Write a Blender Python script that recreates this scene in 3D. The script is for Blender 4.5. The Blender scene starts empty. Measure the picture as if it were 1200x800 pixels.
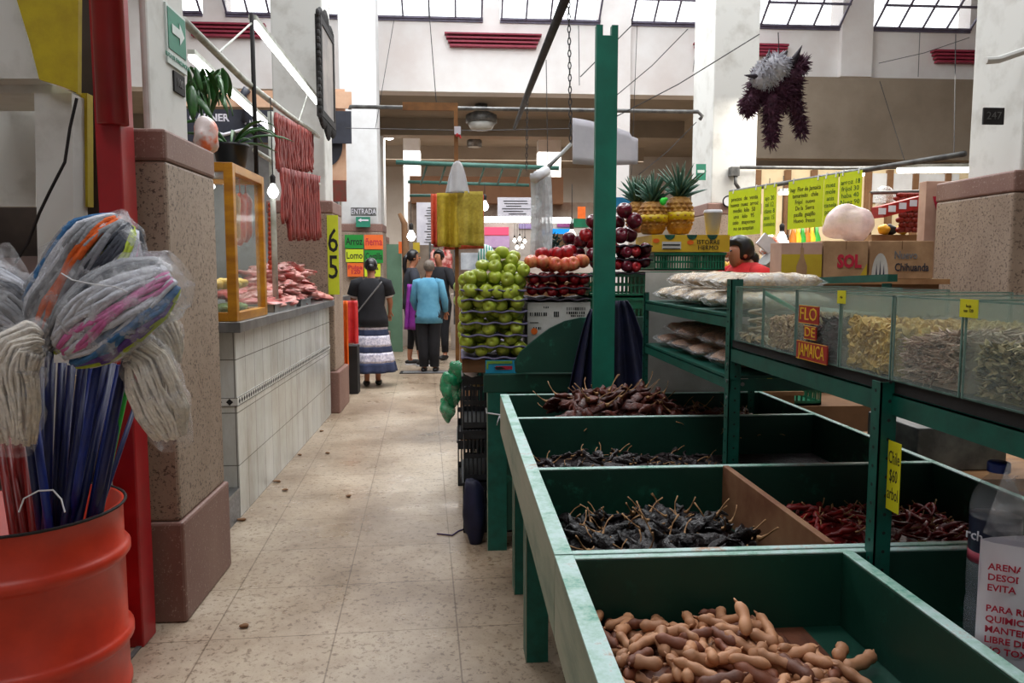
import bpy, math, random
from mathutils import Vector, Matrix, Euler, noise as mnoise
R = math.radians
random.seed(7)
scene = bpy.context.scene
col = scene.collection

# ------------------------------------------------------------ camera
CAM = Vector((0, 0, 1.4)); YAW = R(-4.0); PITCH = R(-5.33); FPX = 900.0
cd = bpy.data.cameras.new('camera'); cam = bpy.data.objects.new('camera', cd); col.objects.link(cam)
cam.location = CAM; cam.rotation_euler = (R(90) + PITCH, 0, YAW)
cd.sensor_width = 36; cd.lens = FPX / 1200 * 36; cd.clip_start = .05; cd.clip_end = 200
scene.camera = cam
# ------------------------------------------------------------ sky and exposure
w = bpy.data.worlds.new('sky'); scene.world = w; w.use_nodes = True
bg = w.node_tree.nodes['Background']; bg.inputs[0].default_value = (.93, .97, 1, 1); bg.inputs[1].default_value = 3.4
scene.view_settings.view_transform = 'Standard'; scene.view_settings.look = 'None'
scene.view_settings.exposure = -0.06; scene.view_settings.gamma = 1; scene.view_settings.use_curve_mapping = False
scene.cycles.max_bounces = 6; scene.cycles.transparent_max_bounces = 24; scene.cycles.diffuse_bounces = 4
scene.cycles.use_denoising = True; scene.cycles.caustics_reflective = False; scene.cycles.caustics_refractive = False
scene.cycles.sample_clamp_indirect = 4
def area(name, loc, rot, sx, sy, power, color=(1, 1, 1)):
    l = bpy.data.lights.new(name, 'AREA'); l.shape = 'RECTANGLE'; l.size = sx; l.size_y = sy; l.energy = power; l.color = color
    o = bpy.data.objects.new(name, l); col.objects.link(o); o.location = loc; o.rotation_euler = rot; return o
# added overhead fill lights, unseen, brightening the hall and faces towards the camera
area('overhead_fill_aisle', (-.5, 8.5, 6.8), (0, 0, 0), 5, 3, 400, (.95, .98, 1))
area('overhead_fill_right', (4, 6, 6.6), (0, 0, 0), 3, 3, 115, (.95, .98, 1))
area('overhead_fill_near', (-.6, 2.2, 6.5), (0, 0, 0), 2.0, 1.5, 24, (.95, .98, 1))

area('overhead_fill_front', (.3, 2.4, 6.5), (R(52), 0, 0), 3.5, 1.5, 110, (.97, .98, 1))
area('overhead_fill_behind', (-1.6, -1.2, 6.6), (R(25), 0, 0), 3, 2, 85, (.97, .98, 1))

# ------------------------------------------------------------ helpers
_cm = Euler((R(90) + PITCH, 0, YAW)).to_matrix()
def P(px, py, X=None, Y=None, Z=None, D=None):
    d = _cm @ Vector(((px - 600) / FPX, (400 - py) / FPX, -1))
    if X is not None: t = (X - CAM.x) / d.x
    elif Y is not None: t = (Y - CAM.y) / d.y
    elif Z is not None: t = (Z - CAM.z) / d.z
    else: t = D
    return CAM + d * t

def tag(o, label=None, cat=None, group=None, kind=None):
    if label: o['label'] = label
    if cat: o['category'] = cat
    if group: o['group'] = group
    if kind: o['kind'] = kind
    return o
def empty(name, loc, label=None, cat=None, group=None, kind=None, rot=(0, 0, 0)):
    o = bpy.data.objects.new(name, None); col.objects.link(o); o.location = loc; o.rotation_euler = rot
    o.empty_display_size = .05
    return tag(o, label, cat, group, kind)
def copy_tree(o, parent=None):
    c = o.copy(); col.objects.link(c); c.parent = parent
    for ch in list(o.children): copy_tree(ch, c)
    return c

class MB:
    def __init__(s): s.v = []; s.f = []; s.m = []; s.mi = 0
    def add(s, vs, fs, M=None):
        b = len(s.v)
        s.v += [(M @ Vector(p)) if M is not None else Vector(p) for p in vs]
        for f in fs: s.f.append(tuple(i + b for i in f)); s.m.append(s.mi)
        return s
    def box(s, x0, x1, y0, y1, z0, z1, M=None):
        vs = [(x, y, z) for x in (x0, x1) for y in (y0, y1) for z in (z0, z1)]
        return s.add(vs, [(0, 1, 3, 2), (4, 6, 7, 5), (0, 4, 5, 1), (2, 3, 7, 6), (0, 2, 6, 4), (1, 5, 7, 3)], M)
    def bar(s, a, b, w, h=None):
        a = Vector(a); b = Vector(b); h = h or w; d = (b - a); L = d.length
        M = Matrix.Translation((a + b) / 2) @ d.to_track_quat('Y', 'Z').to_matrix().to_4x4()
        return s.box(-w / 2, w / 2, -L / 2, L / 2, -h / 2, h / 2, M)
    def tube(s, pts, r, n=8, cap=True, flat=1.0):
        pts = [Vector(p) for p in pts]; N = len(pts); rs = r if isinstance(r, (list, tuple)) else [r] * N
        base = len(s.v); up = None
        for i, p in enumerate(pts):
            d = (pts[min(i + 1, N - 1)] - pts[max(i - 1, 0)])
            if d.length < 1e-9: d = Vector((0, 0, 1))
            d.normalize()
            if up is None:
                up = d.orthogonal().normalized()
            else:
                up = (up - d * up.dot(d))
                up = up.normalized() if up.length > 1e-6 else d.orthogonal().normalized()
            sd = d.cross(up)
            for k in range(n):
                a = 2 * math.pi * k / n
                s.v.append(p + (up * math.cos(a) + sd * math.sin(a) * flat) * rs[i])
        for i in range(N - 1):
            for k in range(n):
                a = base + i * n + k; b = base + i * n + (k + 1) % n
                s.f.append((a, b, b + n, a + n)); s.m.append(s.mi)
        if cap:
            s.f.append(tuple(base + k for k in range(n))[::-1]); s.m.append(s.mi)
            s.f.append(tuple(base + (N - 1) * n + k for k in range(n))); s.m.append(s.mi)
        return s
    def lathe(s, prof, c=(0, 0, 0), n=24, M=None, sx=1, sy=1):
        vs = [(c[0] + r * sx * math.cos(2 * math.pi * k / n), c[1] + r * sy * math.sin(2 * math.pi * k / n), c[2] + z) for r, z in prof for k in range(n)]
        fs = [(i * n + k, i * n + (k + 1) % n, (i + 1) * n + (k + 1) % n, (i + 1) * n + k) for i in range(len(prof) - 1) for k in range(n)]
        if prof[0][0] > 1e-6: fs.append(tuple(range(n))[::-1])
        if prof[-1][0] > 1e-6: fs.append(tuple((len(prof) - 1) * n + k for k in range(n)))
        return s.add(vs, fs, M)
    def prism(s, poly, d):   # poly: list of 3D points (planar), d: extrusion vector
        n = len(poly); d = Vector(d); p = [Vector(q) for q in poly]
        return s.add(p + [q + d for q in p], [tuple(range(n)), tuple(range(2 * n - 1, n - 1, -1))] + [(i, i + n, (i + 1) % n + n, (i + 1) % n) for i in range(n)])
    def ball(s, c, r, n=10, m=7, M=None, jit=0, seed=0, pw=None):
        rx, ry, rz = (r if isinstance(r, (list, tuple)) else (r, r, r)); prof = []
        vs = []; fs = []
        for i in range(m + 1):
            t = math.pi * i / m
            for k in range(n):
                a = 2 * math.pi * k / n; q = Vector((math.sin(t) * math.cos(a), math.sin(t) * math.sin(a), -math.cos(t)))
                j = 1 + (jit * mnoise.noise(q * 1.7 + Vector((seed * 3.1, seed * 1.7, 0))) if jit else 0)
                vs.append((q.x * rx * j, q.y * ry * j, q.z * rz * j))
        for i in range(m):
            for k in range(n):
                fs.append((i * n + k, i * n + (k + 1) % n, (i + 1) * n + (k + 1) % n, (i + 1) * n + k))
        T = Matrix.Translation(c)
        return s.add(vs, fs, T @ M if M is not None else T)
    def mesh(s, name, mats, smooth=False):
        me = bpy.data.meshes.new(name); me.from_pydata([tuple(v) for v in s.v], [], s.f)
        for m in (mats if isinstance(mats, (list, tuple)) else [mats]): me.materials.append(m)
        me.polygons.foreach_set('material_index', s.m)
        if smooth: me.polygons.foreach_set('use_smooth', [True] * len(me.polygons))
        me.update(); return me
    def build(s, name, mats, parent=None, smooth=False, bevel=0, solid=0, sub=0, **kw):
        if not s.v: return None
        if parent is not None:
            org = Vector(parent.location) if parent.parent is None else Vector(parent.location) + Vector(parent.parent.location)
            if kw.pop('local', False): org = Vector((0, 0, 0))
            loc = (0, 0, 0)
        else:
            kw.pop('local', None)
            org = Vector(((min(v.x for v in s.v) + max(v.x for v in s.v)) / 2, (min(v.y for v in s.v) + max(v.y for v in s.v)) / 2, min(v.z for v in s.v)))
            loc = org
        s.v = [v - org for v in s.v]
        me = s.mesh(name, mats, smooth); o = bpy.data.objects.new(name, me); col.objects.link(o); o.location = loc
        if parent is not None: o.parent = parent
        if solid: md = o.modifiers.new('s', 'SOLIDIFY'); md.thickness = solid; md.offset = 0
        if bevel: md = o.modifiers.new('b', 'BEVEL'); md.width = bevel; md.segments = 2; md.limit_method = 'ANGLE'
        if sub: md = o.modifiers.new('u', 'SUBSURF'); md.levels = sub; md.render_levels = sub
        return tag(o, **kw)
def grid_mb(fn, nu, nv):
    m = MB(); m.add([fn(i / nu, j / nv) for i in range(nu + 1) for j in range(nv + 1)],
        [(i * (nv + 1) + j, (i + 1) * (nv + 1) + j, (i + 1) * (nv + 1) + j + 1, i * (nv + 1) + j + 1) for i in range(nu) for j in range(nv)])
    return m
def lerp(a, b, t): return a + (b - a) * t
def text(name, body, loc, size, mat, parent=None, rot=(R(90), 0, 0), align='CENTER', ext=.0008, sx=1.0, space=1.0, matrix=None, bold=0, line=1.0):
    c = bpy.data.curves.new(name, 'FONT'); c.body = body; c.size = size; c.align_x = align; c.align_y = 'CENTER'
    c.extrude = ext; c.space_character = space; c.offset = bold; c.space_line = line; c.resolution_u = 2
    c.materials.append(mat); o = bpy.data.objects.new(name, c); col.objects.link(o)
    bpy.context.view_layer.update()
    me = bpy.data.meshes.new_from_object(o.evaluated_get(bpy.context.evaluated_depsgraph_get())); bpy.data.objects.remove(o); bpy.data.curves.remove(c)
    if not me.materials: me.materials.append(mat)
    o = bpy.data.objects.new(name, me); col.objects.link(o)
    pl = Vector((0, 0, 0))
    if parent is not None:
        o.parent = parent; pl = Vector(parent.location)
        if parent.parent is not None: pl += Vector(parent.parent.location)
    if matrix is not None:
        o.matrix_local = Matrix.Translation(-pl) @ matrix
    else:
        o.location = Vector(loc) - pl; o.rotation_euler = rot
    o.scale.x *= sx
    return o

# ------------------------------------------------------------ materials
def s2l(c): return tuple((x / 12.92 if x <= .04045 else ((x + .055) / 1.055) ** 2.4) for x in c)
def C(r, g, b): return s2l((r / 255, g / 255, b / 255)) + (1,)
def nt(name):
    m = bpy.data.materials.new(name); m.use_nodes = True; n = m.node_tree.nodes; return m, m.node_tree, n['Principled BSDF'], n['Material Output']
def noise_fac(t, scale, detail=5, coord='Object', stretch=(1, 1, 1), rough=.6, dist=0):
    tc = t.nodes.new('ShaderNodeTexCoord'); mp = t.nodes.new('ShaderNodeMapping'); mp.inputs['Scale'].default_value = stretch
    nz = t.nodes.new('ShaderNodeTexNoise'); nz.inputs['Scale'].default_value = scale; nz.inputs['Detail'].default_value = detail
    nz.inputs['Roughness'].default_value = rough; nz.inputs['Distortion'].default_value = dist
    t.links.new(tc.outputs[coord], mp.inputs[0]); t.links.new(mp.outputs[0], nz.inputs[0]); return nz.outputs['Fac']
def ramp(t, fac, stops):
    r = t.nodes.new('ShaderNodeValToRGB'); e = r.color_ramp.elements
    while len(e) < len(stops): e.new(.5)
    for i, (p, c) in enumerate(stops): e[i].position = p; e[i].color = c
    t.links.new(fac, r.inputs[0]); return r.outputs[0]
def mixc(t, fac, a, b, mode='MIX'):
    m = t.nodes.new('ShaderNodeMix'); m.data_type = 'RGBA'; m.blend_type = mode
    for i, v in ((0, fac), (6, a), (7, b)):
        if isinstance(v, (float, int, tuple)): m.inputs[i].default_value = v
        else: t.links.new(v, m.inputs[i])
    return m.outputs[2]
def bump(t, b, h, strength=.3, dist=.01):
    n = t.nodes.new('ShaderNodeBump'); n.inputs['Strength'].default_value = strength; n.inputs['Distance'].default_value = dist
    t.links.new(h, n.inputs['Height']); t.links.new(n.outputs[0], b.inputs['Normal'])
def pm(name, c1, c2=None, scale=8, rough=.6, metal=0, bmp=0, stretch=(1, 1, 1), lo=.35, hi=.65, coat=0, spec=.5, rnd=0, sss=0):
    m, t, b, o = nt(name)
    b.inputs['Roughness'].default_value = rough; b.inputs['Metallic'].default_value = metal
    b.inputs['Coat Weight'].default_value = coat; b.inputs['Specular IOR Level'].default_value = spec
    if c2 is None: c2 = tuple(x * .8 for x in c1[:3]) + (1,)
    f = noise_fac(t, scale, stretch=stretch); c = ramp(t, f, [(lo, c1), (hi, c2)])
    if rnd:
        oi = t.nodes.new('ShaderNodeObjectInfo'); hv = t.nodes.new('ShaderNodeHueSaturation')
        mr = t.nodes.new('ShaderNodeMapRange'); mr.inputs[3].default_value = 1 - rnd; mr.inputs[4].default_value = 1 + rnd
        t.links.new(oi.outputs['Random'], mr.inputs[0]); t.links.new(mr.outputs[0], hv.inputs['Value']); t.links.new(c, hv.inputs['Color']); c = hv.outputs[0]
    t.links.new(c, b.inputs['Base Color'])
    if bmp: bump(t, b, f, bmp, .02)
    return m
def emis(name, c, s):
    m, t, b, o = nt(name); e = t.nodes.new('ShaderNodeEmission'); e.inputs[0].default_value = c; e.inputs[1].default_value = s
    t.links.new(e.outputs[0], o.inputs[0]); return m
def clear(name, tint, fac, rough=.15, scale=12, lo=.3, hi=.7, fac2=None, bmp=.3, trans=(1, 1, 1, 1)):
    # thin clear sheet: transparent with a partly milky, glossy surface
    m, t, b, o = nt(name); b.inputs['Base Color'].default_value = tint; b.inputs['Roughness'].default_value = rough
    tr = t.nodes.new('ShaderNodeBsdfTransparent'); tr.inputs[0].default_value = trans; mx = t.nodes.new('ShaderNodeMixShader')
    f = noise_fac(t, scale, 4); r = t.nodes.new('ShaderNodeMapRange'); r.inputs[1].default_value = lo; r.inputs[2].default_value = hi
    r.inputs[3].default_value = fac; r.inputs[4].default_value = fac2 if fac2 is not None else fac
    t.links.new(f, r.inputs[0]); t.links.new(r.outputs[0], mx.inputs[0]); t.links.new(tr.outputs[0], mx.inputs[1]); t.links.new(b.outputs[0], mx.inputs[2])
    t.links.new(mx.outputs[0], o.inputs[0])
    if bmp: bump(t, b, f, bmp, .02)
    return m

M = {}
M['white_paint'] = pm('white_paint', C(216, 216, 216), C(193, 190, 188), 2.5, .8, lo=.4, hi=.75)
M['white_dirty'] = pm('white_dirty', C(212, 212, 208), C(168, 164, 156), 5, .75, lo=.5, hi=.9, bmp=.05)
M['beam_white'] = pm('beam_white', C(232, 228, 226), C(216, 206, 202), .9, .85, lo=.4, hi=.7)
M['red_paint'] = pm('red_paint', C(165, 22, 32), C(128, 20, 24), 6, .35, lo=.4, hi=.9)
M['maroon'] = pm('maroon', C(135, 34, 58), C(150, 44, 66), 6, .6)
M['yellow_paint'] = pm('yellow_paint', C(190, 170, 22), C(140, 118, 20), 9, .7, lo=.4, hi=.95, bmp=.1)
M['dark'] = pm('dark', C(34, 30, 30), C(22, 20, 20), 8, .8)
M['black_plastic'] = pm('black_plastic', C(26, 27, 30), C(16, 16, 18), 20, .45)
M['steel'] = pm('steel', C(150, 152, 152), C(115, 116, 116), 6, .35, metal=.8)
M['grey_metal'] = pm('grey_metal', C(120, 120, 118), C(80, 80, 80), 12, .5, metal=.5)
M['white_metal'] = pm('white_metal', C(205, 208, 200), C(160, 162, 150), 12, .5)
M['granite'] = pm('granite', C(130, 130, 132), C(90, 90, 92), 60, .4)
M['wood'] = pm('wood', C(165, 125, 85), C(128, 88, 55), 5, .7, stretch=(1, 6, 1), bmp=.1)
M['raw_wood'] = pm('raw_wood', C(150, 112, 78), C(112, 66, 38), 4, .7, stretch=(1, 1, 1), lo=.35, hi=.6, bmp=.05)
M['pole_wood'] = pm('pole_wood', C(150, 100, 50), C(110, 70, 32), 10, .6)
M['orange_frame'] = pm('orange_frame', C(200, 138, 18), C(160, 100, 14), 4, .4, stretch=(1, 1, 4))
M['card'] = pm('card', C(176, 140, 104), C(150, 116, 84), 9, .85)
M['card_dark'] = pm('card_dark', C(128, 92, 62), C(110, 78, 50), 9, .85)
M['card_white'] = pm('card_white', C(202, 200, 196), C(180, 178, 172), 9, .8)
M['white_plastic'] = pm('white_plastic', C(222, 222, 226), C(205, 205, 210), 9, .4)
M['green_crate'] = pm('green_crate', C(8, 112, 78), C(8, 92, 62), 9, .4)
M['green_slot'] = pm('green_slot', C(8, 90, 76), C(6, 70, 58), 18, .45, lo=.4, hi=.7, bmp=.05)
M['green_post'] = pm('green_post', C(10, 122, 100), C(10, 98, 80), 4, .55)
M['navy'] = pm('navy', C(22, 26, 62), C(12, 14, 40), 10, .7)
M['paper_white'] = pm('paper_white', C(225, 222, 230), C(205, 202, 212), 5, .8)
M['ink'] = pm('ink', C(18, 22, 20), C(10, 14, 12), 5, .7)
M['ink_red'] = pm('ink_red', C(190, 30, 60), C(170, 24, 50), 5, .7)
M['lime_card'] = pm('lime_card', C(196, 214, 20), C(176, 200, 20), 6, .6)
M['wire'] = pm('wire', C(60, 60, 62), C(40, 40, 42), 6, .7)
M['glass'] = clear('glass', C(196, 206, 202), .07, .06, 5, fac2=.15, bmp=0, trans=(.98, .995, .985, 1))
M['glass_edge'] = pm('glass_edge', C(120, 150, 142), C(95, 125, 118), 30, .2)
M['bag'] = clear('bag', C(232, 232, 236), .08, .2, 30, fac2=.38, bmp=.8, lo=.4, hi=.75)
M['bag_crisp'] = clear('bag_crisp', C(222, 224, 230), .12, .14, 16, fac2=.55, bmp=.6, lo=.45, hi=.7)
M['bag_milky'] = clear('bag_milky', C(238, 238, 238), .12, .25, 26, fac2=.6, bmp=.8, lo=.4, hi=.7)
M['skin'] = pm('skin', C(176, 118, 88), C(160, 102, 74), 6, .55)
M['hair_black'] = pm('hair_black', C(20, 17, 20), C(12, 10, 12), 30, .35)
M['lamp'] = emis('lamp', (1, 1, 1, 1), 7)
M['lamp_warm'] = emis('lamp_warm', (1, .93, .8, 1), 10)

def green_wood():
    m, t, b, o = nt('green_wood'); b.inputs['Roughness'].default_value = .5
    base = ramp(t, noise_fac(t, 2.5, 6), [(.3, C(6, 50, 40)), (.7, C(8, 68, 52))])
    chips = ramp(t, noise_fac(t, 22, 6, rough=.7), [(.55, (0, 0, 0, 1)), (.7, (1, 1, 1, 1))])
    spots = ramp(t, noise_fac(t, 3.2, 3), [(.46, (0, 0, 0, 1)), (.6, (1, 1, 1, 1))])
    f = mixc(t, 1.0, chips, spots, 'MULTIPLY')
    c = mixc(t, f, base, C(40, 118, 94)); t.links.new(c, b.inputs['Base Color']); bump(t, b, noise_fac(t, 30, 5), .15, .005)
    return m
M['green_wood'] = green_wood()
def worn_edge():
    m, t, b, o = nt('worn_edge'); b.inputs['Roughness'].default_value = .55
    c = ramp(t, noise_fac(t, 9, 8, rough=.75), [(.36, C(60, 142, 120)), (.46, C(150, 186, 172)), (.58, C(182, 208, 206)), (.68, C(170, 132, 104))])
    t.links.new(c, b.inputs['Base Color']); return m
M['worn_edge'] = worn_edge()
def worn_side():
    m, t, b, o = nt('worn_side'); b.inputs['Roughness'].default_value = .7
    c = ramp(t, noise_fac(t, 4, 8, stretch=(1, .4, 1.6), rough=.7), [(.3, C(112, 130, 112)), (.5, C(150, 156, 136)), (.75, C(168, 164, 146))])
    t.links.new(c, b.inputs['Base Color']); bump(t, b, noise_fac(t, 12, 6, stretch=(1, .3, 2)), .3, .01); return m
M['worn_side'] = worn_side()
def stone(name, a, b_, c_, dens=.55, sc=70):
    m, t, b, o = nt(name); b.inputs['Roughness'].default_value = .55
    base = ramp(t, noise_fac(t, 2.2, 6, stretch=(1, 1, .5)), [(.3, a), (.7, b_)])
    sp = ramp(t, noise_fac(t, sc, 3, rough=.8), [(dens, (0, 0, 0, 1)), (dens + .06, (1, 1, 1, 1))])
    t.links.new(mixc(t, sp, base, c_), b.inputs['Base Color']); bump(t, b, noise_fac(t, sc, 4), .2, .005); return m
M['stone'] = stone('stone', C(172, 152, 134), C(138, 118, 102), C(84, 68, 58))
M['stone_smooth'] = stone('stone_smooth', C(166, 146, 124), C(140, 118, 98), C(120, 100, 84))
M['stone_red'] = stone('stone_red', C(140, 110, 98), C(118, 84, 76), C(160, 140, 130), .6)
def floor_mat():
    m, t, b, o = nt('terrazzo')
    tc = t.nodes.new('ShaderNodeTexCoord'); mp = t.nodes.new('ShaderNodeMapping'); mp.inputs['Rotation'].default_value = (0, 0, R(-2.5)); mp.inputs['Location'].default_value = (.1, .12, 0)
    t.links.new(tc.outputs['Object'], mp.inputs[0])
    br = t.nodes.new('ShaderNodeTexBrick'); br.offset = 0; br.inputs['Scale'].default_value = 1; br.inputs['Brick Width'].default_value = .47; br.inputs['Row Height'].default_value = .47
    br.inputs['Mortar Size'].default_value = .0035; br.inputs['Mortar Smooth'].default_value = .3
    br.inputs['Color1'].default_value = (1, 1, 1, 1); br.inputs['Color2'].default_value = (.93, .93, .93, 1); br.inputs['Mortar'].default_value = (.5, .46, .42, 1)
    t.links.new(mp.outputs[0], br.inputs[0])
    base = ramp(t, noise_fac(t, 1.3, 7, rough=.65), [(.3, C(164, 148, 132)), (.5, C(194, 180, 162)), (.7, C(208, 196, 180))])
    ag = ramp(t, noise_fac(t, 38, 4, rough=.75), [(.38, C(160, 142, 128)), (.46, (1, 1, 1, 1)), (.6, (1, 1, 1, 1)), (.72, C(190, 172, 158))])
    dirt = ramp(t, noise_fac(t, .55, 8, rough=.7), [(.38, C(240, 236, 230)), (.5, C(212, 202, 192)), (.66, C(160, 144, 130))])
    c = mixc(t, .75, base, ag, 'MULTIPLY'); c = mixc(t, 1.0, c, br.outputs[0], 'MULTIPLY'); c = mixc(t, 1.0, c, dirt, 'MULTIPLY')
    t.links.new(c, b.inputs['Base Color'])
    rr = ramp(t, noise_fac(t, 3, 5), [(.3, (.22,) * 3 + (1,)), (.7, (.5,) * 3 + (1,))]); t.links.new(rr, b.inputs['Roughness']); return m
M['floor'] = floor_mat()
def tile_mat(name, w_, h_, c1, c2, rot=(0, 0, 0), rough=.25, mort=C(120, 118, 112)):
    m, t, b, o = nt(name); b.inputs['Roughness'].default_value = rough
    tc = t.nodes.new('ShaderNodeTexCoord'); mp = t.nodes.new('ShaderNodeMapping'); mp.inputs['Rotation'].default_value = rot
    sx = t.nodes.new('ShaderNodeSeparateXYZ'); cx = t.nodes.new('ShaderNodeCombineXYZ'); ad = t.nodes.new('ShaderNodeMath')
    t.links.new(tc.outputs['Object'], sx.inputs[0]); t.links.new(sx.outputs[0], ad.inputs[0]); t.links.new(sx.outputs[1], ad.inputs[1])
    t.links.new(ad.outputs[0], cx.inputs[0]); t.links.new(sx.outputs[2], cx.inputs[1]); t.links.new(cx.outputs[0], mp.inputs[0])
    br = t.nodes.new('ShaderNodeTexBrick'); br.offset = 0; br.inputs['Scale'].default_value = 1; br.inputs['Brick Width'].default_value = w_; br.inputs['Row Height'].default_value = h_
    br.inputs['Mortar Size'].default_value = .003; br.inputs['Color1'].default_value = c1; br.inputs['Color2'].default_value = c2; br.inputs['Mortar'].default_value = mort
    t.links.new(mp.outputs[0], br.inputs[0])
    dirt = ramp(t, noise_fac(t, 2, 7, stretch=(1, 1, .4), rough=.7), [(.45, (1, 1, 1, 1)), (.75, C(200, 192, 178))])
    t.links.new(mixc(t, 1.0, br.outputs[0], dirt, 'MULTIPLY'), b.inputs['Base Color']); return m
M['tile'] = tile_mat('tile', .2, .3, C(208, 210, 206), C(196, 199, 196))

# ------------------------------------------------------------ the hall
def struct(mb, name, mats, **k): return mb.build(name, mats, kind='structure', **k)
m = MB(); m.box(-12, 16, -4, 30, -.1, 0); struct(m, 'floor', M['floor'])
# near ceiling slab over the place the photographer stands, walls left, right, behind
m = MB(); m.box(-12, 16, -4, 2.2, 7.0, 7.2); m.box(-12, -3.5, 1, 14, 7.4, 7.6); m.box(5.5, 16, 1, 14, 7.4, 7.6); m.box(-3.5, 5.5, 3.5, 6.2, 7.4, 7.6); struct(m, 'ceiling', M['white_paint'])  # near slab put in out of view to darken the foreground
m = MB(); m.box(-12.2, -12, -4, 30, 0, 9); struct(m, 'wall_left', M['white_paint'])
m = MB(); m.box(16, 16.2, -4, 30, 0, 9); struct(m, 'wall_right', M['white_paint'])
m = MB(); m.box(-12, 16, -4.2, -4, 0, 7.2); struct(m, 'wall_near', M['white_paint'])
# far clerestory wall at Y = 14
YF = 14.0
def FX(px, y=25): return P(px, y, Y=YF).x
def FZ(py, px=600): return P(px, py, Y=YF).z
zb = FZ(108, 560); zs = FZ(25, 600); zt = 8.2
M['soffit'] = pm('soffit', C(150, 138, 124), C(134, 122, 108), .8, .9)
m = MB(); m.box(-12, FX(850), YF, YF + .35, zb, zs); m.box(FX(850), 16, YF, YF + .35, P(1000, 91, Y=YF).z, zs); m.box(-12, 16, YF, YF + .35, zt, 9)
piers = [(-12, FX(170)), (FX(238), FX(265)), (FX(318), FX(383)), (FX(402), FX(440)), (FX(566), FX(586)), (FX(703), FX(738)), (FX(818), FX(889)), (FX(984), FX(1022)), (FX(1137), 16)]
for a, b in piers: m.box(a, b, YF, YF + .35, zs, zt)
struct(m, 'wall_far', M['beam_white'])
M['frame_grey'] = pm('frame_grey', C(104, 98, 118), C(84, 76, 92), 6, .6)
M['pane'] = clear('pane', C(230, 238, 245), .12, .1, 3, bmp=0)
nwin = 0
for i in range(len(piers) - 1):
    a = piers[i][1]; b = piers[i + 1][0]
    if b - a < .15: continue
    nwin += 1
    m = MB(); n = max(1, round((b - a) / .48))
    for k in range(n + 1):
        x = lerp(a + .025, b - .025, k / n); m.bar((x, YF - .02, zs), (x, YF - 1.82, zs + 1.4), .03, .03)
    for k in range(6):
        z = zs + .02 + .275 * k; y = YF - .02 - (z - zs) * 1.3; m.bar((a, y, z), (b, y, z), .035, .035)
    m.box(a, b, YF - .03, YF + .08, zs - .035, zs + .01)
    wf = struct(m, 'window_%d' % nwin, M['frame_grey'])
    pn = MB(); pn.prism([(a, YF + .01, zs), (b, YF + .01, zs), (b, YF - 1.8, zs + 1.4), (a, YF - 1.8, zs + 1.4)], (0, .004, .005)); pn.build('window_pane', M['pane'], wf)
# pilasters running down the far wall under the windows
nt_ = 0
for a, b, z0 in ((703, 738, 0), (984, 1020, 4.9)):
    nt_ += 1; m = MB(); m.box(FX(a), FX(b), YF - .12, YF - .002, z0, zt if z0 else zt); struct(m, 'trim_%d' % nt_, M['beam_white'])
# red ridged relief panels on the far wall
def relief(px0, px1, py0, py1, ins=8, name_i=0):
    m = MB(); n = 4
    for k in range(n):
        ya = lerp(py0, py1, k / n); yb = lerp(py0, py1, (k + .92) / n); i0 = ins * k / n; 
        a = P(px0 + i0, ya, Y=YF); b = P(px1 - i0, yb, Y=YF)
        m.box(a.x, b.x, YF - .14 + .006 * k, YF - .003, b.z, a.z)
    return struct(m, 'trim_%d' % name_i, M['maroon'])
relief(521, 634, 40, 58, 8, 11); relief(812, 884, 51, 66, 5, 12); relief(880, 921, 53, 67, 5, 13); relief(1090, 1150, 60, 76, 6, 14); relief(222, 312, 28, 46, 6, 15)
# soffit under the clerestory and the back wall of the hall
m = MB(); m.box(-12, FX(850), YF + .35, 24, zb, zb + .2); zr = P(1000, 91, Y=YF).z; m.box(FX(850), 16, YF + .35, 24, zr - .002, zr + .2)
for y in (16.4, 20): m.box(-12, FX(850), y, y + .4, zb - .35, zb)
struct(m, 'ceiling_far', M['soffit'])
m = MB(); m.box(-12, 16, 24, 24.2, 0, 5.4); struct(m, 'wall_back', pm('backwall', C(196, 190, 184), C(176, 168, 160), .7, .9))
# balcony parapet seen right, greyish tan
M['parapet'] = pm('parapet', C(146, 132, 116), C(128, 114, 98), 1.2, .9)
m = MB(); a = P(886, 92, Y=13.6); b = P(1160, 188, Y=13.6); m.box(a.x, 14, 13.6, 13.9, b.z, a.z + .05); struct(m, 'wall_parapet', M['parapet'])
# ------------------------------------------------------------ pillars
def pillar(x0, x1, y0, y1, zst, name, ins=.08, label='', red_band=.12, base=.43, pl=.04, top=9.2, white='white_dirty'):
    m = MB(); m.box(x0 - pl, x1 + pl, y0 - pl, y1 + pl, 0, base - .02); m.mi = 1; m.box(x0, x1, y0, y1, base - .02, zst - red_band)
    m.mi = 0; m.box(x0 - .004, x1 + .004, y0 - .004, y1 + .004, zst - red_band, zst); m.mi = 2; m.box(x0 + ins, x1 - ins, y0 + ins, y1 - ins, zst, top)
    o = m.build(name, [M['stone_red'], M['stone'], M[white]], kind='structure', bevel=.012); o['label'] = label; return o
pillar(-1.29, -1.1, 3.04, 3.62, 1.93, 'stone_pillar', pl=.015, label='speckled stone pillar with white painted shaft beside the red barrel')
pillar(-1.82, -1.2, 7.56, 8.14, 2.06, 'stone_pillar', ins=.07, label='second stone pillar down the aisle at the end of the meat counter')
pillar(-1.85, -1.15, 12.0, 12.6, 2.1, 'stone_pillar', ins=.07, label='third pillar down the aisle covered in coloured price cards', white='white_paint', top=9)
pillar(2.62, 3.2, 8.0, 8.8, 2.1, 'stone_pillar', ins=.05, label='white pillar behind the pineapples in the middle right', white='white_dirty')
pillar(3.07, 3.75, 4.1, 4.8, 1.95, 'stone_pillar', ins=.12, pl=.02, label='speckled stone pillar at the right edge with white shaft', white='white_dirty')
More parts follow.
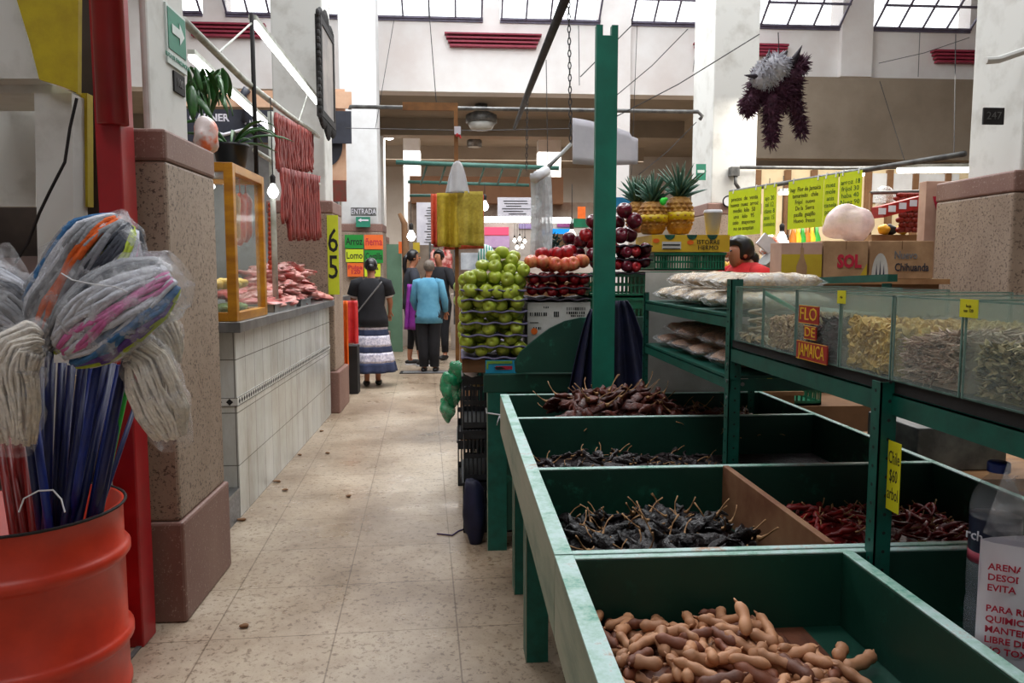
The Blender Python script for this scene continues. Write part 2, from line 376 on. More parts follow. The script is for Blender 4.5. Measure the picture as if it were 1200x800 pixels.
pillar(-2.3, -1.5, 16.5, 17.1, 2.1, 'stone_pillar', ins=.05, label='far pale pillar beyond the price cards', white='white_paint', top=4.5)
pillar(-1.3, -.85, 18.5, 19, 2.1, 'stone_pillar', ins=.03, label='farthest pale pillar on the left of the aisle', white='white_paint', top=4.5)
pillar(1.9, 2.5, 18.5, 19, 2.1, 'stone_pillar', ins=.03, label='farthest pillar right of the aisle', white='white_paint', top=4.5)
# signs on the first pillar's aisle face (X = -1.18)
def face_sign(px0, px1, py0, py1, X, name, mat, label, cat, th=.008):
    a = P(px0, py0, X=X); b = P(px1, py1, X=X); c_ = P(px1, py0, X=X); d = P(px0, py1, X=X); z0 = (b.z + d.z) / 2; z1 = (a.z + c_.z) / 2
    e = empty(name, (X, (a.y + b.y) / 2, z0), label, cat); m = MB(); m.box(X, X + th, a.y, b.y, z0, z1); m.build('board', mat, e); return e, a.y, b.y, z0, z1
M['sign_green'] = pm('sign_green', C(40, 132, 104), C(36, 120, 96), 8, .5); M['sign_white'] = pm('sign_white', C(214, 224, 220), C(200, 210, 206), 8, .5)
e, y0, y1, z0, z1 = face_sign(192, 217, 14, 80, -1.18, 'exit_sign', M['sign_white'], 'green and white arrow sign on the white shaft of the near left pillar', 'sign')
m = MB(); m.box(-1.171, -1.169, y0 + .012, y1 - .012, z0 + .06, z1 - .012); m.build('green_panel', M['sign_green'], e)
zc = (z0 + z1) / 2 + .03; m = MB(); m.prism([(-1.168, y0 + .05, zc - .018), (-1.168, y0 + .05, zc + .018), (-1.168, y1 - .09, zc + .018), (-1.168, y1 - .09, zc + .045), (-1.168, y1 - .035, zc), (-1.168, y1 - .09, zc - .045), (-1.168, y1 - .09, zc - .018)], (.002, 0, 0)); m.build('arrow', M['sign_white'], e)
text('lettering', 'RUTA DE EVACUACION', (-1.1695, (y0 + y1) / 2, z0 + .03), .026, M['sign_green'], e, rot=(R(90), 0, R(90)))
e, y0, y1, z0, z1 = face_sign(202, 215, 87, 110, -1.18, 'number_plate', M['dark'], 'small black number plate below the arrow sign', 'sign')
text('numerals', '100', (-1.17, (y0 + y1) / 2, (z0 + z1) / 2), .05, M['grey_metal'], e, rot=(R(90), 0, R(90)))
# conduit on right pillar and its plate
e = empty('number_plate', P(1163, 134, Y=4.22), 'black stencilled number plate on the right pillar shaft', 'sign')
a = P(1153, 126, Y=4.22); b = P(1176, 146, Y=4.22); m = MB(); m.box(a.x, b.x, 4.218, 4.23, b.z, a.z); m.build('board', M['dark'], e)
text('numerals', '247', ((a.x + b.x) / 2, 4.216, (a.z + b.z) / 2), .06, M['grey_metal'], e)
m = MB(); m.tube([P(1155, 71, Y=4.2), P(1170, 70, Y=4.2), P(1205, 58, Y=4.2)], .02, 8); m.build('conduit_pipe', M['white_dirty'], label='short white painted conduit stub on the right pillar', cat='pipe')
# red steel column in front of the first pillar
e = empty('steel_column', (-1.24, 2.89, 0), 'glossy red painted steel column between barrel and pillar', 'column', kind='structure')
m = MB(); m.box(-1.262, -1.175, 2.83, 2.95, 0, 5); m.build('column_shaft', M['red_paint'], e, bevel=.006)
m = MB(); zc = P(140, 145, Y=2.8).z; m.tube([(-1.19, 2.812, zc), (-1.19, 2.812, 5)], .05, 16); m.build('downpipe', M['red_paint'], e, smooth=True)
# left kiosk: plaster arch, yellow panel, posts
Yk = 3.15
def poly(pts, Y): return [P(x, y, Y=Y) for x, y in pts]
m = MB(); m.prism(poly([(-60, -40), (10, -40), (22, 10), (34, 50), (45, 92), (-60, 92)], Yk), (0, .1, 0)); struct(m, 'wall_kiosk', M['white_dirty'])
m = MB(); m.prism(poly([(8, -40), (92, -40), (91, 109), (70, 100), (46, 93), (35, 50), (22, 8)], Yk - .02), (0, .03, 0)); o = struct(m, 'wall_kiosk_arch', M['yellow_paint']); o['label'] = 'yellow painted panel with a curved edge beside the red column'
m = MB(); m.prism(poly([(-60, 92), (46, 93), (88, 109), (-60, 109)], Yk + .1), (0, .35, 0)); m.prism(poly([(-60, 109), (42, 109), (42, 242), (-60, 242)], Yk + .5), (0, .05, 0)); struct(m, 'trim_20', M['white_dirty'])
m = MB(); m.prism(poly([(40, 109), (84, 109), (88, 390), (46, 390)], Yk + .05), (0, .12, 0)); m.prism(poly([(46, 398), (88, 398), (88, 640), (46, 640)], Yk + .05), (0, .12, 0)); o = struct(m, 'trim_21', M['white_dirty']); o['label'] = 'white kiosk post with chipped paint'
m = MB(); m.prism(poly([(88, 109), (102, 109), (103, 242), (90, 242)], Yk + .15), (0, .05, 0)); struct(m, 'trim_22', M['yellow_paint'])
m = MB(); m.prism(poly([(86, -40), (116, -40), (122, 700), (86, 700)], Yk + .25), (0, .05, 0)); m.prism(poly([(-90, 240), (60, 240), (60, 900), (-90, 900)], Yk + .75), (0, .05, 0)); o = struct(m, 'wall_kiosk_shade', pm('recess_shade', C(70, 58, 52), C(44, 36, 34), 3, .8))  # dark sheets stand in for the unlit stall interior and gap
m = MB(); m.prism(poly([(22, 300), (46, 300), (46, 560), (22, 560)], Yk + .4), (0, .05, 0)); m.prism(poly([(-60, 302), (46, 302), (46, 312), (-60, 312)], Yk + .45), (0, .06, 0)); struct(m, 'trim_23', pm('kiosk_grey', C(130, 110, 106), C(106, 90, 86), 5, .7))
m = MB(); m.tube([P(90, 115, Y=Yk - .03), P(82, 150, Y=Yk - .03), P(76, 190, Y=Yk - .03), P(58, 225, Y=Yk - .03), P(46, 250, Y=Yk - .03), P(33, 285, Y=Yk), P(18, 308, Y=Yk + .02)], .006, 6); m.build('cable', M['dark'], label='thin black cable hanging down the white kiosk post', cat='cable')
# floor drain and channel
m = MB(); m.bar(P(176, 742, Z=.004), P(115, 815, Z=.004), .018, .006); m.build('floor_channel', M['grey_metal'], kind='structure')
c = P(495, 436, Z=.004); m = MB(); a = P(469, 436, Z=.003)
dx = P(528, 436, Z=0).x; m.box(a.x, dx, a.y - .15, a.y + .12, .001, .008); m.mi = 1; m.box(a.x + .04, dx - .04, a.y - .11, a.y + .08, .008, .01); m.build('floor_drain', [M['dark'], M['granite']], label='rectangular drain grate let into the aisle floor by the shoppers', cat='drain')
area('soffit_fill', (1.5, 18.5, 4.2), (0, 0, 0), 9, 4, 950, (1, .97, .92)); area('right_stall_fill', (4.2, 7.4, 3.2), (0, 0, 0), 2.4, 1.6, 110, (1, .94, .84)); area('far_left_fill', (-4.5, 18, 4.2), (0, 0, 0), 5, 4, 260, (1, .98, .94))  # added unseen area lights that brighten the back hall and right stall

# ------------------------------------------------------------ green bin tables
ZT, ZB = .86, .70
def bin_table(name, y0, y1, divs, label, right_mid=None, legs=()):
    e = empty(name, (.75, (y0 + y1) / 2, 0), label, 'display table')
    def board(nm, x0, x1, ya, yb, mats=None, zt=ZT, zb=ZB, edge=True):
        m = MB(); m.box(x0, x1, ya, yb, zb, zt - .004); m.mi = 1; m.box(x0, x1, ya, yb, zt - .004, zt)
        return m.build(nm, mats or [M['green_wood'], M['worn_edge']], e, bevel=.002)
    # outer aisle board: pale worn outside, green inside
    m = MB(); m.box(.192, .215, y0, y1, ZB - .005, ZT - .004); m.mi = 1; m.box(.18, .192, y0, y1, ZB - .005, ZT - .004); m.mi = 2; m.box(.18, .215, y0, y1, ZT - .004, ZT)
    m.build('side_board', [M['green_wood'], M['worn_side'], M['worn_edge']], e)
    board('side_board', 1.33, 1.35, y0, y1)
    for d in divs: board('divider', .215, 1.33, d, d + .022)
    board('end_board', .215, 1.33, y0, y0 + .018); board('end_board', .215, 1.33, y1 - .018, y1)
    m = MB(); m.box(.215, 1.33, y0 + .018, y1 - .018, ZB, ZB + .012); m.build('bottom_panel', M['green_wood'], e)
    for lx, ly in legs:
        s = 1 if lx < .7 else -1
        m = MB(); m.box(lx, lx + .078 * s, ly, ly + .022, 0, ZB - .001) if s > 0 else m.box(lx - .078, lx, ly, ly + .022, 0, ZB - .001)
        a, b = (lx - .002, lx + .02) if s > 0 else (lx - .02, lx + .002)
        m.box(a, b, ly + .022, ly + .1, 0, ZB - .001); m.mi = 1; m.box(a - .001, a + .0035, ly + .0, ly + .006, 0, ZB - .002); m.box(a - .001, a + .0035, ly + .094, ly + .101, 0, ZB - .002)
        m.build('leg', [M['green_slot'], M['worn_side']], e)
    return e
ta = bin_table('bin_table', .55, 1.405, [], 'near green wooden bin table holding brown tamarind pods', legs=[(.24, .62), (1.3, .62), (1.3, 1.28)])
m = MB(); m.box(.735, .758, .568, 1.387, ZB + .012, ZT - .004); m.mi = 1; m.box(.735, .758, .568, 1.387, ZT - .004, ZT); m.build('divider', [M['green_wood'], M['worn_edge']], ta, bevel=.002)
tb = bin_table('bin_table', 1.412, 3.31, [2.035, 2.76], 'long green wooden bin table with compartments of dried chillies', legs=[(.235, 2.62), (.235, 3.2), (1.3, 3.2), (1.3, 1.5)])
m = MB(); m.box(.725, .742, 1.432, 2.033, ZB + .012, ZT + .003); m.build('partition', M['raw_wood'], tb, bevel=.002, label='unpainted brown wooden partition board')

# dried chillies ------------------------------------------------
def chilli_mb(L, W, seed, curve=.3, flat=.5, wr=.25):
    rnd = random.Random(seed); m = MB(); pts = []; rs = []; N = 9
    for i in range(N + 1):
        t = i / N; pts.append((L * (t - .5), curve * L * math.sin(t * 2.6) * .3 + rnd.uniform(-1, 1) * W * .12, rnd.uniform(-1, 1) * W * .12))
        r = W * .5 * min(1, (t * 5) ** .5 + .25) * (1 - t ** 2.2) ** .8 + .0008
        rs.append(r * (1 + rnd.uniform(-wr, wr)))
    m.tube(pts, rs, 9, flat=flat)
    for i, v in enumerate(m.v): v += Vector((0, rnd.uniform(-1, 1), rnd.uniform(-1, 1))) * W * .07
    return m
def stem_mb(L, W, seed, sl):
    rnd = random.Random(seed + 99); m = MB(); a = rnd.uniform(-1, 1); x = -L / 2
    p = [(x + .004, 0, 0), (x - sl * .1, 0, 0), (x - sl * .4, a * sl * .12, sl * .12), (x - sl * .75, a * sl * .4, sl * .3), (x - sl, a * sl * .8, sl * .42)]
    m.tube(p, [W * .22, W * .12, .0016, .0014, .002], 6); return m
def scatter(protos, spots, group, label_fn, name):
    out = []
    for i, (x, y, z, rx, ry, rz, s) in enumerate(spots):
        src = protos[i % len(protos)]
        c = copy_tree(src); c.location = (x, y, z); c.rotation_euler = (rx, ry, rz); c.scale = (s, s, s)
        c['label'] = label_fn(i); c['category'] = 'chilli' if 'chilli' in name else 'pod'; c['group'] = group; out.append(c)
    for p in protos:
        for ch in list(p.children): bpy.data.objects.remove(ch)
        bpy.data.objects.remove(p)
    return out
def protos_chilli(name, n, L, W, mat, stem, curve, sl, flat=.5, seed=0):
    out = []
    for k in range(n):
        o = chilli_mb(L, W, seed + k, curve, flat).build(name, mat, smooth=True); o.location = (0, 0, 0)
        # recentre about the body
        if sl:
            me = o.data; cx = (min(v.co.x for v in me.vertices) + max(v.co.x for v in me.vertices)) / 2
            st = stem_mb(L, W, seed + k, sl).build('stem', stem, o, smooth=True, local=True); st.location = (0, 0, W * .25)
        out.append(o)
    return out
M['chilli_black'] = pm('chilli_black', C(30, 21, 24), C(14, 10, 12), 50, .3, bmp=.8, rnd=.3, spec=.35)
M['chilli_small_black'] = pm('chilli_small_black', C(52, 38, 40), C(26, 18, 20), 60, .4, bmp=.8, rnd=.3)
M['chilli_brown'] = pm('chilli_brown', C(92, 42, 30), C(44, 18, 18), 22, .4, bmp=.8, rnd=.35, spec=.3)
M['chilli_red'] = pm('chilli_red', C(124, 20, 18), C(74, 8, 12), 30, .4, bmp=.4, rnd=.4, spec=.3)
M['stem_tan'] = pm('stem_tan', C(176, 136, 92), C(140, 100, 62), 30, .7)
rr = random.Random(3)
def pile_spots(n, x0, x1, y0, y1, hf, tilt=.4, s0=.85, s1=1.2, zj=.02, seed=1):
    r = random.Random(seed); out = []
    for i in range(n):
        # jittered low discrepancy positions
        u = (i * .61803 + r.uniform(-.03, .03)) % 1; v = (i * .754877 + .3 + r.uniform(-.03, .03)) % 1
        x = lerp(x0, x1, u); y = lerp(y0, y1, v); z = hf(x, y) - r.uniform(0, zj)
        out.append((x, y, z, r.uniform(-tilt, tilt), r.uniform(-tilt, tilt), r.uniform(0, 6.28), r.uniform(s0, s1)))
    return out
def mound(cx, cy, rx, ry, h, base):
    return lambda x, y: base + h * math.exp(-((x - cx) / rx) ** 2 - ((y - cy) / ry) ** 2) + .006 * mnoise.noise(Vector((x * 14, y * 14, 3)))
def bed(name, x0, x1, y0, y1, hf, mat, label, group=None, n=26, zb=ZB + .0125, drop=.02):
    # compact under-layer of the pile: leftovers and crumbs nobody could count
    m = grid_mb(lambda u, v: (lerp(x0, x1, u), lerp(y0, y1, v), max(zb + .001, hf(lerp(x0, x1, u), lerp(y0, y1, v)) - drop + .012 * mnoise.noise(Vector((u * 30, v * 22, 5)))) if 0 < u < 1 and 0 < v < 1 else zb), n, n)
    return m.build(name, mat, smooth=False, label=label, cat='crumbs', kind='stuff')
# 1 black glossy chillies, near left compartment
h1 = lambda x, y: ZB + .03 + .05 * math.exp(-((x - .52) / .16) ** 2 - ((y - 1.68) / .22) ** 2) + .012 * mnoise.noise(Vector((x * 12, y * 12, 0)))
bed('chilli_crumbs', .222, .72, 1.435, 2.03, h1, M['chilli_black'], 'dark layer of broken black chillies under the glossy chillies')
scatter(protos_chilli('black_chilli', 7, .11, .03, M['chilli_black'], M['stem_tan'], 1.0, .045, seed=10), pile_spots(130, .27, .68, 1.48, 1.97, lambda x, y: h1(x, y) + .008, seed=4, tilt=.6), 'glossy black dried chillies in the compartment left of the bare wood partition',
        lambda i: 'glossy black dried chilli with tan stem, left of the bare wood partition', 'chilli')
# 2 red chillies right of the wooden partition
h2 = lambda x, y: ZB + .03 + .05 * math.exp(-((x - .95) / .3) ** 2 - ((y - 1.8) / .2) ** 2) + .01 * mnoise.noise(Vector((x * 14, y * 14, 9)))
bed('chilli_crumbs', .745, 1.325, 1.435, 2.03, h2, M['chilli_red'], 'dark red layer of broken chillies under the red ones')
scatter(protos_chilli('red_chilli', 6, .075, .013, M['chilli_red'], M['stem_tan'], .6, .018, .7, seed=30), pile_spots(230, .77, 1.30, 1.46, 2.0, lambda x, y: h2(x, y) + .004, seed=5, tilt=.4, s0=.8, s1=1.25), 'small red dried chillies right of the bare wood partition',
        lambda i: 'small red dried chilli in the pile right of the bare wood partition', 'chilli')
# 3 small dark chillies in the next compartment
h3 = lambda x, y: ZB + .022 + .055 * math.exp(-((x - .5) / .14) ** 2 - ((y - 2.45) / .2) ** 2) + .008 * mnoise.noise(Vector((x * 14, y * 14, 2)))
bed('chilli_crumbs', .222, 1.325, 2.058, 2.757, h3, M['chilli_small_black'], 'thin dark layer of crumbled chillies in the nearly empty compartment', n=34)
scatter(protos_chilli('dark_chilli', 5, .08, .02, M['chilli_small_black'], M['stem_tan'], .5, .03, seed=50), pile_spots(110, .25, .95, 2.1, 2.72, lambda x, y: h3(x, y) + .004, seed=6, tilt=.5), 'small dark chillies in the nearly empty compartment',
        lambda i: 'small dark dried chilli in the low pile of the nearly empty compartment', 'chilli')
# 4 big brown-maroon chillies at the far end, heaped above the rim
h4 = lambda x, y: ZB + .05 + .135 * math.exp(-((x - .62) / .25) ** 4 - ((y - 3.02) / .25) ** 2) + .03 * math.exp(-((x - 1.0) / .2) ** 2) + .02 * mnoise.noise(Vector((x * 11, y * 11, 7)))
bed('chilli_crumbs', .222, 1.325, 2.783, 3.288, h4, M['chilli_brown'], 'layer of broken brown chillies at the far end of the bin table', n=34, drop=.03)
scatter(protos_chilli('brown_chilli', 6, .13, .045, M['chilli_brown'], M['stem_tan'], 1.1, .065, seed=70), pile_spots(120, .41, 1.2, 2.84, 3.24, lambda x, y: h4(x, y) + .008, seed=8, tilt=.5), 'large brown maroon dried chillies heaped at the far end of the bins',
        lambda i: 'large wrinkled maroon dried chilli in the heap at the far end of the bins', 'chilli')
# clear bag of chillies at the left of the far compartment
def bag_mesh(c, r, seed=0, n=20, m_=14, crumple=.22, M_=None):
    mb = MB(); mb.ball(c, r, n, m_, M=M_)
    cc = Vector(c)
    for v in mb.v:
        q = v - cc; v += q * crumple * mnoise.noise(q * (1.2 / max(min(r), .02)) * .8 + Vector((seed, seed * 2, 0)))
    return mb
e = empty('plastic_bag', (.31, 2.88, ZB + .0125), 'clear plastic bag of chillies in the left corner of the far compartment', 'bag')
bag_mesh((.31, 2.88, .775), (.085, .07, .06), 3).build('bag_film', M['bag'], e, smooth=True); bag_mesh((.31, 2.89, .765), (.065, .055, .045), 5, crumple=.5).build('contents', M['chilli_black'], e)
# tamarind pods --------------------------------------------------
M['tamarind'] = pm('tamarind', C(192, 140, 102), C(152, 100, 70), 14, .6, rnd=.22, bmp=.15, lo=.3, hi=.75)
M['tamarind_dark'] = pm('tamarind_dark', C(130, 76, 52), C(84, 46, 34), 14, .6, rnd=.25, bmp=.2)
def pod_proto(k):
    r = random.Random(200 + k); L = r.uniform(.05, .12); nb = max(2, int(L / .024)); pts = []; rs = []; N = nb * 6; cv = r.uniform(.1, .6)
    for i in range(N + 1):
        t = i / N; a = (t - .5) * cv * 1.6; rad = L / (cv * 1.6)
        pts.append((rad * math.sin(a), rad * (1 - math.cos(a)), 0))
        env = min(1, (t * 7 + .08) ** .5, ((1 - t) * 7 + .08) ** .5)
        rs.append(.0122 * env * (1 - .2 * (math.cos(t * nb * 2 * math.pi) * .5 + .5)) * r.uniform(.97, 1.03))
    m = MB(); m.tube(pts, rs, 10, flat=.85); m.tube([pts[-1], (pts[-1][0] + .008, pts[-1][1] + .004, .001)], [.003, .0012], 6)
    o = m.build('tamarind_pod', M['tamarind_dark'] if k % 5 == 4 else M['tamarind'], smooth=True); o.location = (0, 0, 0); return o
pods = [pod_proto(k) for k in range(10)]
hp = lambda x, y: ZB + .02 + .052 * math.exp(-((x - .42) / .19) ** 2 - ((y - 1.15) / .24) ** 2)
sp = []
r = random.Random(12)
for lay in range(3):
    for i in range(96):
        u = (i * .61803 + lay * .21 + r.uniform(-.02, .02)) % 1; v = (i * .754877 + lay * .37 + r.uniform(-.02, .02)) % 1
        x = lerp(.25, .63, u); y = lerp(.86, 1.36, v)
        if x > .56 and y > 1.24: continue
        if x > .68 - .0 * y: continue
        z = max(ZB + .026, hp(x, y) - .022 + lay * .014)
        sp.append((x, y, z, r.uniform(-.25, .25), r.uniform(-.3, .3), r.uniform(0, 6.28), r.uniform(.78, 1.02)))
for (px, py, z, rz) in ((985, 770, .7265, .9), (1010, 782, .7265, .5), (870, 728, .805, 1.4)):
    q = P(px, py, Z=z); sp.append((q.x, q.y, z, .05, -.02 if z < .75 else -.35, rz, 1.05))
scatter(pods, sp, 'brown tamarind pods in the near bin', lambda i: 'brown tamarind pod lying in the loose pile of the near green bin', 'tamarind')
bed('pod_crumbs', .222, .66, .8, 1.385, lambda x, y: hp(x, y) + .008 - (.1 if x > .6 else 0), M['tamarind_dark'], 'broken pod shells and crumbs beneath the tamarind pods')

# ------------------------------------------------------------ green slotted-angle rack
rack = empty('metal_rack', (.95, 1.9, ZB + .0125), 'green slotted angle rack standing in the bins with two shelves and a glass box shelf', 'rack')
XR = .80
def post(x, y, z0, z1, sx=1, sy=1, f=.03):
    m = MB(); m.box(x, x + .003 * sx, y, y + f * sy, z0, z1) if True else 0
    m.box(*(sorted((x, x + f * sx))), *(sorted((y, y + .003 * sy))), z0, z1)
    m.mi = 1; z = z0 + .03
    while z < z1 - .01:
        m.tube([(x - .0006 * sx, y + f * .55 * sy, z), (x + .0005 * sx, y + f * .55 * sy, z)], .0032, 8)
        m.tube([(x + f * .55 * sx, y - .0006 * sy, z + .018), (x + f * .55 * sx, y + .0005 * sy, z + .018)], .0032, 8); z += .036
    m.build('post', [M['green_slot'], M['dark']], rack)
zB = P(1041, 447, X=XR).z; zA = P(857, 327, X=XR).z; zC = P(757, 348, X=XR).z + .02
YB, YA, YC = 1.372, 2.21, 3.26
post(XR - .018, YB - .012, ZB + .0125, zB, f=.032); post(XR, YA, ZB + .0125, zA, f=.036); post(XR, YC, ZB + .0125, zC, 1, 1, .02); post(XR, .62, ZB + .0125, zB)
for yy, zz in ((YC - .02, 1.36), (YA, 1.36), (YB, 1.36), (.62, 1.36)): post(1.29, yy, ZB + .0125, zz, -1)
def beam(x, y0, y1, zt, h=.038, nm='beam', dx=1):
    m = MB(); m.box(*sorted((x + .004 * dx, x + .007 * dx)), y0, y1, zt - h, zt); m.box(*sorted((x + .004 * dx, x + .026 * dx)), y0, y1, zt - .003, zt); m.build(nm, M['green_slot'], rack)
beam(XR, .3, YA + .04, 1.171, .04); beam(1.29, .3, YA + .04, 1.171, .04, dx=-1)
for z in (1.26, 1.075): beam(XR, YA, YC + .04, z, .032); beam(1.29, YA, YC + .04, z, .032, dx=-1)
def xbeam(y, z, h=.036): m = MB(); m.box(XR + .03, 1.287, y, y + .003, z - h, z); m.build('cross_beam', M['green_slot'], rack)
xbeam(YA + .01, 1.075); xbeam(YA + .01, 1.16); xbeam(YC, 1.26); xbeam(YC, 1.075); xbeam(.35, 1.16)
def shelf(y0, y1, z, mat, t=.008): m = MB(); m.box(XR + .008, 1.282, y0, y1, z, z + t); m.build('shelf', mat, rack)
shelf(YA + .02, YC + .02, 1.2605, M['green_slot']); shelf(YA + .02, YC + .02, 1.0755, M['green_slot']); shelf(.32, YA + .03, 1.172, M['dark'], .022)
m = MB(); m.bar((1.285, 3.3, 1.342), (1.285, 2.2, 1.376), .03, .022); m.build('top_rail', M['green_slot'], rack)
m = MB()
for y, z in ((YA + .012, 1.15), (YA + .012, 1.06), (YA + .03, 1.06)): m.tube([(XR + .045, y - .006, z), (XR + .045, y - .001, z)], .006, 8)
for k in range(3): m.tube([(XR - .003, YA + .014 + .0 * k, 1.12 - .05 * k), (XR + .0, YA + .014, 1.12 - .05 * k)], .005, 8)
m.build('bolts', M['steel'], rack)
# glass boxes with dried goods ------------------------------------
def face_text_L(x, y0, y1, z0, z1, body, mat, parent, name='lettering', sx=1, size=None):
    return text(name, body, (x, (y0 + y1) / 2, (z0 + z1) / 2), size or (z1 - z0) * .8, mat, parent, rot=(R(90), 0, R(-90)), sx=sx)
ZG0, ZG1 = 1.1945, 1.352
edges = [2.185, 1.975, 1.776, 1.563, 1.366, 1.166, .955]
def piece_chip(r, s):
    m = MB(); n = 7; q = Euler((r.uniform(0, 3), r.uniform(0, 3), r.uniform(0, 3))).to_matrix().to_4x4(); a = r.uniform(.7, 1.2)
    vs = [(s * math.cos(6.283 * k / n) * a, s * .75 * math.sin(6.283 * k / n), s * .15 * math.cos(12.57 * k / n)) for k in range(n)]
    return [q @ Vector(v) for v in vs] + [q @ Vector((v[0], v[1], v[2] + s * .3)) for v in vs], [tuple(range(n))[::-1], tuple(range(n, 2 * n))] + [(k, (k + 1) % n, (k + 1) % n + n, k + n) for k in range(n)]
def piece_stick(r, s, cv=1.0, w=.1):
    q = Euler((r.uniform(-.5, .5), r.uniform(-.5, .5), r.uniform(0, 6.28))).to_matrix().to_4x4(); m = MB(); c = r.uniform(-cv, cv)
    m.tube([(s * (t - .5) * 2, c * s * (t - .5) ** 2 * 2, 0) for t in (0, .33, .66, 1)], [s * w * .5, s * w, s * w, s * w * .4], 5, flat=.6)
    return [q @ v for v in m.v], m.f
def piece_leaf(r, s):
    q = Euler((r.uniform(-.9, .9), r.uniform(-.9, .9), r.uniform(0, 6.28))).to_matrix().to_4x4()
    vs = [(-s, 0, 0), (-s * .3, s * .3, .1 * s), (s * .4, s * .28, 0), (s, 0, s * .1), (s * .4, -s * .28, .05 * s), (-s * .3, -s * .3, 0), (0, 0, s * .16)]
    return [q @ Vector(v) for v in vs], [(0, 1, 6), (1, 2, 6), (2, 3, 6), (3, 4, 6), (4, 5, 6), (5, 0, 6), (0, 5, 4, 3, 2, 1)]
def fill(parent, y0, y1, hf, piece, n, s, mats, seed, wts=None):
    r = random.Random(seed); m = MB(); x0, x1 = XR + .011, XR + .36
    g = 16; zb = ZG0 + .006
    base = grid_mb(lambda u, v: (lerp(x0 + .01, x1, u), lerp(y0, y1, v), max(zb, hf(u, v) - s * .6) if 0 < u < 1 and 0 < v < 1 else zb), g, g)
    m.add(base.v, base.f); m.mi = 0
    m.box(x0 + .008, x0 + .012, y0 + .004, y1 - .004, zb, zb + .002)
    for i in range(n):
        m.mi = r.choice(range(len(mats)))
        v = r.uniform(.04, .96)
        if r.random() < .6:   # against the front glass
            z = lerp(zb + s * .4, hf(.05, v), r.random() ** .9); c = Vector((x0 + s * .45 + r.uniform(0, .01), lerp(y0 + s * .35, y1 - s * .35, v), z))
        else:
            u = r.random(); c = Vector((lerp(x0 + s * .6, x1, u), lerp(y0 + s * .7, y1 - s * .7, v), hf(u, v)))
        vs, fs = piece(r, s * r.uniform(.7, 1.15)); vs = [Vector((max(x0 - .004, min(p.x + c.x, 9)), max(y0 - .001, min(y1 + .001, p.y + c.y)), p.z + c.z)) for p in vs]
        m.add(vs, fs)
    return m.build('dried_goods', mats, parent, kind='stuff')
M['chip1'] = pm('chip1', C(224, 188, 96), C(190, 150, 70), 30, .6); M['chip2'] = pm('chip2', C(226, 196, 120), C(200, 165, 90), 30, .6)
M['flake1'] = pm('flake1', C(206, 182, 140), C(170, 140, 104), 40, .7); M['flake2'] = pm('flake2', C(178, 146, 110), C(130, 100, 76), 40, .7)
M['stick1'] = pm('stick1', C(206, 178, 158), C(170, 142, 126), 40, .8); M['stick2'] = pm('stick2', C(158, 128, 114), C(128, 102, 92), 40, .8); M['stick3'] = pm('stick3', C(224, 202, 184), C(180, 158, 142), 40, .8)
M['leaf1'] = pm('leaf1', C(150, 142, 96), C(114, 106, 70), 40, .8); M['leaf2'] = pm('leaf2', C(192, 176, 132), C(156, 142, 104), 40, .8); M['leaf3'] = pm('leaf3', C(78, 76, 50), C(60, 56, 38), 40, .8)
M['hibiscus'] = pm('hibiscus', C(58, 20, 34), C(30, 12, 22), 40, .6); M['shell1'] = pm('shell1', C(170, 158, 132), C(130, 120, 100), 30, .6)
specs = [('small glass box with pale coiled peel at the far end of the shelf', 'coil'), ('glass box of small pale flakes', 'flake'), ('glass box of dark hibiscus behind the red and yellow sign', 'hib'),
         ('glass box of yellow dried chips with a tiny yellow tag', 'chip'), ('glass box of greyish pink dried root curls', 'stick'), ('nearest glass box, holding olive dried leaves behind a yellow note', 'leaf')]
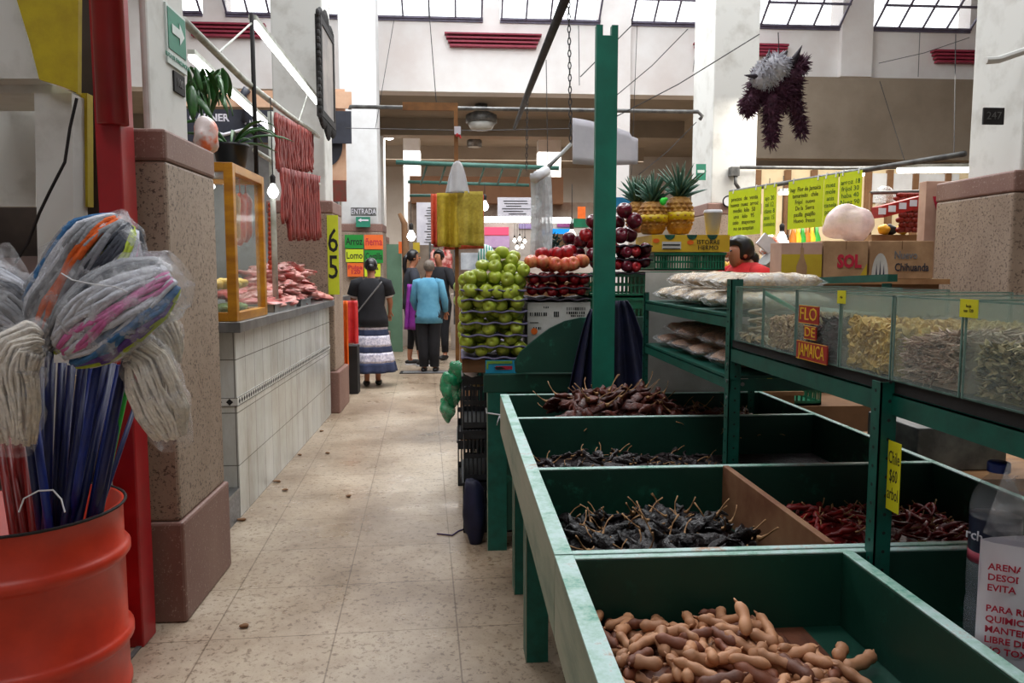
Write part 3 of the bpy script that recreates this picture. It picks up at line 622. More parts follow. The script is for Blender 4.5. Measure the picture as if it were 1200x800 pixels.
for i, (lab, kd) in enumerate(specs):
    y1, y0 = edges[i], edges[i + 1] + .006; e = empty('glass_box', ((XR + 1.18) / 2, (y0 + y1) / 2, ZG0), lab, 'glass box')
    g = .004; X0, X1 = XR + .004, XR + .38
    m = MB(); m.box(X0, X0 + g, y0, y1, ZG0, ZG1); m.build('front_pane', M['glass'], e)
    m = MB(); m.box(X1, X1 + g, y0, y1, ZG0, ZG1); m.build('back_pane', M['glass'], e)
    for yy in (y0, y1 - g): m = MB(); m.box(X0 + g, X1, yy, yy + g, ZG0, ZG1); m.build('side_pane', M['glass'], e)
    m = MB(); m.box(X0 + g, X1, y0 + g, y1 - g, ZG0, ZG0 + .004); m.build('bottom_pane', M['glass'], e)
    m = MB()
    for yy in (y0, y1 - .0025): m.box(X0 - .0005, X0 + .0025, yy, yy + .0025, ZG0, ZG1); m.box(X1 - .002, X1 + .001, yy, yy + .0025, ZG0, ZG1)
    m.box(X0 - .0005, X0 + .002, y0, y1, ZG1 - .002, ZG1 + .0006); m.box(X0, X0 + .003, y0, y1, ZG0, ZG0 + .003)
    for yy in (y0, y1 - .002): m.box(X0, X1, yy, yy + .002, ZG1 - .0015, ZG1 + .0008)
    m.build('glass_edges', M['glass_edge'], e)
    a, b = y0 + .006, y1 - .006
    if kd == 'coil':
        fill(e, a, b, lambda u, v: ZG0 + .02 + .015 * u, piece_chip, 60, .012, [M['shell1'], M['flake1']], 1)
        m = MB(); m.tube([(XR + .05 + .024 * math.cos(t * .7), b - .05 + .03 * math.sin(t * .7), ZG0 + .025 + .0028 * t) for t in range(26)], .0045, 6, flat=.4); m.build('coiled_peel', M['shell1'], e, smooth=True)
    if kd == 'flake': fill(e, a, b, lambda u, v: ZG0 + .088 - .01 * v + .01 * math.sin(u * 5), piece_chip, 1100, .008, [M['flake1'], M['flake2'], M['flake1']], 2)
    if kd == 'hib': fill(e, a, b, lambda u, v: ZG0 + .085 + .012 * math.sin(v * 6), piece_leaf, 420, .02, [M['hibiscus']], 3)
    if kd == 'chip': fill(e, a, b, lambda u, v: ZG0 + .085 + .02 * (1 - abs(v - .75)) - .015 * u, piece_chip, 700, .011, [M['chip1'], M['chip2']], 4)
    if kd == 'stick': fill(e, a, b, lambda u, v: ZG0 + .088 + .012 * math.sin(v * 4 + 1), lambda r, s: piece_stick(r, s, 2.2, .12), 950, .022, [M['stick1'], M['stick2'], M['stick3'], M['stick1']], 5)
    if kd == 'leaf': fill(e, a, b, lambda u, v: ZG0 + .088 + .012 * u, piece_leaf, 1100, .014, [M['leaf1'], M['leaf2'], M['leaf3'], M['leaf2']], 6)
m = MB(); m.tube([P(896, 343, X=XR + .03), P(934, 364, X=XR + .16)], .006, 8); m.build('scoop_handle_stick', pm('teal_plastic', C(40, 170, 140), None, 6, .4), smooth=True, label='teal plastic stick resting slantwise in the glass box of pale flakes', cat='stick')
# red hibiscus sign on the glass
M['sign_red'] = pm('sign_red', C(176, 36, 30), C(150, 28, 24), 20, .5); M['ink_yellow'] = pm('ink_yellow', C(232, 190, 40), C(220, 170, 30), 20, .5)
xs = XR - .001; e = empty('hibiscus_sign', (xs, P(950, 400, X=xs).y, P(950, 428, X=xs).z), 'red and yellow three-piece lettered sign stuck on the glass front', 'sign')
for (x0, x1, y0, y1, t_, sx) in ((938, 960, 357, 381, 'FLO', .62), (944, 957, 381, 399, 'DE', .62), (935, 970, 398, 428, 'JAMAICA', .42)):
    a = P(x0, y0, X=xs); b = P(x1, y1, X=xs); m = MB(); m.box(xs - .003, xs, b.y, a.y, b.z, a.z); m.build('sign_board', M['sign_red'], e)
    m = MB()
    for q in ((b.y, a.y, a.z - .0012, a.z), (b.y, a.y, b.z, b.z + .0012)): m.box(xs - .0034, xs - .003, *q)
    m.build('sign_border', M['ink_yellow'], e)
    h = (a.z - b.z) * 1.0; t = face_text_L(xs - .0032, b.y, a.y, b.z, a.z, t_, M['ink_yellow'], e, size=h, sx=1.0)
    wd = t.dimensions.x if t.dimensions.x > 0 else 1; t.scale.x = (a.y - b.y) * .86 / max(.001, max(v.co.x for v in t.data.vertices) - min(v.co.x for v in t.data.vertices))
def note(px0, px1, py0, py1, X, label, lines, mat='yellow_note'):
    a = P(px0, py0, X=X); b = P(px1, py1, X=X); e = empty('price_note', (X, (a.y + b.y) / 2, b.z), label, 'note')
    m = MB(); m.box(X - .001, X, b.y, a.y, b.z, a.z); m.build('paper', M[mat], e)
    t = text('handwriting', lines, (X - .0012, (a.y + b.y) / 2, (a.z + b.z) / 2), (a.z - b.z) * .26, M['ink'], e, rot=(R(90), 0, R(-90)), ext=.0002)
    t.scale.x = min(1, (a.y - b.y) * .85 / (max(v.co.x for v in t.data.vertices) - min(v.co.x for v in t.data.vertices)))
M['yellow_note'] = pm('yellow_note', C(226, 220, 20), C(210, 204, 18), 6, .6)
note(1126, 1146, 350, 373, XR + .0035, 'square yellow handwritten note on the nearest glass box', 'hoja\nsen 120')
note(982, 991, 340, 356, XR + .0035, 'tiny yellow tag on the glass box of yellow chips', 'chip')
note(1042, 1053, 515, 603, XR + .0, 'tall yellow card tied low on the near green rack post', 'Chile\n$60\narbol')
# grain bags -------------------------------------------------------
M['grain_pale'] = pm('grain_pale', C(214, 196, 164), C(170, 138, 100), 90, .6, bmp=.4, lo=.4, hi=.6); M['grain_brown'] = pm('grain_brown', C(190, 146, 110), C(140, 96, 68), 110, .6, bmp=.4, lo=.42, hi=.58)
def grain_bag(c, L, W, H, rz, mat, label, group, seed, milk='bag'):
    e = empty('grain_bag', c, label, 'bag', group, rot=(0, 0, rz)); r = random.Random(seed)
    def pil(s, ends):
        m = MB(); nu, nv = 18, 12
        for i in range(nu + 1):
            t = i / nu; x = (t - .5) * L * s; k = max(0, 1 - abs(2 * t - 1) ** 3.2) ** .55
            for j in range(nv):
                a = 6.2832 * j / nv; ca, sa = math.cos(a), math.sin(a)
                y = W / 2 * s * (ca if abs(ca) < 1 else ca) * (.62 + .38 * k) * (abs(ca) ** -.15 if abs(ca) > .01 else 1); z = H / 2 * sa * (.05 + .95 * k) * s
                q = Vector((x, y, z)); n_ = mnoise.noise(q * 24 + Vector((seed, 0, 0))) * .008 + mnoise.noise(q * 60 + Vector((seed, 5, 0))) * .003
                m.v.append(q + Vector((0, 0, n_)))
        for i in range(nu):
            for j in range(nv): m.f.append((i * nv + j, i * nv + (j + 1) % nv, (i + 1) * nv + (j + 1) % nv, (i + 1) * nv + j)); m.m.append(0)
        m.v = [v + Vector((0, 0, H / 2 + .002)) for v in m.v]; return m
    m = pil(.9, 0); m.v = [v + Vector((0, 0, H * .05)) for v in m.v]; m.build('grain', mat, e, smooth=True, local=True); pil(1, 0).build('bag_film', M[milk], e, smooth=True, local=True)
    return e
zz = 1.269; GA = 'pale grain bags stacked on the upper rack shelf'; k = 0
places = [(.98, 3.12, 0), (.98, 2.92, 0), (.98, 2.72, 0), (.98, 2.5, 0), (.98, 2.32, 0), (1.0, 3.0, 1), (1.0, 2.8, 1), (1.0, 2.58, 1), (.99, 2.4, 1)]
desc = ['end bag at the far corner', 'second bag from the far end', 'middle bag of the row', 'fourth bag from the far end', 'bag nearest the glass boxes']
for i, (x, y, l) in enumerate(places):
    lab = ('pale bean bag on the upper shelf, bottom layer, ' + desc[i]) if l == 0 else 'pale bean bag on the upper shelf, top layer, ' + ['far end', 'second from far end', 'third from far end', 'nearest the glass boxes'][i - 5]
    grain_bag((x, y, zz + l * .058), .34, .19, .062, rr.uniform(-.2, .2), M['grain_pale'], lab, GA, i, 'bag_milky')
zz = 1.084; GB = 'brown lentil bags stacked on the lower rack shelf'
places = [(.98, 3.1, 0), (.98, 2.88, 0), (.98, 2.66, 0), (.98, 2.42, 0), (1.0, 3.02, 1), (.98, 2.8, 1), (.99, 2.55, 1), (.99, 2.34, 1)]
for i, (x, y, l) in enumerate(places):
    lab = 'brown lentil bag on the lower shelf, ' + (['bottom layer, far end', 'bottom layer, second from far end', 'bottom layer, third from far end', 'bottom layer, nearest'] + ['top layer, far end', 'top layer, second from far end', 'top layer, third from far end', 'top layer, nearest'])[i]
    grain_bag((x, y, zz + l * .052), .34, .2, .056, rr.uniform(-.2, .2), M['grain_brown'], lab, GB, i + 20)
# white board behind the pale bags
a = P(758, 319, Y=3.32); b = P(884, 372, Y=3.32); m = MB(); m.box(a.x, b.x, 3.33, 3.345, .0, a.z); m.build('foam_board', M['card_white'], label='off-white board standing behind the pale grain bags', cat='board')
# bottle and litter bag, right corner -------------------------------
def bottle(c, h=.33, r=.043):
    e = empty('water_bottle', c, 'clear plastic water bottle with blue cap in the dark right compartment', 'bottle')
    pr = [(r * .85, 0), (r, .01), (r, .06), (r * .94, .07), (r, .08), (r, .13), (r * .94, .14), (r, .15), (r, .2), (r * .96, .205), (r * .96, .275), (r, .28), (r, .295), (r * .9, .315), (r * .6, .338), (r * .36, .348), (r * .34, h - .01)]
    m = MB(); m.lathe(pr, c, 28); m.build('bottle_body', M['bottle_clear'], e, smooth=True)
    m = MB(); m.lathe([(r * .97, 0), (r * .985, .004), (r * .985, .076), (r * .97, .08)], (c[0], c[1], c[2] + .2), 28); m.build('wrapper', M['wrap_blue'], e, smooth=True)
    m = MB(); m.lathe([(r * .99, 0), (r * .992, .018)], (c[0], c[1], c[2] + .202), 28); m.build('wrapper_stripe', M['wrap_pink'], e, smooth=True)
    m = MB(); m.lathe([(r * .42, 0), (r * .44, .002), (r * .44, .014), (r * .4, .017)], (c[0], c[1], c[2] + h - .014), 24); m.build('cap', M['cap_blue'], e, smooth=True)
    d = (Vector((0, 0, 0)) - Vector(c)); ang = math.atan2(d.y, d.x); ang -= .65; text('brand_lettering', 'rch', (c[0] + math.cos(ang) * r * 1.005 - .006, c[1] + math.sin(ang) * r * 1.005, c[2] + .25), .024, M['paper_white'], e, rot=(R(90), 0, ang + R(90)))
M['bottle_clear'] = clear('bottle_clear', C(170, 180, 190), .18, .06, 8, fac2=.4, bmp=.1); M['wrap_blue'] = pm('wrap_blue', C(24, 34, 62), C(16, 24, 50), 8, .35); M['wrap_pink'] = pm('wrap_pink', C(170, 70, 90), C(150, 50, 70), 8, .35); M['cap_blue'] = pm('cap_blue', C(30, 60, 150), C(22, 46, 124), 8, .35)
q = P(1172, 640, Y=1.12); bottle((.893, 1.19, ZB + .0125), h=.368, r=.039)
e = empty('litter_bag', (.9, 1.0, ZB + .0125), 'white and clear printed bag with red lettering at the right edge', 'bag')
# bag: soft box standing slightly turned, facing the camera
bc = P(1215, 700, Y=.93); ang = math.atan2(-bc.x, bc.y) * .75
bc = Vector((.87, .99, 0)); Rb = Matrix.Translation((bc.x, bc.y, ZB + .013)) @ Matrix.Rotation(ang, 4, 'Z')
def litter(u, v, side, W=.24, D=.07, H=.42):
    k = math.sin(math.pi * min(1, v * 1.02)) ** .35 if v < .98 else .2; k = .35 + .65 * k; top = 1 - .25 * max(0, v - .7) / .3
    return Vector(((u - .5) * W * top, side * D * .5 * k * (math.sin(math.pi * u) ** .5 if 0 < u < 1 else 0) + .006 * mnoise.noise(Vector((u * 6, v * 6, side))), v * H * (1 - .0 * u)))
for nm, v0, v1, mt in (('printed_panel', 0, .72, 'paper_white'), ('clear_top', .72, .99, 'bag')):
    m = MB()
    for sd in (-1, 1):
        g = grid_mb(lambda u, v: Rb @ litter(u, lerp(v0, v1 + (.04 * (u - .6) if nm == 'printed_panel' else 0), v), sd), 16, 16); m.add(g.v, g.f)
    m.build(nm, M[mt], e, smooth=True)
lines = ['ARENA ABSORBENTE', 'DESODORIZANTE', 'EVITA MALOS OLORES', '', 'PARA RESIDUOS SOLIDOS', 'QUIMICOS AÑADIDOS', 'MANTENIMIENTO', 'LIBRE DE POLVO', 'NO TOXICO']
for i, ln in enumerate(lines):
    if not ln: continue
    T = Rb @ Matrix.Translation((-.112, -.028, .262 - i * .0155)) @ Matrix.Rotation(R(90), 4, 'X')
    text('printed_line', ln, None, .0135, M['ink_red'], e, align='LEFT', matrix=T, ext=.0003, bold=.0003)
m = MB(); g = grid_mb(lambda u, v: Rb @ (Vector((.0 + u * .12, -.036 - .008 * math.sin(math.pi * u), .29 + v * .09 - .05 * u)) + Vector((0, .004 * mnoise.noise(Vector((u * 9, v * 9, 0))), 0))), 12, 10); m.add(g.v, g.f)
m.build('black_packet', pm('foil', C(40, 26, 40), C(16, 12, 18), 20, .2), e, smooth=True, solid=.002)
m = bag_mesh((.84, 1.2, ZB + .05), (.05, .08, .037), 9, crumple=.4); m.build('dark_bag', M['black_plastic'], smooth=True, label='crumpled black bag lying on the floor of the dark right compartment', cat='bag')

# ------------------------------------------------------------ red barrel with mops
DC = (-1.4, 2.52, 0)
M['drum'] = pm('drum', C(206, 60, 36), C(168, 42, 28), 7, .38, lo=.35, hi=.85, bmp=.03)
e = empty('oil_barrel', DC, 'scuffed orange-red steel barrel full of mop handles', 'barrel')
rd = .29; H = .635; pr = [(rd - .012, 0), (rd, .004), (rd, .02), (rd - .006, .028), (rd - .006, .155), (rd + .004, .165), (rd + .012, .175), (rd + .012, .195), (rd + .004, .205), (rd - .006, .215), (rd - .006, .445), (rd + .004, .455), (rd + .012, .465), (rd + .012, .485), (rd + .004, .495), (rd - .006, .505), (rd - .006, H - .01), (rd, H - .004), (rd - .004, H), (rd - .014, H), (rd - .014, .02), (0.001, .02)]
m = MB(); m.lathe(pr, DC, 56); m.build('barrel_body', M['drum'], e, smooth=True)
m = MB(); m.tube([(DC[0] + (rd + .002) * math.cos(a * .157), DC[1] + (rd + .002) * math.sin(a * .157), H) for a in range(41)], .005, 6, cap=False); m.build('rim', M['dark'], e, smooth=True)
m = MB(); m.tube([P(22, 600, Y=2.24), P(28, 584, Y=2.25), P(45, 575, Y=2.27), P(62, 574, Y=2.27), P(72, 585, Y=2.26), P(76, 600, Y=2.24)], .0025, 6); m.build('wire_loop', M['white_plastic'], label='loop of thin white wire over the barrel rim', cat='wire')
M['h_blue'] = pm('h_blue', C(22, 46, 130), C(14, 30, 96), 8, .35); M['h_navy'] = pm('h_navy', C(20, 28, 82), C(12, 18, 58), 8, .35); M['h_green'] = pm('h_green', C(28, 150, 40), C(20, 120, 30), 8, .35); M['h_red'] = pm('h_red', C(140, 26, 22), C(100, 16, 16), 8, .35); M['h_wood'] = pm('h_wood', C(176, 150, 116), C(150, 124, 92), 8, .6)
def handle_pts(a, b, Y0, Y1):
    p = P(a[0], a[1], Y=Y0); q = P(b[0], b[1], Y=Y1); d = (q - p).normalized(); t = (.1 - q.z) / d.z; e_ = q + d * t; o_ = Vector((e_.x - DC[0], e_.y - DC[1], 0))
    if o_.length > .2: o_ = o_.normalized() * .2
    return p, Vector((DC[0] + o_.x, DC[1] + o_.y, .1 if q.z > .3 else q.z))
def mop_handle(mb, a, b, Y0, Y1, r=.0125):
    p, q = handle_pts(a, b, Y0, Y1); mb.tube([p, q], r, 12); return p, q
HB = 'handles standing in the red barrel'
hs = [((60, 425), (56, 596), 'navy'), ((73, 425), (64, 596), 'navy'), ((96, 428), (76, 596), 'navy'), ((109, 425), (84, 596), 'blue'), ((121, 425), (92, 596), 'navy'), ((132, 425), (101, 594), 'navy'), ((141, 428), (108, 594), 'blue'), ((152, 430), (117, 590), 'green'), ((163, 462), (122, 590), 'navy'), ((90, 440), (70, 590), 'wood'), ((-4, 500), (12, 600), 'red'), ((6, 500), (22, 600), 'red'), ((17, 505), (31, 600), 'red'), ((27, 505), (40, 600), 'red'), ((48, 430), (50, 596), 'navy'), ((103, 430), (80, 596), 'navy'), ((84, 428), (70, 596), 'navy'), ((33, 434), (64, 600), 'blue')]
hd = {'navy': 'dark blue', 'blue': 'bright blue', 'green': 'bright green', 'wood': 'bare wooden', 'red': 'dark red'}
ordl = ['leftmost of the dark blue middle cluster', 'second of the dark blue middle cluster', 'in the middle of the barrel', 'just right of the middle of the barrel', 'behind the bright blue one', 'left of the green stick', 'beside the green stick', 'at the right of the barrel', 'thin one at the far right, leaning out', 'between the dark blue ones', 'nearest the picture edge', 'second from the picture edge', 'third from the picture edge', 'fourth from the picture edge', 'at the left of the dark blue cluster, farther back', 'at the back right of the cluster', 'at the back centre of the cluster', 'slanting across the front at left of the cluster']
for i, (a, b, c) in enumerate(hs):
    Y0 = 2.5 + .03 * (i % 3); Y1 = 2.47 + .045 * ((i * 2) % 5) - .06
    if i == 17: Y0 = 2.36; Y1 = 2.36
    if i == 7: Y0 = 2.42; Y1 = 2.49
    if i == 9: Y0 = Y1 = 2.66
    m = MB(); mop_handle(m, a, b, Y0, Y1, .0075 if i == 8 else .0125)
    m.build('broom_handle', M['h_' + c], smooth=True, label=f'{hd[c]} handle in the barrel, {ordl[i]}', cat='broom handle', group=HB)
def bundle(cl, hw, cols, n, sr, asp=.7, flat=1.0, twist=.6, seed=0, seg=14, wig=.01):
    # cl: centreline points, hw: half widths; strands run along it. returns {mat: MB}
    r = random.Random(seed); out = {}
    cl = [Vector(p) for p in cl]
    def at(t):
        k = t * (len(cl) - 1); i = min(int(k), len(cl) - 2); f = k - i; p0 = cl[max(i - 1, 0)]; p1 = cl[i]; p2 = cl[i + 1]; p3 = cl[min(i + 2, len(cl) - 1)]
        pos = .5 * ((2 * p1) + (p2 - p0) * f + (2 * p0 - 5 * p1 + 4 * p2 - p3) * f * f + (3 * p1 - p0 - 3 * p2 + p3) * f ** 3)
        return pos, lerp(hw[i], hw[i + 1], f), (p2 - p1).normalized()
    for s in range(n):
        ph = 6.2832 * s / n + r.uniform(-.06, .06); rho = r.choice((1, 1, 1, .8)); t0 = r.uniform(0, .05); t1 = 1 - r.uniform(0, .07)
        pts = []; view = Vector((0, -1, 0)); ps = r.uniform(0, 6)
        for k in range(seg + 1):
            t = lerp(t0, t1, k / seg); p, h, d = at(t); side = d.cross(view).normalized(); dep = side.cross(d).normalized()
            a = ph + twist * (t - .5) + .12 * math.sin(t * 7 + ps)
            pts.append(p + side * h * rho * math.cos(a) + dep * h * rho * asp * math.sin(a) + Vector((mnoise.noise(p * 9 + Vector((s, 0, 0))), mnoise.noise(p * 9 + Vector((0, s, 0))), 0)) * wig)
        c = cols(ph, s); out.setdefault(c, MB()).tube(pts, sr * r.uniform(.85, 1.15), 6, flat=flat)
    return out
def film(cl, hw, asp=.8, seed=0, crumple=.25, n=22, seg=22):
    cl = [Vector(p) for p in cl]; m = MB()
    for i in range(seg + 1):
        t = i / seg * (len(cl) - 1); k = min(int(t), len(cl) - 2); f = t - k; p = cl[k].lerp(cl[k + 1], f); h = lerp(hw[k], hw[k + 1], f); d = (cl[k + 1] - cl[k]).normalized()
        side = d.cross(Vector((0, -1, 0))).normalized(); dep = side.cross(d).normalized()
        for j in range(n):
            a = 6.2832 * j / n; q = p + side * h * math.cos(a) + dep * h * asp * math.sin(a); nn = mnoise.noise(q * 14 + Vector((seed, 0, 0))) + .5 * mnoise.noise(q * 34 + Vector((seed, 0, 0)))
            m.v.append(q + (q - p) * crumple * nn)
    for i in range(seg):
        for j in range(n): m.f.append((i * n + j, i * n + (j + 1) % n, (i + 1) * n + (j + 1) % n, (i + 1) * n + j)); m.m.append(0)
    return m
for nm, c in dict(orange=(224, 98, 30), charcoal=(58, 62, 72), lime=(172, 190, 60), blue=(58, 110, 160), white=(206, 208, 218), pink=(212, 112, 170), purple=(96, 66, 140), teal=(120, 180, 172), cream=(248, 240, 228), cream2=(226, 214, 196), grey=(140, 142, 148)).items():
    M['s_' + nm] = pm('s_' + nm, C(*c), None, 60, .85, bmp=.5)
def mop(label, cl_px, hwpx, cols, n, sr, Y, film_px=None, film_hw=None, handle=None, hcol='navy', flat=1.0, seed=0, asp=.7, twist=.6, parts=('bag',)):
    cl = [P(x, y, Y=Y + dy) for x, y, dy in cl_px]; k = (Y) / FPX * 1.02; hw = [h * k for h in hwpx]
    e = empty('mop', (cl[-1].x, cl[-1].y, cl[-1].z), label, 'mop', 'bagged mops standing in the red barrel')
    bs = bundle(cl, hw, cols, n, sr, seed=seed, flat=flat, asp=asp, twist=twist)
    for c, b in bs.items(): b.build({'cream': 'cotton_strands', 'cream2': 'cotton_strands'}.get(c, c + '_strips'), M['s_' + c], e, smooth=True)
    fcl = [P(x, y, Y=Y + dy) for x, y, dy in (film_px or cl_px)]; fh = [h * k for h in (film_hw or [h * 1.2 + 3 for h in hwpx])]
    film(fcl, fh, seed=seed, asp=asp * 1.15).build('plastic_bag_cover', M['bag_crisp' if seed in (1, 2, 3, 7) else 'bag'], e, smooth=True)
    if handle:
        m = MB(); mop_handle(m, handle[0], handle[1], Y - .0, 2.45); m.build('handle', M['h_' + hcol], e, smooth=True)
def by_angle(seq): return lambda ph, s: seq[int(ph / 6.2832 * len(seq)) % len(seq)]
# strand colours go round the bundle (0 = one side, front at 3/4)
mop('striped mop in clear bag with a broad orange band, tallest in the barrel', [(146, 262, .05), (118, 288, 0), (92, 325, 0), (66, 362, 0), (46, 400, .02)], [14, 40, 38, 35, 22], by_angle(['grey', 'blue', 'white', 'grey', 'orange', 'grey', 'charcoal', 'charcoal', 'lime', 'white', 'pink', 'grey', 'white', 'charcoal', 'blue', 'lime', 'white', 'pink', 'grey', 'blue']), 84, .0095, 2.42, seed=1, asp=.55, twist=.25,
    film_px=[(146, 246, .05), (130, 275, .02), (98, 320, 0), (70, 362, 0), (44, 402, .02)], film_hw=[3, 34, 47, 43, 20], handle=((58, 400), (56, 600)))
mop('striped mop in clear bag with pink, blue and purple strips, mid barrel', [(196, 322, .04), (166, 340, 0), (134, 362, -.04), (104, 388, -.04), (80, 408, -.02)], [20, 38, 42, 40, 24], by_angle(['grey', 'grey', 'charcoal', 'white', 'white', 'pink', 'white', 'blue', 'purple', 'lime', 'white', 'white', 'charcoal', 'white', 'blue', 'grey', 'white', 'pink', 'white', 'white']), 84, .0095, 2.3, seed=2, asp=.55, twist=-.2,
    film_px=[(212, 312, .05), (192, 325, .02), (150, 350, -.04), (108, 385, -.04), (76, 415, -.02)], film_hw=[24, 40, 46, 44, 16], handle=((116, 420), (86, 596)), hcol='blue')
mop('teal and black striped mop in a pointed clear bag behind the others', [(150, 268, .02), (150, 290, .02), (146, 320, .02), (138, 350, .02)], [8, 16, 18, 14], by_angle(['teal', 'charcoal', 'white', 'charcoal', 'teal', 'white']), 36, .009, 2.6, film_px=[(143, 246, .0), (148, 272, 0), (148, 310, 0), (142, 350, 0)], film_hw=[1, 18, 24, 20], seed=3, handle=((130, 380), (100, 594)))
mop('cotton string mop in clear bag hanging over the right side of the barrel', [(150, 418, 0), (168, 418, -.02), (180, 450, -.02), (190, 482, 0), (200, 512, .02)], [12, 22, 27, 28, 16], by_angle(['cream', 'cream2', 'cream']), 64, .005, 2.34, seed=4, asp=.6, film_px=[(146, 410, 0), (168, 414, -.02), (181, 450, -.02), (192, 484, 0), (206, 524, .02)], film_hw=[14, 27, 33, 34, 18], handle=((148, 420), (112, 594)))
mop('cotton string mop bundle tucked behind the right-hand one', [(160, 362, 0), (178, 375, 0), (192, 398, 0), (200, 428, 0)], [14, 20, 18, 9], by_angle(['cream', 'cream2', 'cream']), 44, .005, 2.44, seed=5, asp=.6, handle=((150, 420), (118, 592)))
mop('cotton string mop in clear bag at the left edge of the barrel', [(46, 402, .0), (28, 402, -.03), (14, 430, -.03), (16, 475, -.02), (18, 518, 0)], [12, 24, 27, 26, 20], by_angle(['cream', 'cream2', 'cream']), 66, .005, 2.3, seed=6, asp=.6, film_px=[(58, 404, 0), (32, 398, -.03), (13, 430, -.03), (16, 478, -.02), (19, 530, 0)], film_hw=[16, 30, 33, 31, 20])
mop('dark grey and white striped mop in clear bag, cut by the left picture edge', [(-50, 330, 0), (-20, 345, 0), (10, 365, 0), (34, 392, 0)], [24, 34, 34, 18], by_angle(['grey', 'charcoal', 'white', 'grey', 'charcoal', 'white', 'charcoal', 'white', 'orange', 'orange', 'grey', 'charcoal']), 70, .0095, 2.42, seed=7, asp=.55, handle=((22, 420), (45, 598)))
m = MB(); m.tube([P(72, 320, Y=2.16), P(85, 328, Y=2.15), P(110, 333, Y=2.14), P(135, 336, Y=2.14), P(150, 342, Y=2.16)], .0018, 6); m.build('tie_wire', M['white_plastic'], label='thin pale wire tied around the bagged striped mops', cat='wire')
m = bag_mesh(P(8, 330, Y=2.75), (.07, .06, .13), 4, crumple=.3); m.build('plastic_bag', M['bag'], smooth=True, label='empty crumpled clear bag at the left edge above the mops', cat='bag')

# ------------------------------------------------------------ butcher's counter
XC = -1.24
e = empty('meat_counter', (-1.8, 5.9, 0), 'long white tiled meat counter with a steel top along the left of the aisle', 'counter')
m = MB(); m.box(-2.3, XC, 4.35, 7.48, 0, 1.055); m.build('tiled_base', M['tile'], e)
M['band'] = pm('band', C(222, 222, 216), C(205, 205, 200), 8, .3)
zb1 = P(285, 470, X=XC).z; zb0 = zb1 - .045 if False else None
zbt = P(340, 434 - 4, X=XC).z; zbb = P(340, 434 + 5, X=XC).z
za = P(286, 461, X=XC).z; zb_ = P(286, 471, X=XC).z
m = MB(); m.box(XC, XC + .003, 4.348, 7.48, zb_, za); m.box(-2.3, XC + .003, 4.347, 4.35, zb_, za); m.build('tile_band', M['band'], e)
m = MB(); hz = (za - zb_) / 2; zc = (za + zb_) / 2; n = 0; y = 4.39
for (q0, q1) in ((za - .003, za), (zb_, zb_ + .003)): m.box(XC + .003, XC + .0036, 4.348, 7.48, q0, q1); m.box(-2.3, XC + .003, 4.3462, 4.347, q0, q1)
while y < 7.45:
    s = hz * .72; m.prism([(XC + .0032, y - s, zc), (XC + .0032, y, zc + s), (XC + .0032, y + s, zc), (XC + .0032, y, zc - s)], (.0008, 0, 0)); y += .05
for k in range(8):
    x = XC - .04 - k * .06; s = hz * .8; m.prism([(x - s, 4.3468, zc), (x, 4.3468, zc + s), (x + s, 4.3468, zc), (x, 4.3468, zc - s)], (0, -.0008, 0))
m.build('diamond_inlay', M['dark'], e)
m = MB(); m.box(-2.35, -1.19, 4.28, 7.5, 1.056, 1.115); m.build('steel_top', M['steel'], e, bevel=.004)
m = MB(); m.box(-1.55, XC - .002, 4.05, 4.346, 0, .16); m.mi = 1; m.box(-1.55, XC - .0, 4.04, 4.346, .16, .175); m.build('granite_step', [M['granite'], M['steel']], e)
# display case
XD = -1.215; y0 = 4.32; y1 = 5.0; ztop = P(270, 189, X=XD).z; zb0 = 1.1155
e = empty('display_case', (-1.45, (y0 + y1) / 2, zb0), 'golden framed glass food display case on the near end of the meat counter', 'display case')
X0, X1 = -1.75, XD; fw = .05
m = MB()
for x in (X0, X1 - fw):
    for y in (y0, y1 - fw): m.box(x, x + fw, y, y + fw, zb0, ztop)
for z in (zb0, ztop - fw):
    m.box(X0 + fw, X1 - fw, y0, y0 + fw, z, z + fw); m.box(X0 + fw, X1 - fw, y1 - fw, y1, z, z + fw)
    for x in (X0, X1 - fw): m.box(x, x + fw, y0 + fw, y1 - fw, z, z + fw)
m.build('frame', M['orange_frame'], e, bevel=.003)
m = MB(); m.box(X0 + fw, X1 - fw, y0 + fw, y1 - fw, zb0 + .006, zb0 + .02); m.box(X0 + fw, X1 - fw, y0 + fw, y1 - fw, ztop - .02, ztop - .008); m.build('panel', M['steel'], e)
m = MB(); m.box(X1 - .03, X1 - .024, y0 + fw, y1 - fw, zb0 + fw, ztop - fw); m.build('glass_pane', M['glass'], e)
m = MB(); m.box(X0 + fw, X1 - fw, y0 + .02, y0 + .026, zb0 + fw, ztop - fw); m.build('glass_pane', M['glass'], e)
zsh = P(295, 338, X=XD - .1).z; m = MB(); m.box(X0 + fw, X1 - fw, y0 + fw, y1 - fw, zsh, zsh + .006); m.build('shelf', M['glass'], e)
m = MB(); m.tube([(-1.5, y0 + .12, ztop - .07), (-1.5, y1 - .1, ztop - .07)], .016, 10); m.build('lamp_tube', M['lamp'], e)
l_ = area('case_lamp_light', (-1.45, (y0 + y1) / 2, ztop - .1), (0, 0, 0), .05, .4, 5, (1, .95, .85)); l_.parent = e; l_.location = Vector((-1.45, (y0 + y1) / 2, ztop - .1)) - e.location
M['sausage'] = pm('sausage', C(196, 84, 50), C(160, 52, 36), 14, .4, bmp=.2, rnd=.15); M['sausage_y'] = pm('sausage_y', C(176, 130, 60), C(150, 100, 40), 14, .4); M['food_yellow'] = pm('food_yellow', C(210, 180, 90), C(190, 150, 60), 20, .6); M['food_green'] = pm('food_green', C(140, 160, 100), C(110, 130, 80), 20, .6)
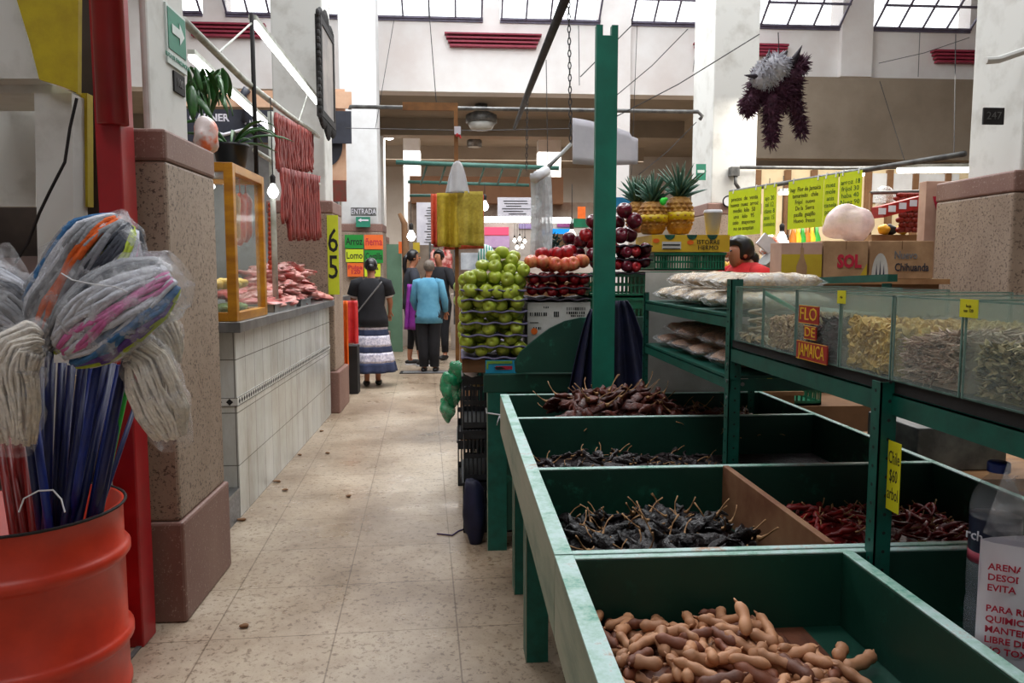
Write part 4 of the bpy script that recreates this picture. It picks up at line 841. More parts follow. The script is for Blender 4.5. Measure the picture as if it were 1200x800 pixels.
for i, (px, yt, yb, mt, cname) in enumerate(((274, 224, 286, 'sausage_y', 'yellowish cured sausage hanging left in the display case'), (281, 226, 288, 'sausage', 'thick orange-red sausage hanging in the middle of the display case'), (288, 226, 284, 'sausage', 'orange-red sausage hanging right in the display case'))):
    a = P(px, yt, X=-1.32); b = P(px, yb, X=-1.32); m = MB(); n = 8; m.tube([a.lerp(b, t / n) for t in range(n + 1)], [.008] + [.036 + .004 * (k % 2) for k in range(n - 1)] + [.01], 12); m.tube([a, (a.x, a.y, ztop - .02)], .003, 6)
    m.build('cured_sausage', M[mt], smooth=True, label=cname, cat='sausage', group='sausages hanging in the display case')
for i in range(7):
    y = lerp(y0 + .12, y1 - .12, i / 6); m = bag_mesh((-1.36 + .03 * (i % 2), y, zsh + .039), (.05, .045, .03), i, 12, 8, .4); m.build('chicken_piece', M['food_yellow'], smooth=True, label='yellow chicken piece on the case shelf, ' + ['nearest', 'second', 'third', 'middle', 'third from far end', 'second from far end', 'farthest'][i] + ' of the row', cat='food', group='yellow chicken pieces on the case shelf')
for i in range(3):
    m = bag_mesh((-1.34, y0 + .14 + .15 * i, zb0 + .06), (.06, .06, .035), i + 20, 12, 8, .4); m.build('herb_bundle', M['food_green'], smooth=True, label='pale green bundle on the case floor, ' + ['nearest', 'middle', 'farthest'][i], cat='food', group='pale green bundles on the case floor')
# pot plant, large leaves and bag on the case
e = empty('potted_plant', (-1.42, 4.62, ztop + .001), 'spiky green plant in a black pot on top of the display case', 'plant')
m = MB(); pr = [(.075, 0), (.1, .15), (.108, .155), (.108, .17), (.095, .17), (.092, .15), (.0, .145)]; m.lathe(pr, (-1.36, 4.82, ztop + .001), 24); m.build('pot', M['black_plastic'], e, smooth=True)
M['leaf_green'] = pm('leaf_green', C(58, 108, 46), C(34, 74, 34), 12, .4)
m = MB(); r = random.Random(5)
for i in range(13):
    a = r.uniform(0, 6.28); L = r.uniform(.2, .42); up = r.uniform(.2, .95); c = Vector((-1.36, 4.82, ztop + .15)); d = Vector((math.cos(a), math.sin(a), 0)); pts = [c + d * (L * t) + Vector((0, 0, L * up * (t * 1.6 - t * t * 1.4))) for t in (0, .2, .4, .6, .8, 1)]
    m.tube(pts, [.006, .011, .012, .01, .007, .001], 6, flat=.3)
m.build('spiky_leaves', M['leaf_green'], e, smooth=True)
e = empty('potted_plant', P(240, 150, X=-1.5), 'broad dark green leaves drooping beside the near pillar above the case', 'plant')
m = MB(); r = random.Random(9)
for i in range(46):
    px, py = r.uniform(220, 262), r.uniform(78, 108); c = P(px, py, X=-1.42 - r.uniform(0, .15)); L = r.uniform(.12, .2); rz = r.uniform(0, 6.28); T = Matrix.Translation(c) @ Euler((r.uniform(-.7, .7), r.uniform(.5, 1.2), rz)).to_matrix().to_4x4()
    vs = []; ns = 6
    for k in range(ns + 1):
        t = k / ns; wd = L * .15 * math.sin(math.pi * min(1, t * .92 + .08)) ** .7; vs += [(t * L, -wd, -t * t * L * .4), (t * L, 0, .008 - t * t * L * .4), (t * L, wd, -t * t * L * .4)]
    m.add(vs, [(3 * k + j, 3 * k + 3 + j, 3 * k + 4 + j, 3 * k + 1 + j) for k in range(ns) for j in (0, 1)], T)
m.build('broad_leaves', M['leaf_green'], e, smooth=True, solid=.001)
m = MB(); a = P(240, 180, X=-1.42); m.tube([a, P(236, 130, X=-1.45), P(240, 92, X=-1.48)], .008, 8); m.build('plant_stem', M['leaf_green'], e, smooth=True)
m = bag_mesh(P(242, 160, X=-1.34), (.06, .08, .1), 12, crumple=.35); m.build('plastic_bag', [pm('bag_orange', C(222, 206, 204), C(226, 108, 62), 7, .4, lo=.45, hi=.58)], smooth=True, label='crumpled white and orange plastic bag behind the near pillar on the case', cat='bag')
# rails, black pole, white post
zr = P(330, 130, X=-1.3).z
e = empty('meat_rail', (-1.3, 5.2, 0), 'cream tubular rail frame over the meat counter', 'rail frame')
m = MB(); m.tube([P(215, 24, X=-1.3), P(287, 95, X=-1.3), P(336, 133, X=-1.3), P(374, 160, X=-1.3)], .02, 10); m.build('upper_rail', M['white_metal'], e, smooth=True)
a = P(289, 96, X=-1.3); m = MB(); m.tube([(a.x, a.y + .6, a.z - .06), (a.x, a.y + .6, 1.116)], .02, 10); m.build('upright', M['white_metal'], e, smooth=True)
m = MB(); m.tube([P(298, 176, X=-1.3), P(335, 199, X=-1.3), P(374, 216, X=-1.3)], .016, 8); m.build('lower_rail', M['white_metal'], e, smooth=True)
m = MB(); m.tube([P(378, 158, X=-1.3), (P(378, 158, X=-1.3).x, P(378, 158, X=-1.3).y, 1.116)], .018, 8); m.build('upright', M['white_metal'], e, smooth=True)
a = P(295, 20, X=-1.28); m = MB(); m.tube([(a.x, a.y, a.z + .02), (a.x, a.y, 1.99)], .014, 8); o = m.build('hanging_pole', M['dark'], smooth=True, label='thin black vertical pole rising above the display case', cat='pole')
def tube_lamp(name, a, b, label, r=.02, group=None, hanger=None):
    a = Vector(a); b = Vector(b); e = empty(name, ((a + b) / 2), label, 'lamp', group); d = (b - a)
    m = MB(); m.bar(a + Vector((0, 0, .03)), b + Vector((0, 0, .03)), .05, .03); m.build('housing', M['white_metal'], e)
    m = MB(); m.tube([a.lerp(b, .01), a.lerp(b, .99)], r, 10); m.build('tube', M['lamp'], e, smooth=True)
    if hanger: m = MB(); [m.tube(h, .006, 6) for h in hanger]; m.build('bracket', M['white_metal'], e)
    return e
a = P(296, 26, X=-1.28); b = P(372, 121, X=-1.28); tube_lamp('fluorescent_lamp', a, b, 'bright fluorescent tube slanting over the meat counter', hanger=[[a, P(256, 62, X=-1.3)], [P(360, 112, X=-1.28), P(350, 142, X=-1.28)]])
a = P(224, 66, X=-1.75); b = P(326, 158, X=-1.75); tube_lamp('fluorescent_lamp', a, b, 'second fluorescent tube, farther left behind the cream rail', r=.03)
def bulb(px, py, D, label, cord_top, warm=False, r=.035, group=None):
    c = P(px, py, Y=D); e = empty('light_bulb', c, label, 'bulb', group); m = MB(); m.lathe([(.001, -r * 1.1), (r * .6, -r * .85), (r, -.1 * r), (r * .8, .6 * r), (r * .4, 1.2 * r), (r * .38, 1.4 * r)], c, 14); m.build('glass_globe', M['lamp_warm' if warm else 'lamp'], e, smooth=True)
    m = MB(); m.lathe([(r * .42, 1.4 * r), (r * .5, 2.6 * r), (r * .2, 3 * r)], c, 12); m.tube([(c.x, c.y, c.z + 2.8 * r), (c.x, c.y, cord_top)], .004, 6); m.build('socket_and_cord', M['dark'], e, smooth=True); return e
bulb(320, 225, 5.5, 'bare white bulb hanging right beside the display case', zr, r=.04); bulb(367, 257, 6.95, 'bare white bulb hanging low in front of the dried meat', zr, r=.04)
# strips of dried meat
M['cecina'] = pm('cecina', C(150, 62, 54), C(116, 40, 40), 20, .45, bmp=.3, rnd=.2)
def strip(px, yt, yb, X, label, group, i, r0=.016):
    a = P(px, yt, X=X); b = Vector((a.x, a.y, P(px, yb, X=X).z)); m = MB(); n = 9; r = random.Random(i)
    m.tube([a.lerp(b, t / n) + Vector((r.uniform(-.006, .006), r.uniform(-.006, .006), 0)) for t in range(n + 1)], [r0 * r.uniform(.8, 1.2) for t in range(n + 1)], 7, flat=.7)
    m.build('meat_strip', M['cecina'], smooth=True, label=label, cat='dried meat', group=group)
G1 = 'dried meat strips on the upper rail'; G2 = 'dried meat strips on the lower rail'
for i in range(34):
    px = 323 + i * 42 / 33; strip(px, 132 + i * 23 / 33, 197 + (i * 7 % 5), -1.26 - .05 * (i % 2), 'dark red meat strip hanging from the upper cream rail', G1, i)
for i in range(34):
    px = 330 + i * 43 / 33; strip(px, 196 + i * 10 / 33, (262 if i < 5 else 282) - (i * 5 % 7), -1.24 - .06 * (i % 2), 'long dark red meat strip hanging from the lower cream rail', G2, i + 60, .016)
# raw meat pile and trays
M['meat'] = pm('meat', C(214, 160, 150), C(176, 90, 86), 9, .35, bmp=.3, rnd=.15, lo=.4, hi=.62); M['meat_red'] = pm('meat_red', C(184, 92, 88), C(210, 160, 150), 9, .35, bmp=.3, rnd=.15, lo=.5, hi=.7)
r = random.Random(21)
for i in range(64):
    lay = i // 16; k = i % 16; t = k / 15; Y = lerp(5.45 + lay * .16, 7.25 - lay * .08, t); X = -1.36 - .08 * (i % 3) - lay * .03 + r.uniform(-.03, .03); z = 1.118 + .05 + lay * .078 * min(1, .35 + t * 1.4)
    m = bag_mesh((X, Y, z), (.09 + r.uniform(0, .08), .13, .034), i, 16, 10, .8, Euler((r.uniform(-.3, .3), r.uniform(-.3, .3), r.uniform(0, 3))).to_matrix().to_4x4())
    m.build('raw_meat_cut', M['meat' if r.random() < .7 else 'meat_red'], smooth=True, label='pale raw meat cut in the heap on the steel counter top', cat='meat', group='raw meat cuts heaped on the counter')
def tray(px0, px1, pyb, X0, label, cat='tray'):
    a = P(px0, pyb, X=-1.24); b = P(px1, pyb - 3, X=-1.24); m = MB(); y0, y1 = a.y, b.y; z = 1.1155; x0, x1 = -1.5, -1.225
    m.box(x0, x1, y0, y1, z, z + .004)
    for q in ((x0, x0 + .004, y0, y1), (x1 - .004, x1, y0, y1), (x0, x1, y0, y0 + .004), (x0, x1, y1 - .004, y1)): m.box(*q, z + .003, z + .05)
    for q in ((x0 - .01, x0 + .004, y0, y1), (x1 - .004, x1 + .01, y0, y1), (x0, x1, y0 - .01, y0 + .004), (x0, x1, y1 - .004, y1 + .01)): m.box(*q, z + .05, z + .054)
    m.build('steel_tray', M['steel'], label=label, cat=cat)
tray(319, 345, 354, 0, 'deep steel tray on the counter next to the display case'); tray(350, 362, 350, 0, 'shallow steel tray on the counter in front of the meat heap')
# garland behind the case
m = MB(); 
for i in range(16): c = P(317, 240 + i * 5.6, X=-1.5); m.ball(c, (.022, .022, .022), 8, 6)
m.build('sausage_string', M['sausage'], smooth=True, label='string of small brown links hanging just right of the display case', cat='sausage')
# framed picture at the second pillar
XPp = -1.16; qs = [P(373, 22, X=XPp), P(391, 44, X=XPp), P(391, 152, X=XPp), P(373, 134, X=XPp)]
ya, yb = qs[0].y, 7.5; zt_, zb2 = 3.28, 2.3; zt_ = (qs[0].z + qs[1].z) / 2; zb2 = (qs[2].z + qs[3].z) / 2
e = empty('framed_picture', (XPp, (ya + yb) / 2, zb2), 'black ornate framed picture hung beside the second pillar over the aisle', 'picture')
m = MB(); m.box(XPp - .02, XPp + .012, ya + .05, yb - .05, zb2 + .05, zt_ - .05); m.build('picture_panel', pm('picture_grey', C(168, 160, 154), C(120, 116, 116), 3, .5), e)
m = MB(); r = random.Random(2)
for z in (zb2, zt_ - .06): m.box(XPp - .03, XPp + .02, ya, yb, z, z + .06)
for y in (ya, yb - .06): m.box(XPp - .03, XPp + .02, y, y + .06, zb2 + .06, zt_ - .06)
for k in range(22):
    t = k / 21; s = .025 + .035 * abs(math.sin(t * 9)) + .04 * (abs(t - .5) < .12)
    m.ball((XPp, lerp(ya, yb, t), zt_ + s * .5), (.02, .03, s), 8, 6); m.ball((XPp, lerp(ya, yb, t), zb2 - s * .5), (.02, .03, s), 8, 6)
for k in range(16): t = k / 15; s = .02 + .03 * abs(math.sin(t * 7)); m.ball((XPp, ya - s * .4, lerp(zb2, zt_, t)), (.02, s, .04), 8, 6)
m.build('ornate_frame', M['dark'], e, smooth=False)
m = MB(); [m.box(-1.25, XPp, yb + .005, yb + .02 + .06, z, z + .03) for z in (zb2 + .12, zt_ - .12)]; m.build('bracket', M['grey_metal'], e)
# butcher stall sign behind
Ys = 9.6
def panel(name, px0, px1, py0, py1, Y, mat, label, cat, th=.03, parent=None, kind=None):
    a = P(px0, py0, Y=Y); b = P(px1, py1, Y=Y); m = MB(); m.box(a.x, b.x, Y, Y + th, b.z, a.z)
    return m.build(name, M[mat] if isinstance(mat, str) else mat, parent) if parent else m.build(name, M[mat] if isinstance(mat, str) else mat, label=label, cat=cat, kind=kind)
M['sign_dark'] = pm('sign_dark', C(52, 54, 66), C(40, 42, 52), 5, .5); M['peach'] = pm('peach', C(222, 182, 152), C(206, 160, 130), 4, .7)
e = empty('butcher_sign', P(270, 170, Y=Ys), 'dark butcher stall sign with white capital letters behind the potted plant', 'sign')
panel('fascia', 190, 412, 127, 168, Ys, 'sign_dark', '', '', parent=e); panel('peach_panel', 190, 412, 104, 127, Ys + .02, 'peach', '', '', parent=e)
text('lettering', 'CARNER', P(245, 138, Y=Ys - .003), .12, M['paper_white'], e, bold=.003); text('lettering', 'ACCER', P(306, 142, Y=Ys - .003), .12, M['paper_white'], e, bold=.003)
m = MB(); m.tube([P(236, 150, Y=Ys - .02), P(262, 158, Y=Ys - .02), P(285, 152, Y=Ys - .02), P(300, 150, Y=Ys - .02), P(330, 160, Y=Ys - .02)], .02, 6); m.build('white_scroll', M['paper_white'], e, smooth=True)
m = MB(); m.tube([P(287, 143, Y=Ys - .02), P(290, 128, Y=Ys - .02), P(284, 112, Y=Ys - .02), P(290, 104, Y=Ys - .02)], .05, 8); m.build('bull_figure', M['sign_dark'], e, smooth=True)
e = empty('mural_panel', P(395, 205, Y=Ys + .1), 'peach mural panel with dark curved shapes between the second and third pillars', 'sign')
panel('mural_board', 380, 406, 104, 212, Ys + .1, 'peach', '', '', parent=e)
m = MB(); m.lathe([(.001, 0), (.22, 0), (.22, .012), (.001, .012)], (0, 0, 0), 28, Matrix.Translation(P(380, 170, Y=Ys + .09)) @ Matrix.Rotation(R(90), 4, 'X'), 1, 1.2); m.build('dark_roundel', M['sign_dark'], e)
m = MB(); a = P(381, 211, Y=Ys + .05); b = P(406, 236, Y=Ys + .05); m.box(a.x, b.x, Ys + .05, Ys + .08, b.z, a.z); m.build('red_panel', pm('brownred', C(120, 44, 34), C(90, 60, 44), 12, .6), e)
# stall back under the sign
m = MB(); a = P(200, 168, Y=Ys + .3); b = P(404, 600, Y=Ys + .3); m.box(-5, b.x, Ys + .3, Ys + .4, 0, a.z); m.build('stall_backwall', pm('stall_back', C(150, 150, 150), C(110, 108, 106), 2, .7), kind='structure')
# second counter beyond the pillar with hanging orange and red bags
e = empty('meat_counter', (-1.9, 10, 0), 'second pale counter beyond the second pillar, behind the orange bag', 'counter')
m = MB(); m.box(-2.4, -1.42, 8.6, 9.84, 0, 1.02); m.build('tiled_base', M['tile'], e); m = MB(); m.box(-2.42, -1.36, 8.55, 9.86, 1.02, 1.08); m.build('steel_top', M['steel'], e)
M['orange_cloth'] = pm('orange_cloth', C(236, 112, 28), C(216, 92, 20), 14, .5); M['red_cloth'] = pm('red_cloth', C(214, 56, 58), C(190, 40, 46), 14, .5)
def hang(px0, px1, py0, py1, Y, mat, label, cat='bag', name='hanging_bag', seed=0, taper=.0, wav=.02, group=None, parent=None):
    a = P(px0, py0, Y=Y); b = P(px1, py1, Y=Y); h = a.z - b.z; wd = b.x - a.x
    m = grid_mb(lambda u, v: Vector((a.x + wd * (u + taper * (v) * (.5 - u) * 2), Y + wav * math.sin(u * 11 + seed) * (.3 + v) + .01 * mnoise.noise(Vector((u * 4, v * 4, seed))), a.z - h * v * (1 - .012 * math.sin(u * 3 + seed)))), 18, 14)
    return m.build(name, M[mat], parent, smooth=True, solid=.004, label=label, cat=cat, group=group)
hang(396, 409, 352, 432, 8.4, 'orange_cloth', 'bright orange plastic bag hanging at the second pillar base', seed=1); hang(404, 420, 352, 402, 8.5, 'red_cloth', 'red bag hanging behind the orange one beside the woman in the striped skirt', seed=2)
m = MB(); a = P(403, 405, Y=8.75); b = P(420, 445, Y=8.75); m.box(a.x, b.x, 8.7, 8.9, 0, a.z); m.build('dark_bin', M['dark'], label='dark green-black bin standing under the hanging red bag', cat='bin')
# price cards on the third pillar and the second
Y3 = 11.94
cardc = {'g': (24, 140, 50), 'o': (240, 110, 40), 'l': (206, 220, 40)}
for k, c in cardc.items(): M['card_' + k] = pm('card_' + k, C(*c), None, 3, .6)
def card(x0, x1, y0, y1, Y, c, tx, label, ink='ink', group=None):
    a = P(x0, y0, Y=Y); b = P(x1, y1, Y=Y); e = empty('price_card', ((a.x + b.x) / 2, Y, b.z), label, 'price card', group); m = MB(); m.box(a.x, b.x, Y - .006, Y, b.z, a.z); m.build('card_board', M['card_' + c], e)
    t = text('handwriting', tx, ((a.x + b.x) / 2, Y - .0075, (a.z + b.z) / 2), (a.z - b.z) * (.75 if '\n' not in tx else .42), M[ink], e, bold=.002, line=.8)
    wv = max(v.co.x for v in t.data.vertices) - min(v.co.x for v in t.data.vertices); t.scale.x = min(1.3, (b.x - a.x) * .9 / max(wv, .01))
GC = 'fluorescent price cards on the third pillar'
card(404, 426, 275, 291, Y3, 'g', 'Arroz', 'green card at the top left of the pillar card grid', group=GC); card(427, 449, 275, 292, Y3, 'o', 'ñema', 'orange card at the top right of the pillar card grid', 'ink_red', GC)
card(405, 426, 292, 307, Y3, 'l', 'Lomo', 'lime card reading Lomo at the middle left of the pillar card grid', group=GC); card(427, 449, 293, 308, Y3, 'g', 'Costilla', 'green card at the middle right of the pillar card grid', group=GC)
card(407, 426, 308, 324, Y3, 'o', 'Pulpa\n120', 'orange card at the bottom left of the pillar card grid', 'ink_red', GC); card(427, 446, 309, 324, Y3, 'l', 'Pata\n80', 'lime card at the bottom right of the pillar card grid', group=GC)
e = empty('exit_sign', P(425, 265, Y=Y3), 'small green sign with a left arrow above the pillar price cards', 'sign'); panel('board', 417, 434, 254, 266, Y3 - .01, 'sign_green', '', '', parent=e, th=.01)
zc = P(425, 258, Y=Y3).z; xa = P(419.5, 258, Y=Y3).x; xb = P(432, 258, Y=Y3).x; yy = Y3 - .014
m = MB(); m.prism([(xa, yy, zc), (xa + .05, yy, zc + .03), (xa + .05, yy, zc + .012), (xb, yy, zc + .012), (xb, yy, zc - .012), (xa + .05, yy, zc - .012), (xa + .05, yy, zc - .03)], (0, .003, 0)); m.build('arrow', M['paper_white'], e)
e = empty('grey_plate', P(425, 253, Y=Y3), 'grey lettered plate above the small green arrow sign', 'sign'); panel('board', 411, 441, 243, 253, Y3 - .01, 'grey_metal', '', '', parent=e, th=.01); t = text('lettering', 'ENTRADA', P(426, 248, Y=Y3 - .013), .11, M['paper_white'], e, sx=.75)
card(383, 398, 252, 345, 7.545, 'l', '6\n5', 'tall lime green card tied to the second pillar behind the meat', group=None)

# ------------------------------------------------------------ fruit stand
e = empty('fruit_table', (.8, 4.5, 0), 'dark green fruit stand table with a curved front board', 'table')
m = MB(); m.box(.14, .235, 3.73, 3.76, 0, .86); m.box(.14, .16, 3.76, 3.83, 0, .86); m.mi = 1; m.box(.137, .1405, 3.729, 3.735, 0, .86); m.build('leg', [M['green_slot'], M['worn_side']], e)
for x, y in ((.14, 5.3), (1.9, 3.73), (1.9, 5.3)): m = MB(); m.box(x, x + .08, y, y + .03, 0, .86); m.box(x, x + .02, y + .03, y + .1, 0, .86); m.build('leg', M['green_slot'], e)
m = MB(); m.box(.125, 2.0, 3.74, 5.45, .86, .885); m.mi = 1; m.box(.12, 2.0, 3.728, 3.74, .80, .89); m.build('table_top', [M['green_wood'], M['green_wood']], e, bevel=.003)
m = MB(); m.box(.235, 1.9, 3.745, 3.76, .1, .86); m.build('front_panel', M['green_wood'], e)
Yc = 3.70
m = MB(); m.prism(poly([(604, 436), (603, 424), (610, 412), (617, 406), (630, 395), (645, 384), (662, 376), (680, 372), (720, 371), (778, 371), (780, 436)], Yc), (0, .022, 0)); m.build('curved_board', M['green_wood'], e, bevel=.002)
# green post with slotted top
a = P(711, 445, Y=3.47); pz = P(713, 29, Y=3.45).z; px_ = P(709, 300, Y=3.45).x
e = empty('green_post', (px_, 3.47, 0), 'tall flat teal green post with a notched top between bins and fruit', 'post')
m = MB(); h = .048; m.box(px_ - h, px_ + h, 3.45, 3.49, 0, pz - .045); m.box(px_ - h, px_ - h + .028, 3.45, 3.49, pz - .045, pz); m.box(px_ + h - .028, px_ + h, 3.45, 3.49, pz - .045, pz); m.build('post_board', M['green_post'], e)
# navy cloth draped beside the post
def drape(name, p_top, p_bot, Y, label, seed, mat='navy', zlen=None):
    (x0, x1, yt), (x2, x3, yb) = p_top, p_bot
    def f(u, v):
        x = lerp(lerp(x0, x1, u), lerp(x2, x3, u), v ** .8); y = lerp(yt, yb, v); q = P(x, y, Y=Y)
        return Vector((q.x, Y + .03 * math.sin(u * 16 + seed) * (.3 + v), q.z))
    return grid_mb(f, 40, 16).build(name, M[mat], smooth=True, solid=.004, label=label, cat='cloth')
drape('draped_cloth', ((694, 704, 376), (666, 712, 462)), ((0, 0, 0), (0, 0, 0)), 3.6, '', 0) if False else None
def drape2(px, label, seed, Y):
    def f(u, v):
        (a0, a1, ya), (b0, b1, yb) = px; x = lerp(lerp(a0, a1, u), lerp(b0, b1, u), v ** .75); q = P(x, lerp(ya, yb, v), Y=Y); return Vector((q.x, Y + .028 * math.sin(u * 15 + seed) * (.3 + v), q.z))
    return grid_mb(f, 40, 16).build('draped_cloth', M['navy'], smooth=True, solid=.004, label=label, cat='cloth')
drape2(((692, 700, 362), (664, 704, 470)), 'navy cloth hanging left of the green post', 0, 3.58); drape2(((722, 735, 352), (712, 774, 476)), 'navy cloth hanging right of the green post', 2, 3.58)
# ------------------------------------------------------------ apples
def apple_proto(name, mat, r=.034, sq=.92, seed=0):
    m = MB(); pr = [(.001, -.78), (.3, -.9), (.62, -.8), (.88, -.45), (1, .0), (.96, .4), (.74, .78), (.42, .92), (.18, .82), (.001, .62)]
    m.lathe([(a * r, b * r * sq) for a, b in pr], (0, 0, 0), 16)
    for v in m.v: v *= 1 + .05 * mnoise.noise(v * 30 + Vector((seed, 0, 0)))
    o = m.build(name, mat, smooth=True); o.location = (0, 0, 0)
    s = MB(); s.tube([(0, 0, r * .5), (.002, 0, r * .95), (.006, 0, r * 1.15)], [.0018, .0014, .002], 6); st = s.build('stem', M['stem_tan'], o, local=True); st.location = (0, 0, r * sq * .9 - r * .8 if 0 else 0); return o
M['apple_green'] = pm('apple_green', C(172, 184, 62), C(148, 168, 48), 12, .32, rnd=.14); M['apple_red'] = pm('apple_red', C(176, 24, 34), C(120, 14, 26), 22, .28, rnd=.2, stretch=(3, 3, .6)); M['apple_pink'] = pm('apple_pink', C(206, 62, 52), C(222, 146, 96), 22, .32, rnd=.12, stretch=(2, 2, .6)); M['apple_dark'] = pm('apple_dark', C(104, 16, 38), C(60, 10, 26), 22, .22, rnd=.2)
AP = {k: apple_proto(k + '_apple', M['apple_' + k], {'green': .0345, 'red': .036, 'pink': .037, 'dark': .04}[k]) for k in ('green', 'red', 'pink', 'dark')}
ra = random.Random(44)
def put_apple(k, c, label, group, s=1.0, face=False):
    o = copy_tree(AP[k]); o.location = c; o.rotation_euler = (R(70) + ra.uniform(-.4, .4) if ra.random() < .55 else ra.uniform(-.5, .5), ra.uniform(-.4, .4), ra.uniform(-.6, .6)); o.scale = (s, s, s)
    o['label'] = label; o['category'] = 'apple'; o['group'] = group
M['tray'] = pm('tray', C(104, 98, 126), C(76, 72, 98), 10, .7); M['tray_dark'] = pm('tray_dark', C(40, 26, 44), C(28, 18, 32), 10, .7)
def tray_sheet(x0, x1, y0, y1, z, mat, label, group, seed=0):
    m = grid_mb(lambda u, v: Vector((lerp(x0, x1, u), lerp(y0, y1, v), z + .004 * math.sin(u * 22 + seed) + .003 * math.sin(v * 20))), 30, 16)
    m.build('fruit_tray', M[mat], smooth=True, solid=.0065, label=label, cat='tray', group=group)
XA0, XA1 = P(541, 360, Y=3.87).x, P(616, 360, Y=3.87).x
rows = [411, 398, 385, 371, 357.5, 344]; nm_ = ['bottom', 'second', 'third', 'fourth', 'fifth', 'sixth']
GG = 'green apples in the stack'; pit = (XA1 - XA0 - .02) / 5
zr_ = [P(578, y, Y=3.87).z for y in rows]
for i, z in enumerate(zr_):
    tray_sheet(XA0 - .004, XA1 + .004, 3.80, 4.2, z - .031, 'tray', f'purple grey moulded tray sheet under the {nm_[i]} layer of green apples', 'tray sheets in the green apple stack', i)
    for d in range(4):
        for j in range(5):
            if d > 1 and j not in (0, 4) and i < 5: continue
            off = (.009 if (i + d) % 2 else -.006) * (0 if j in (0, 4) else 1)
            put_apple('green', (XA0 + .036 + pit * j + off + ra.uniform(-.004, .004), 3.862 + d * .075 + (.008 if j % 2 else 0), z - .002), f'green apple in the {nm_[i]} layer from the table of the apple stack', GG, ra.uniform(1.0, 1.12))
m = MB(); m.box(XA0 + .075, XA1 - .08, 3.93, 4.18, zr_[0] - .03, zr_[4]); 
for k in range(5): pass
tz = P(578, 337, Y=3.87).z - .012
tray_sheet(XA0 - .005, XA1, 3.81, 4.2, tz, 'tray', 'purple grey moulded tray sheet under the loose heap of green apples', 'tray sheets in the green apple stack', 9)
heap = [(548, 329), (561, 329), (581, 331), (596, 328), (608, 333), (566, 317), (582, 317), (596, 317), (610, 319), (577, 306), (588, 303), (602, 306), (552, 331)]
for i, (x, y) in enumerate(heap):
    for d in range(3 if y > 325 else 2):
        q = P(x, y, Y=3.87 + (0 if y > 325 else .03 if y > 312 else .06)); put_apple('green', (q.x, q.y + d * .073, q.z), 'green apple in the loose heap on top of the apple stack', GG, ra.uniform(.92, 1.06))
# blue fruit box under the stack
zb0 = .886; zb1 = zr_[0] - .037
e = empty('fruit_box', ((XA0 + XA1) / 2, 4, .886), 'low cardboard fruit box with bright blue printed end under the green apples', 'box')
m = MB(); xb0 = P(569, 430, Y=3.8).x; xb1 = P(605, 430, Y=3.8).x; m.box(XA0 + .0, XA1, 3.83, 4.22, zb0, zb1); m.build('carton', M['card_dark'], e)
M['box_blue'] = pm('box_blue', C(30, 150, 186), C(24, 130, 170), 8, .5); M['box_green'] = pm('box_green', C(120, 160, 60), C(100, 140, 50), 8, .5)
m = MB(); m.box(xb0, xb1, 3.80, 3.829, zb0 + .0, zb1 - .003); m.build('blue_end', M['box_blue'], e); m = MB(); m.box(xb0 + .006, xb1 - .02, 3.798, 3.7995, zb1 - .02, zb1 - .006); m.box(xb0 + .004, xb0 + .014, 3.798, 3.7995, zb0 + .02, zb1 - .02); m.build('green_print', M['box_green'], e)
m = MB(); zc = (zb0 + zb1) / 2 - .004; m.box(xb0 + .05, xb1 - .02, 3.798, 3.7995, zc - .012, zc + .006); m.build('red_print', M['ink_red'], e); m = MB(); m.prism([(xb0 + .04, 3.7975, zc), (xb0 + .075, 3.7975, zc + .004), (xb0 + .1, 3.7975, zc - .006), (xb0 + .06, 3.7975, zc - .012)], (0, -.001, 0)); m.build('dark_print', M['dark'], e)
# white apple box with red apples
X0, X1 = P(618, 360, Y=3.9).x, P(692, 360, Y=3.9).x; zw = P(650, 354, Y=3.9).z
e = empty('fruit_box', ((X0 + X1) / 2, 4.1, .886), 'white printed apple carton behind the curved green board', 'box')
m = MB(); m.box(X0, X1, 3.9, 4.35, .886, zw); m.build('carton', M['card_white'], e, bevel=.002)
m = MB(); r = random.Random(4)
def marks(x0, x1, y0, y1, n, hgt):
    for k in range(n):
        x = lerp(x0, x1, k / n); a = P(x, y0, Y=3.899); b = P(x + (x1 - x0) / n * r.uniform(.3, .8), y1, Y=3.899); m.box(a.x, b.x, 3.8985, 3.8999, b.z, a.z)
marks(664, 687, 360, 363.5, 14, 0); marks(664, 686, 365, 368, 9, 0); marks(669, 686, 369, 371, 7, 0); marks(621, 642, 366, 370, 8, 0); marks(649, 656, 365, 371, 3, 0); marks(637, 644, 359, 361, 3, 0); marks(625, 636, 383, 386, 4, 0); marks(621, 652, 377.5, 378.3, 1, 0)
m.build('printed_marks', M['ink'], e)
c = P(626, 388, Y=3.898); m = MB(); m.lathe([(.001, 0), (.017, 0), (.017, .001), (.001, .001)], (0, 0, 0), 16, Matrix.Translation(c) @ Matrix.Rotation(R(90), 4, 'X')); m.build('round_sticker', M['orange_cloth'], e)
for i, (yc, nmv) in enumerate(((343, 'lower'), (330, 'upper'))):
    z = P(650, yc, Y=3.95).z; tray_sheet(X0 - .0, X1, 3.89, 4.3, z - .034, 'tray_dark', f'dark purple {nmv} tray of red apples on the white carton', 'dark trays under the red apples', i)
    for j in range(6):
        for d in range(3): put_apple('red', (lerp(X0 + .035, X1 - .035, j / 5), 3.94 + d * .08, z), f'red apple in the {nmv} dark tray on the white carton', 'red apples on the white carton', .78)
zt0 = P(650, 319, Y=3.93).z; tray_sheet(X0 - .005, X1 + .01, 3.89, 4.3, zt0 - .02, 'tray_dark', 'dark purple top tray holding the heap of pinkish apples', 'dark trays under the red apples', 5)
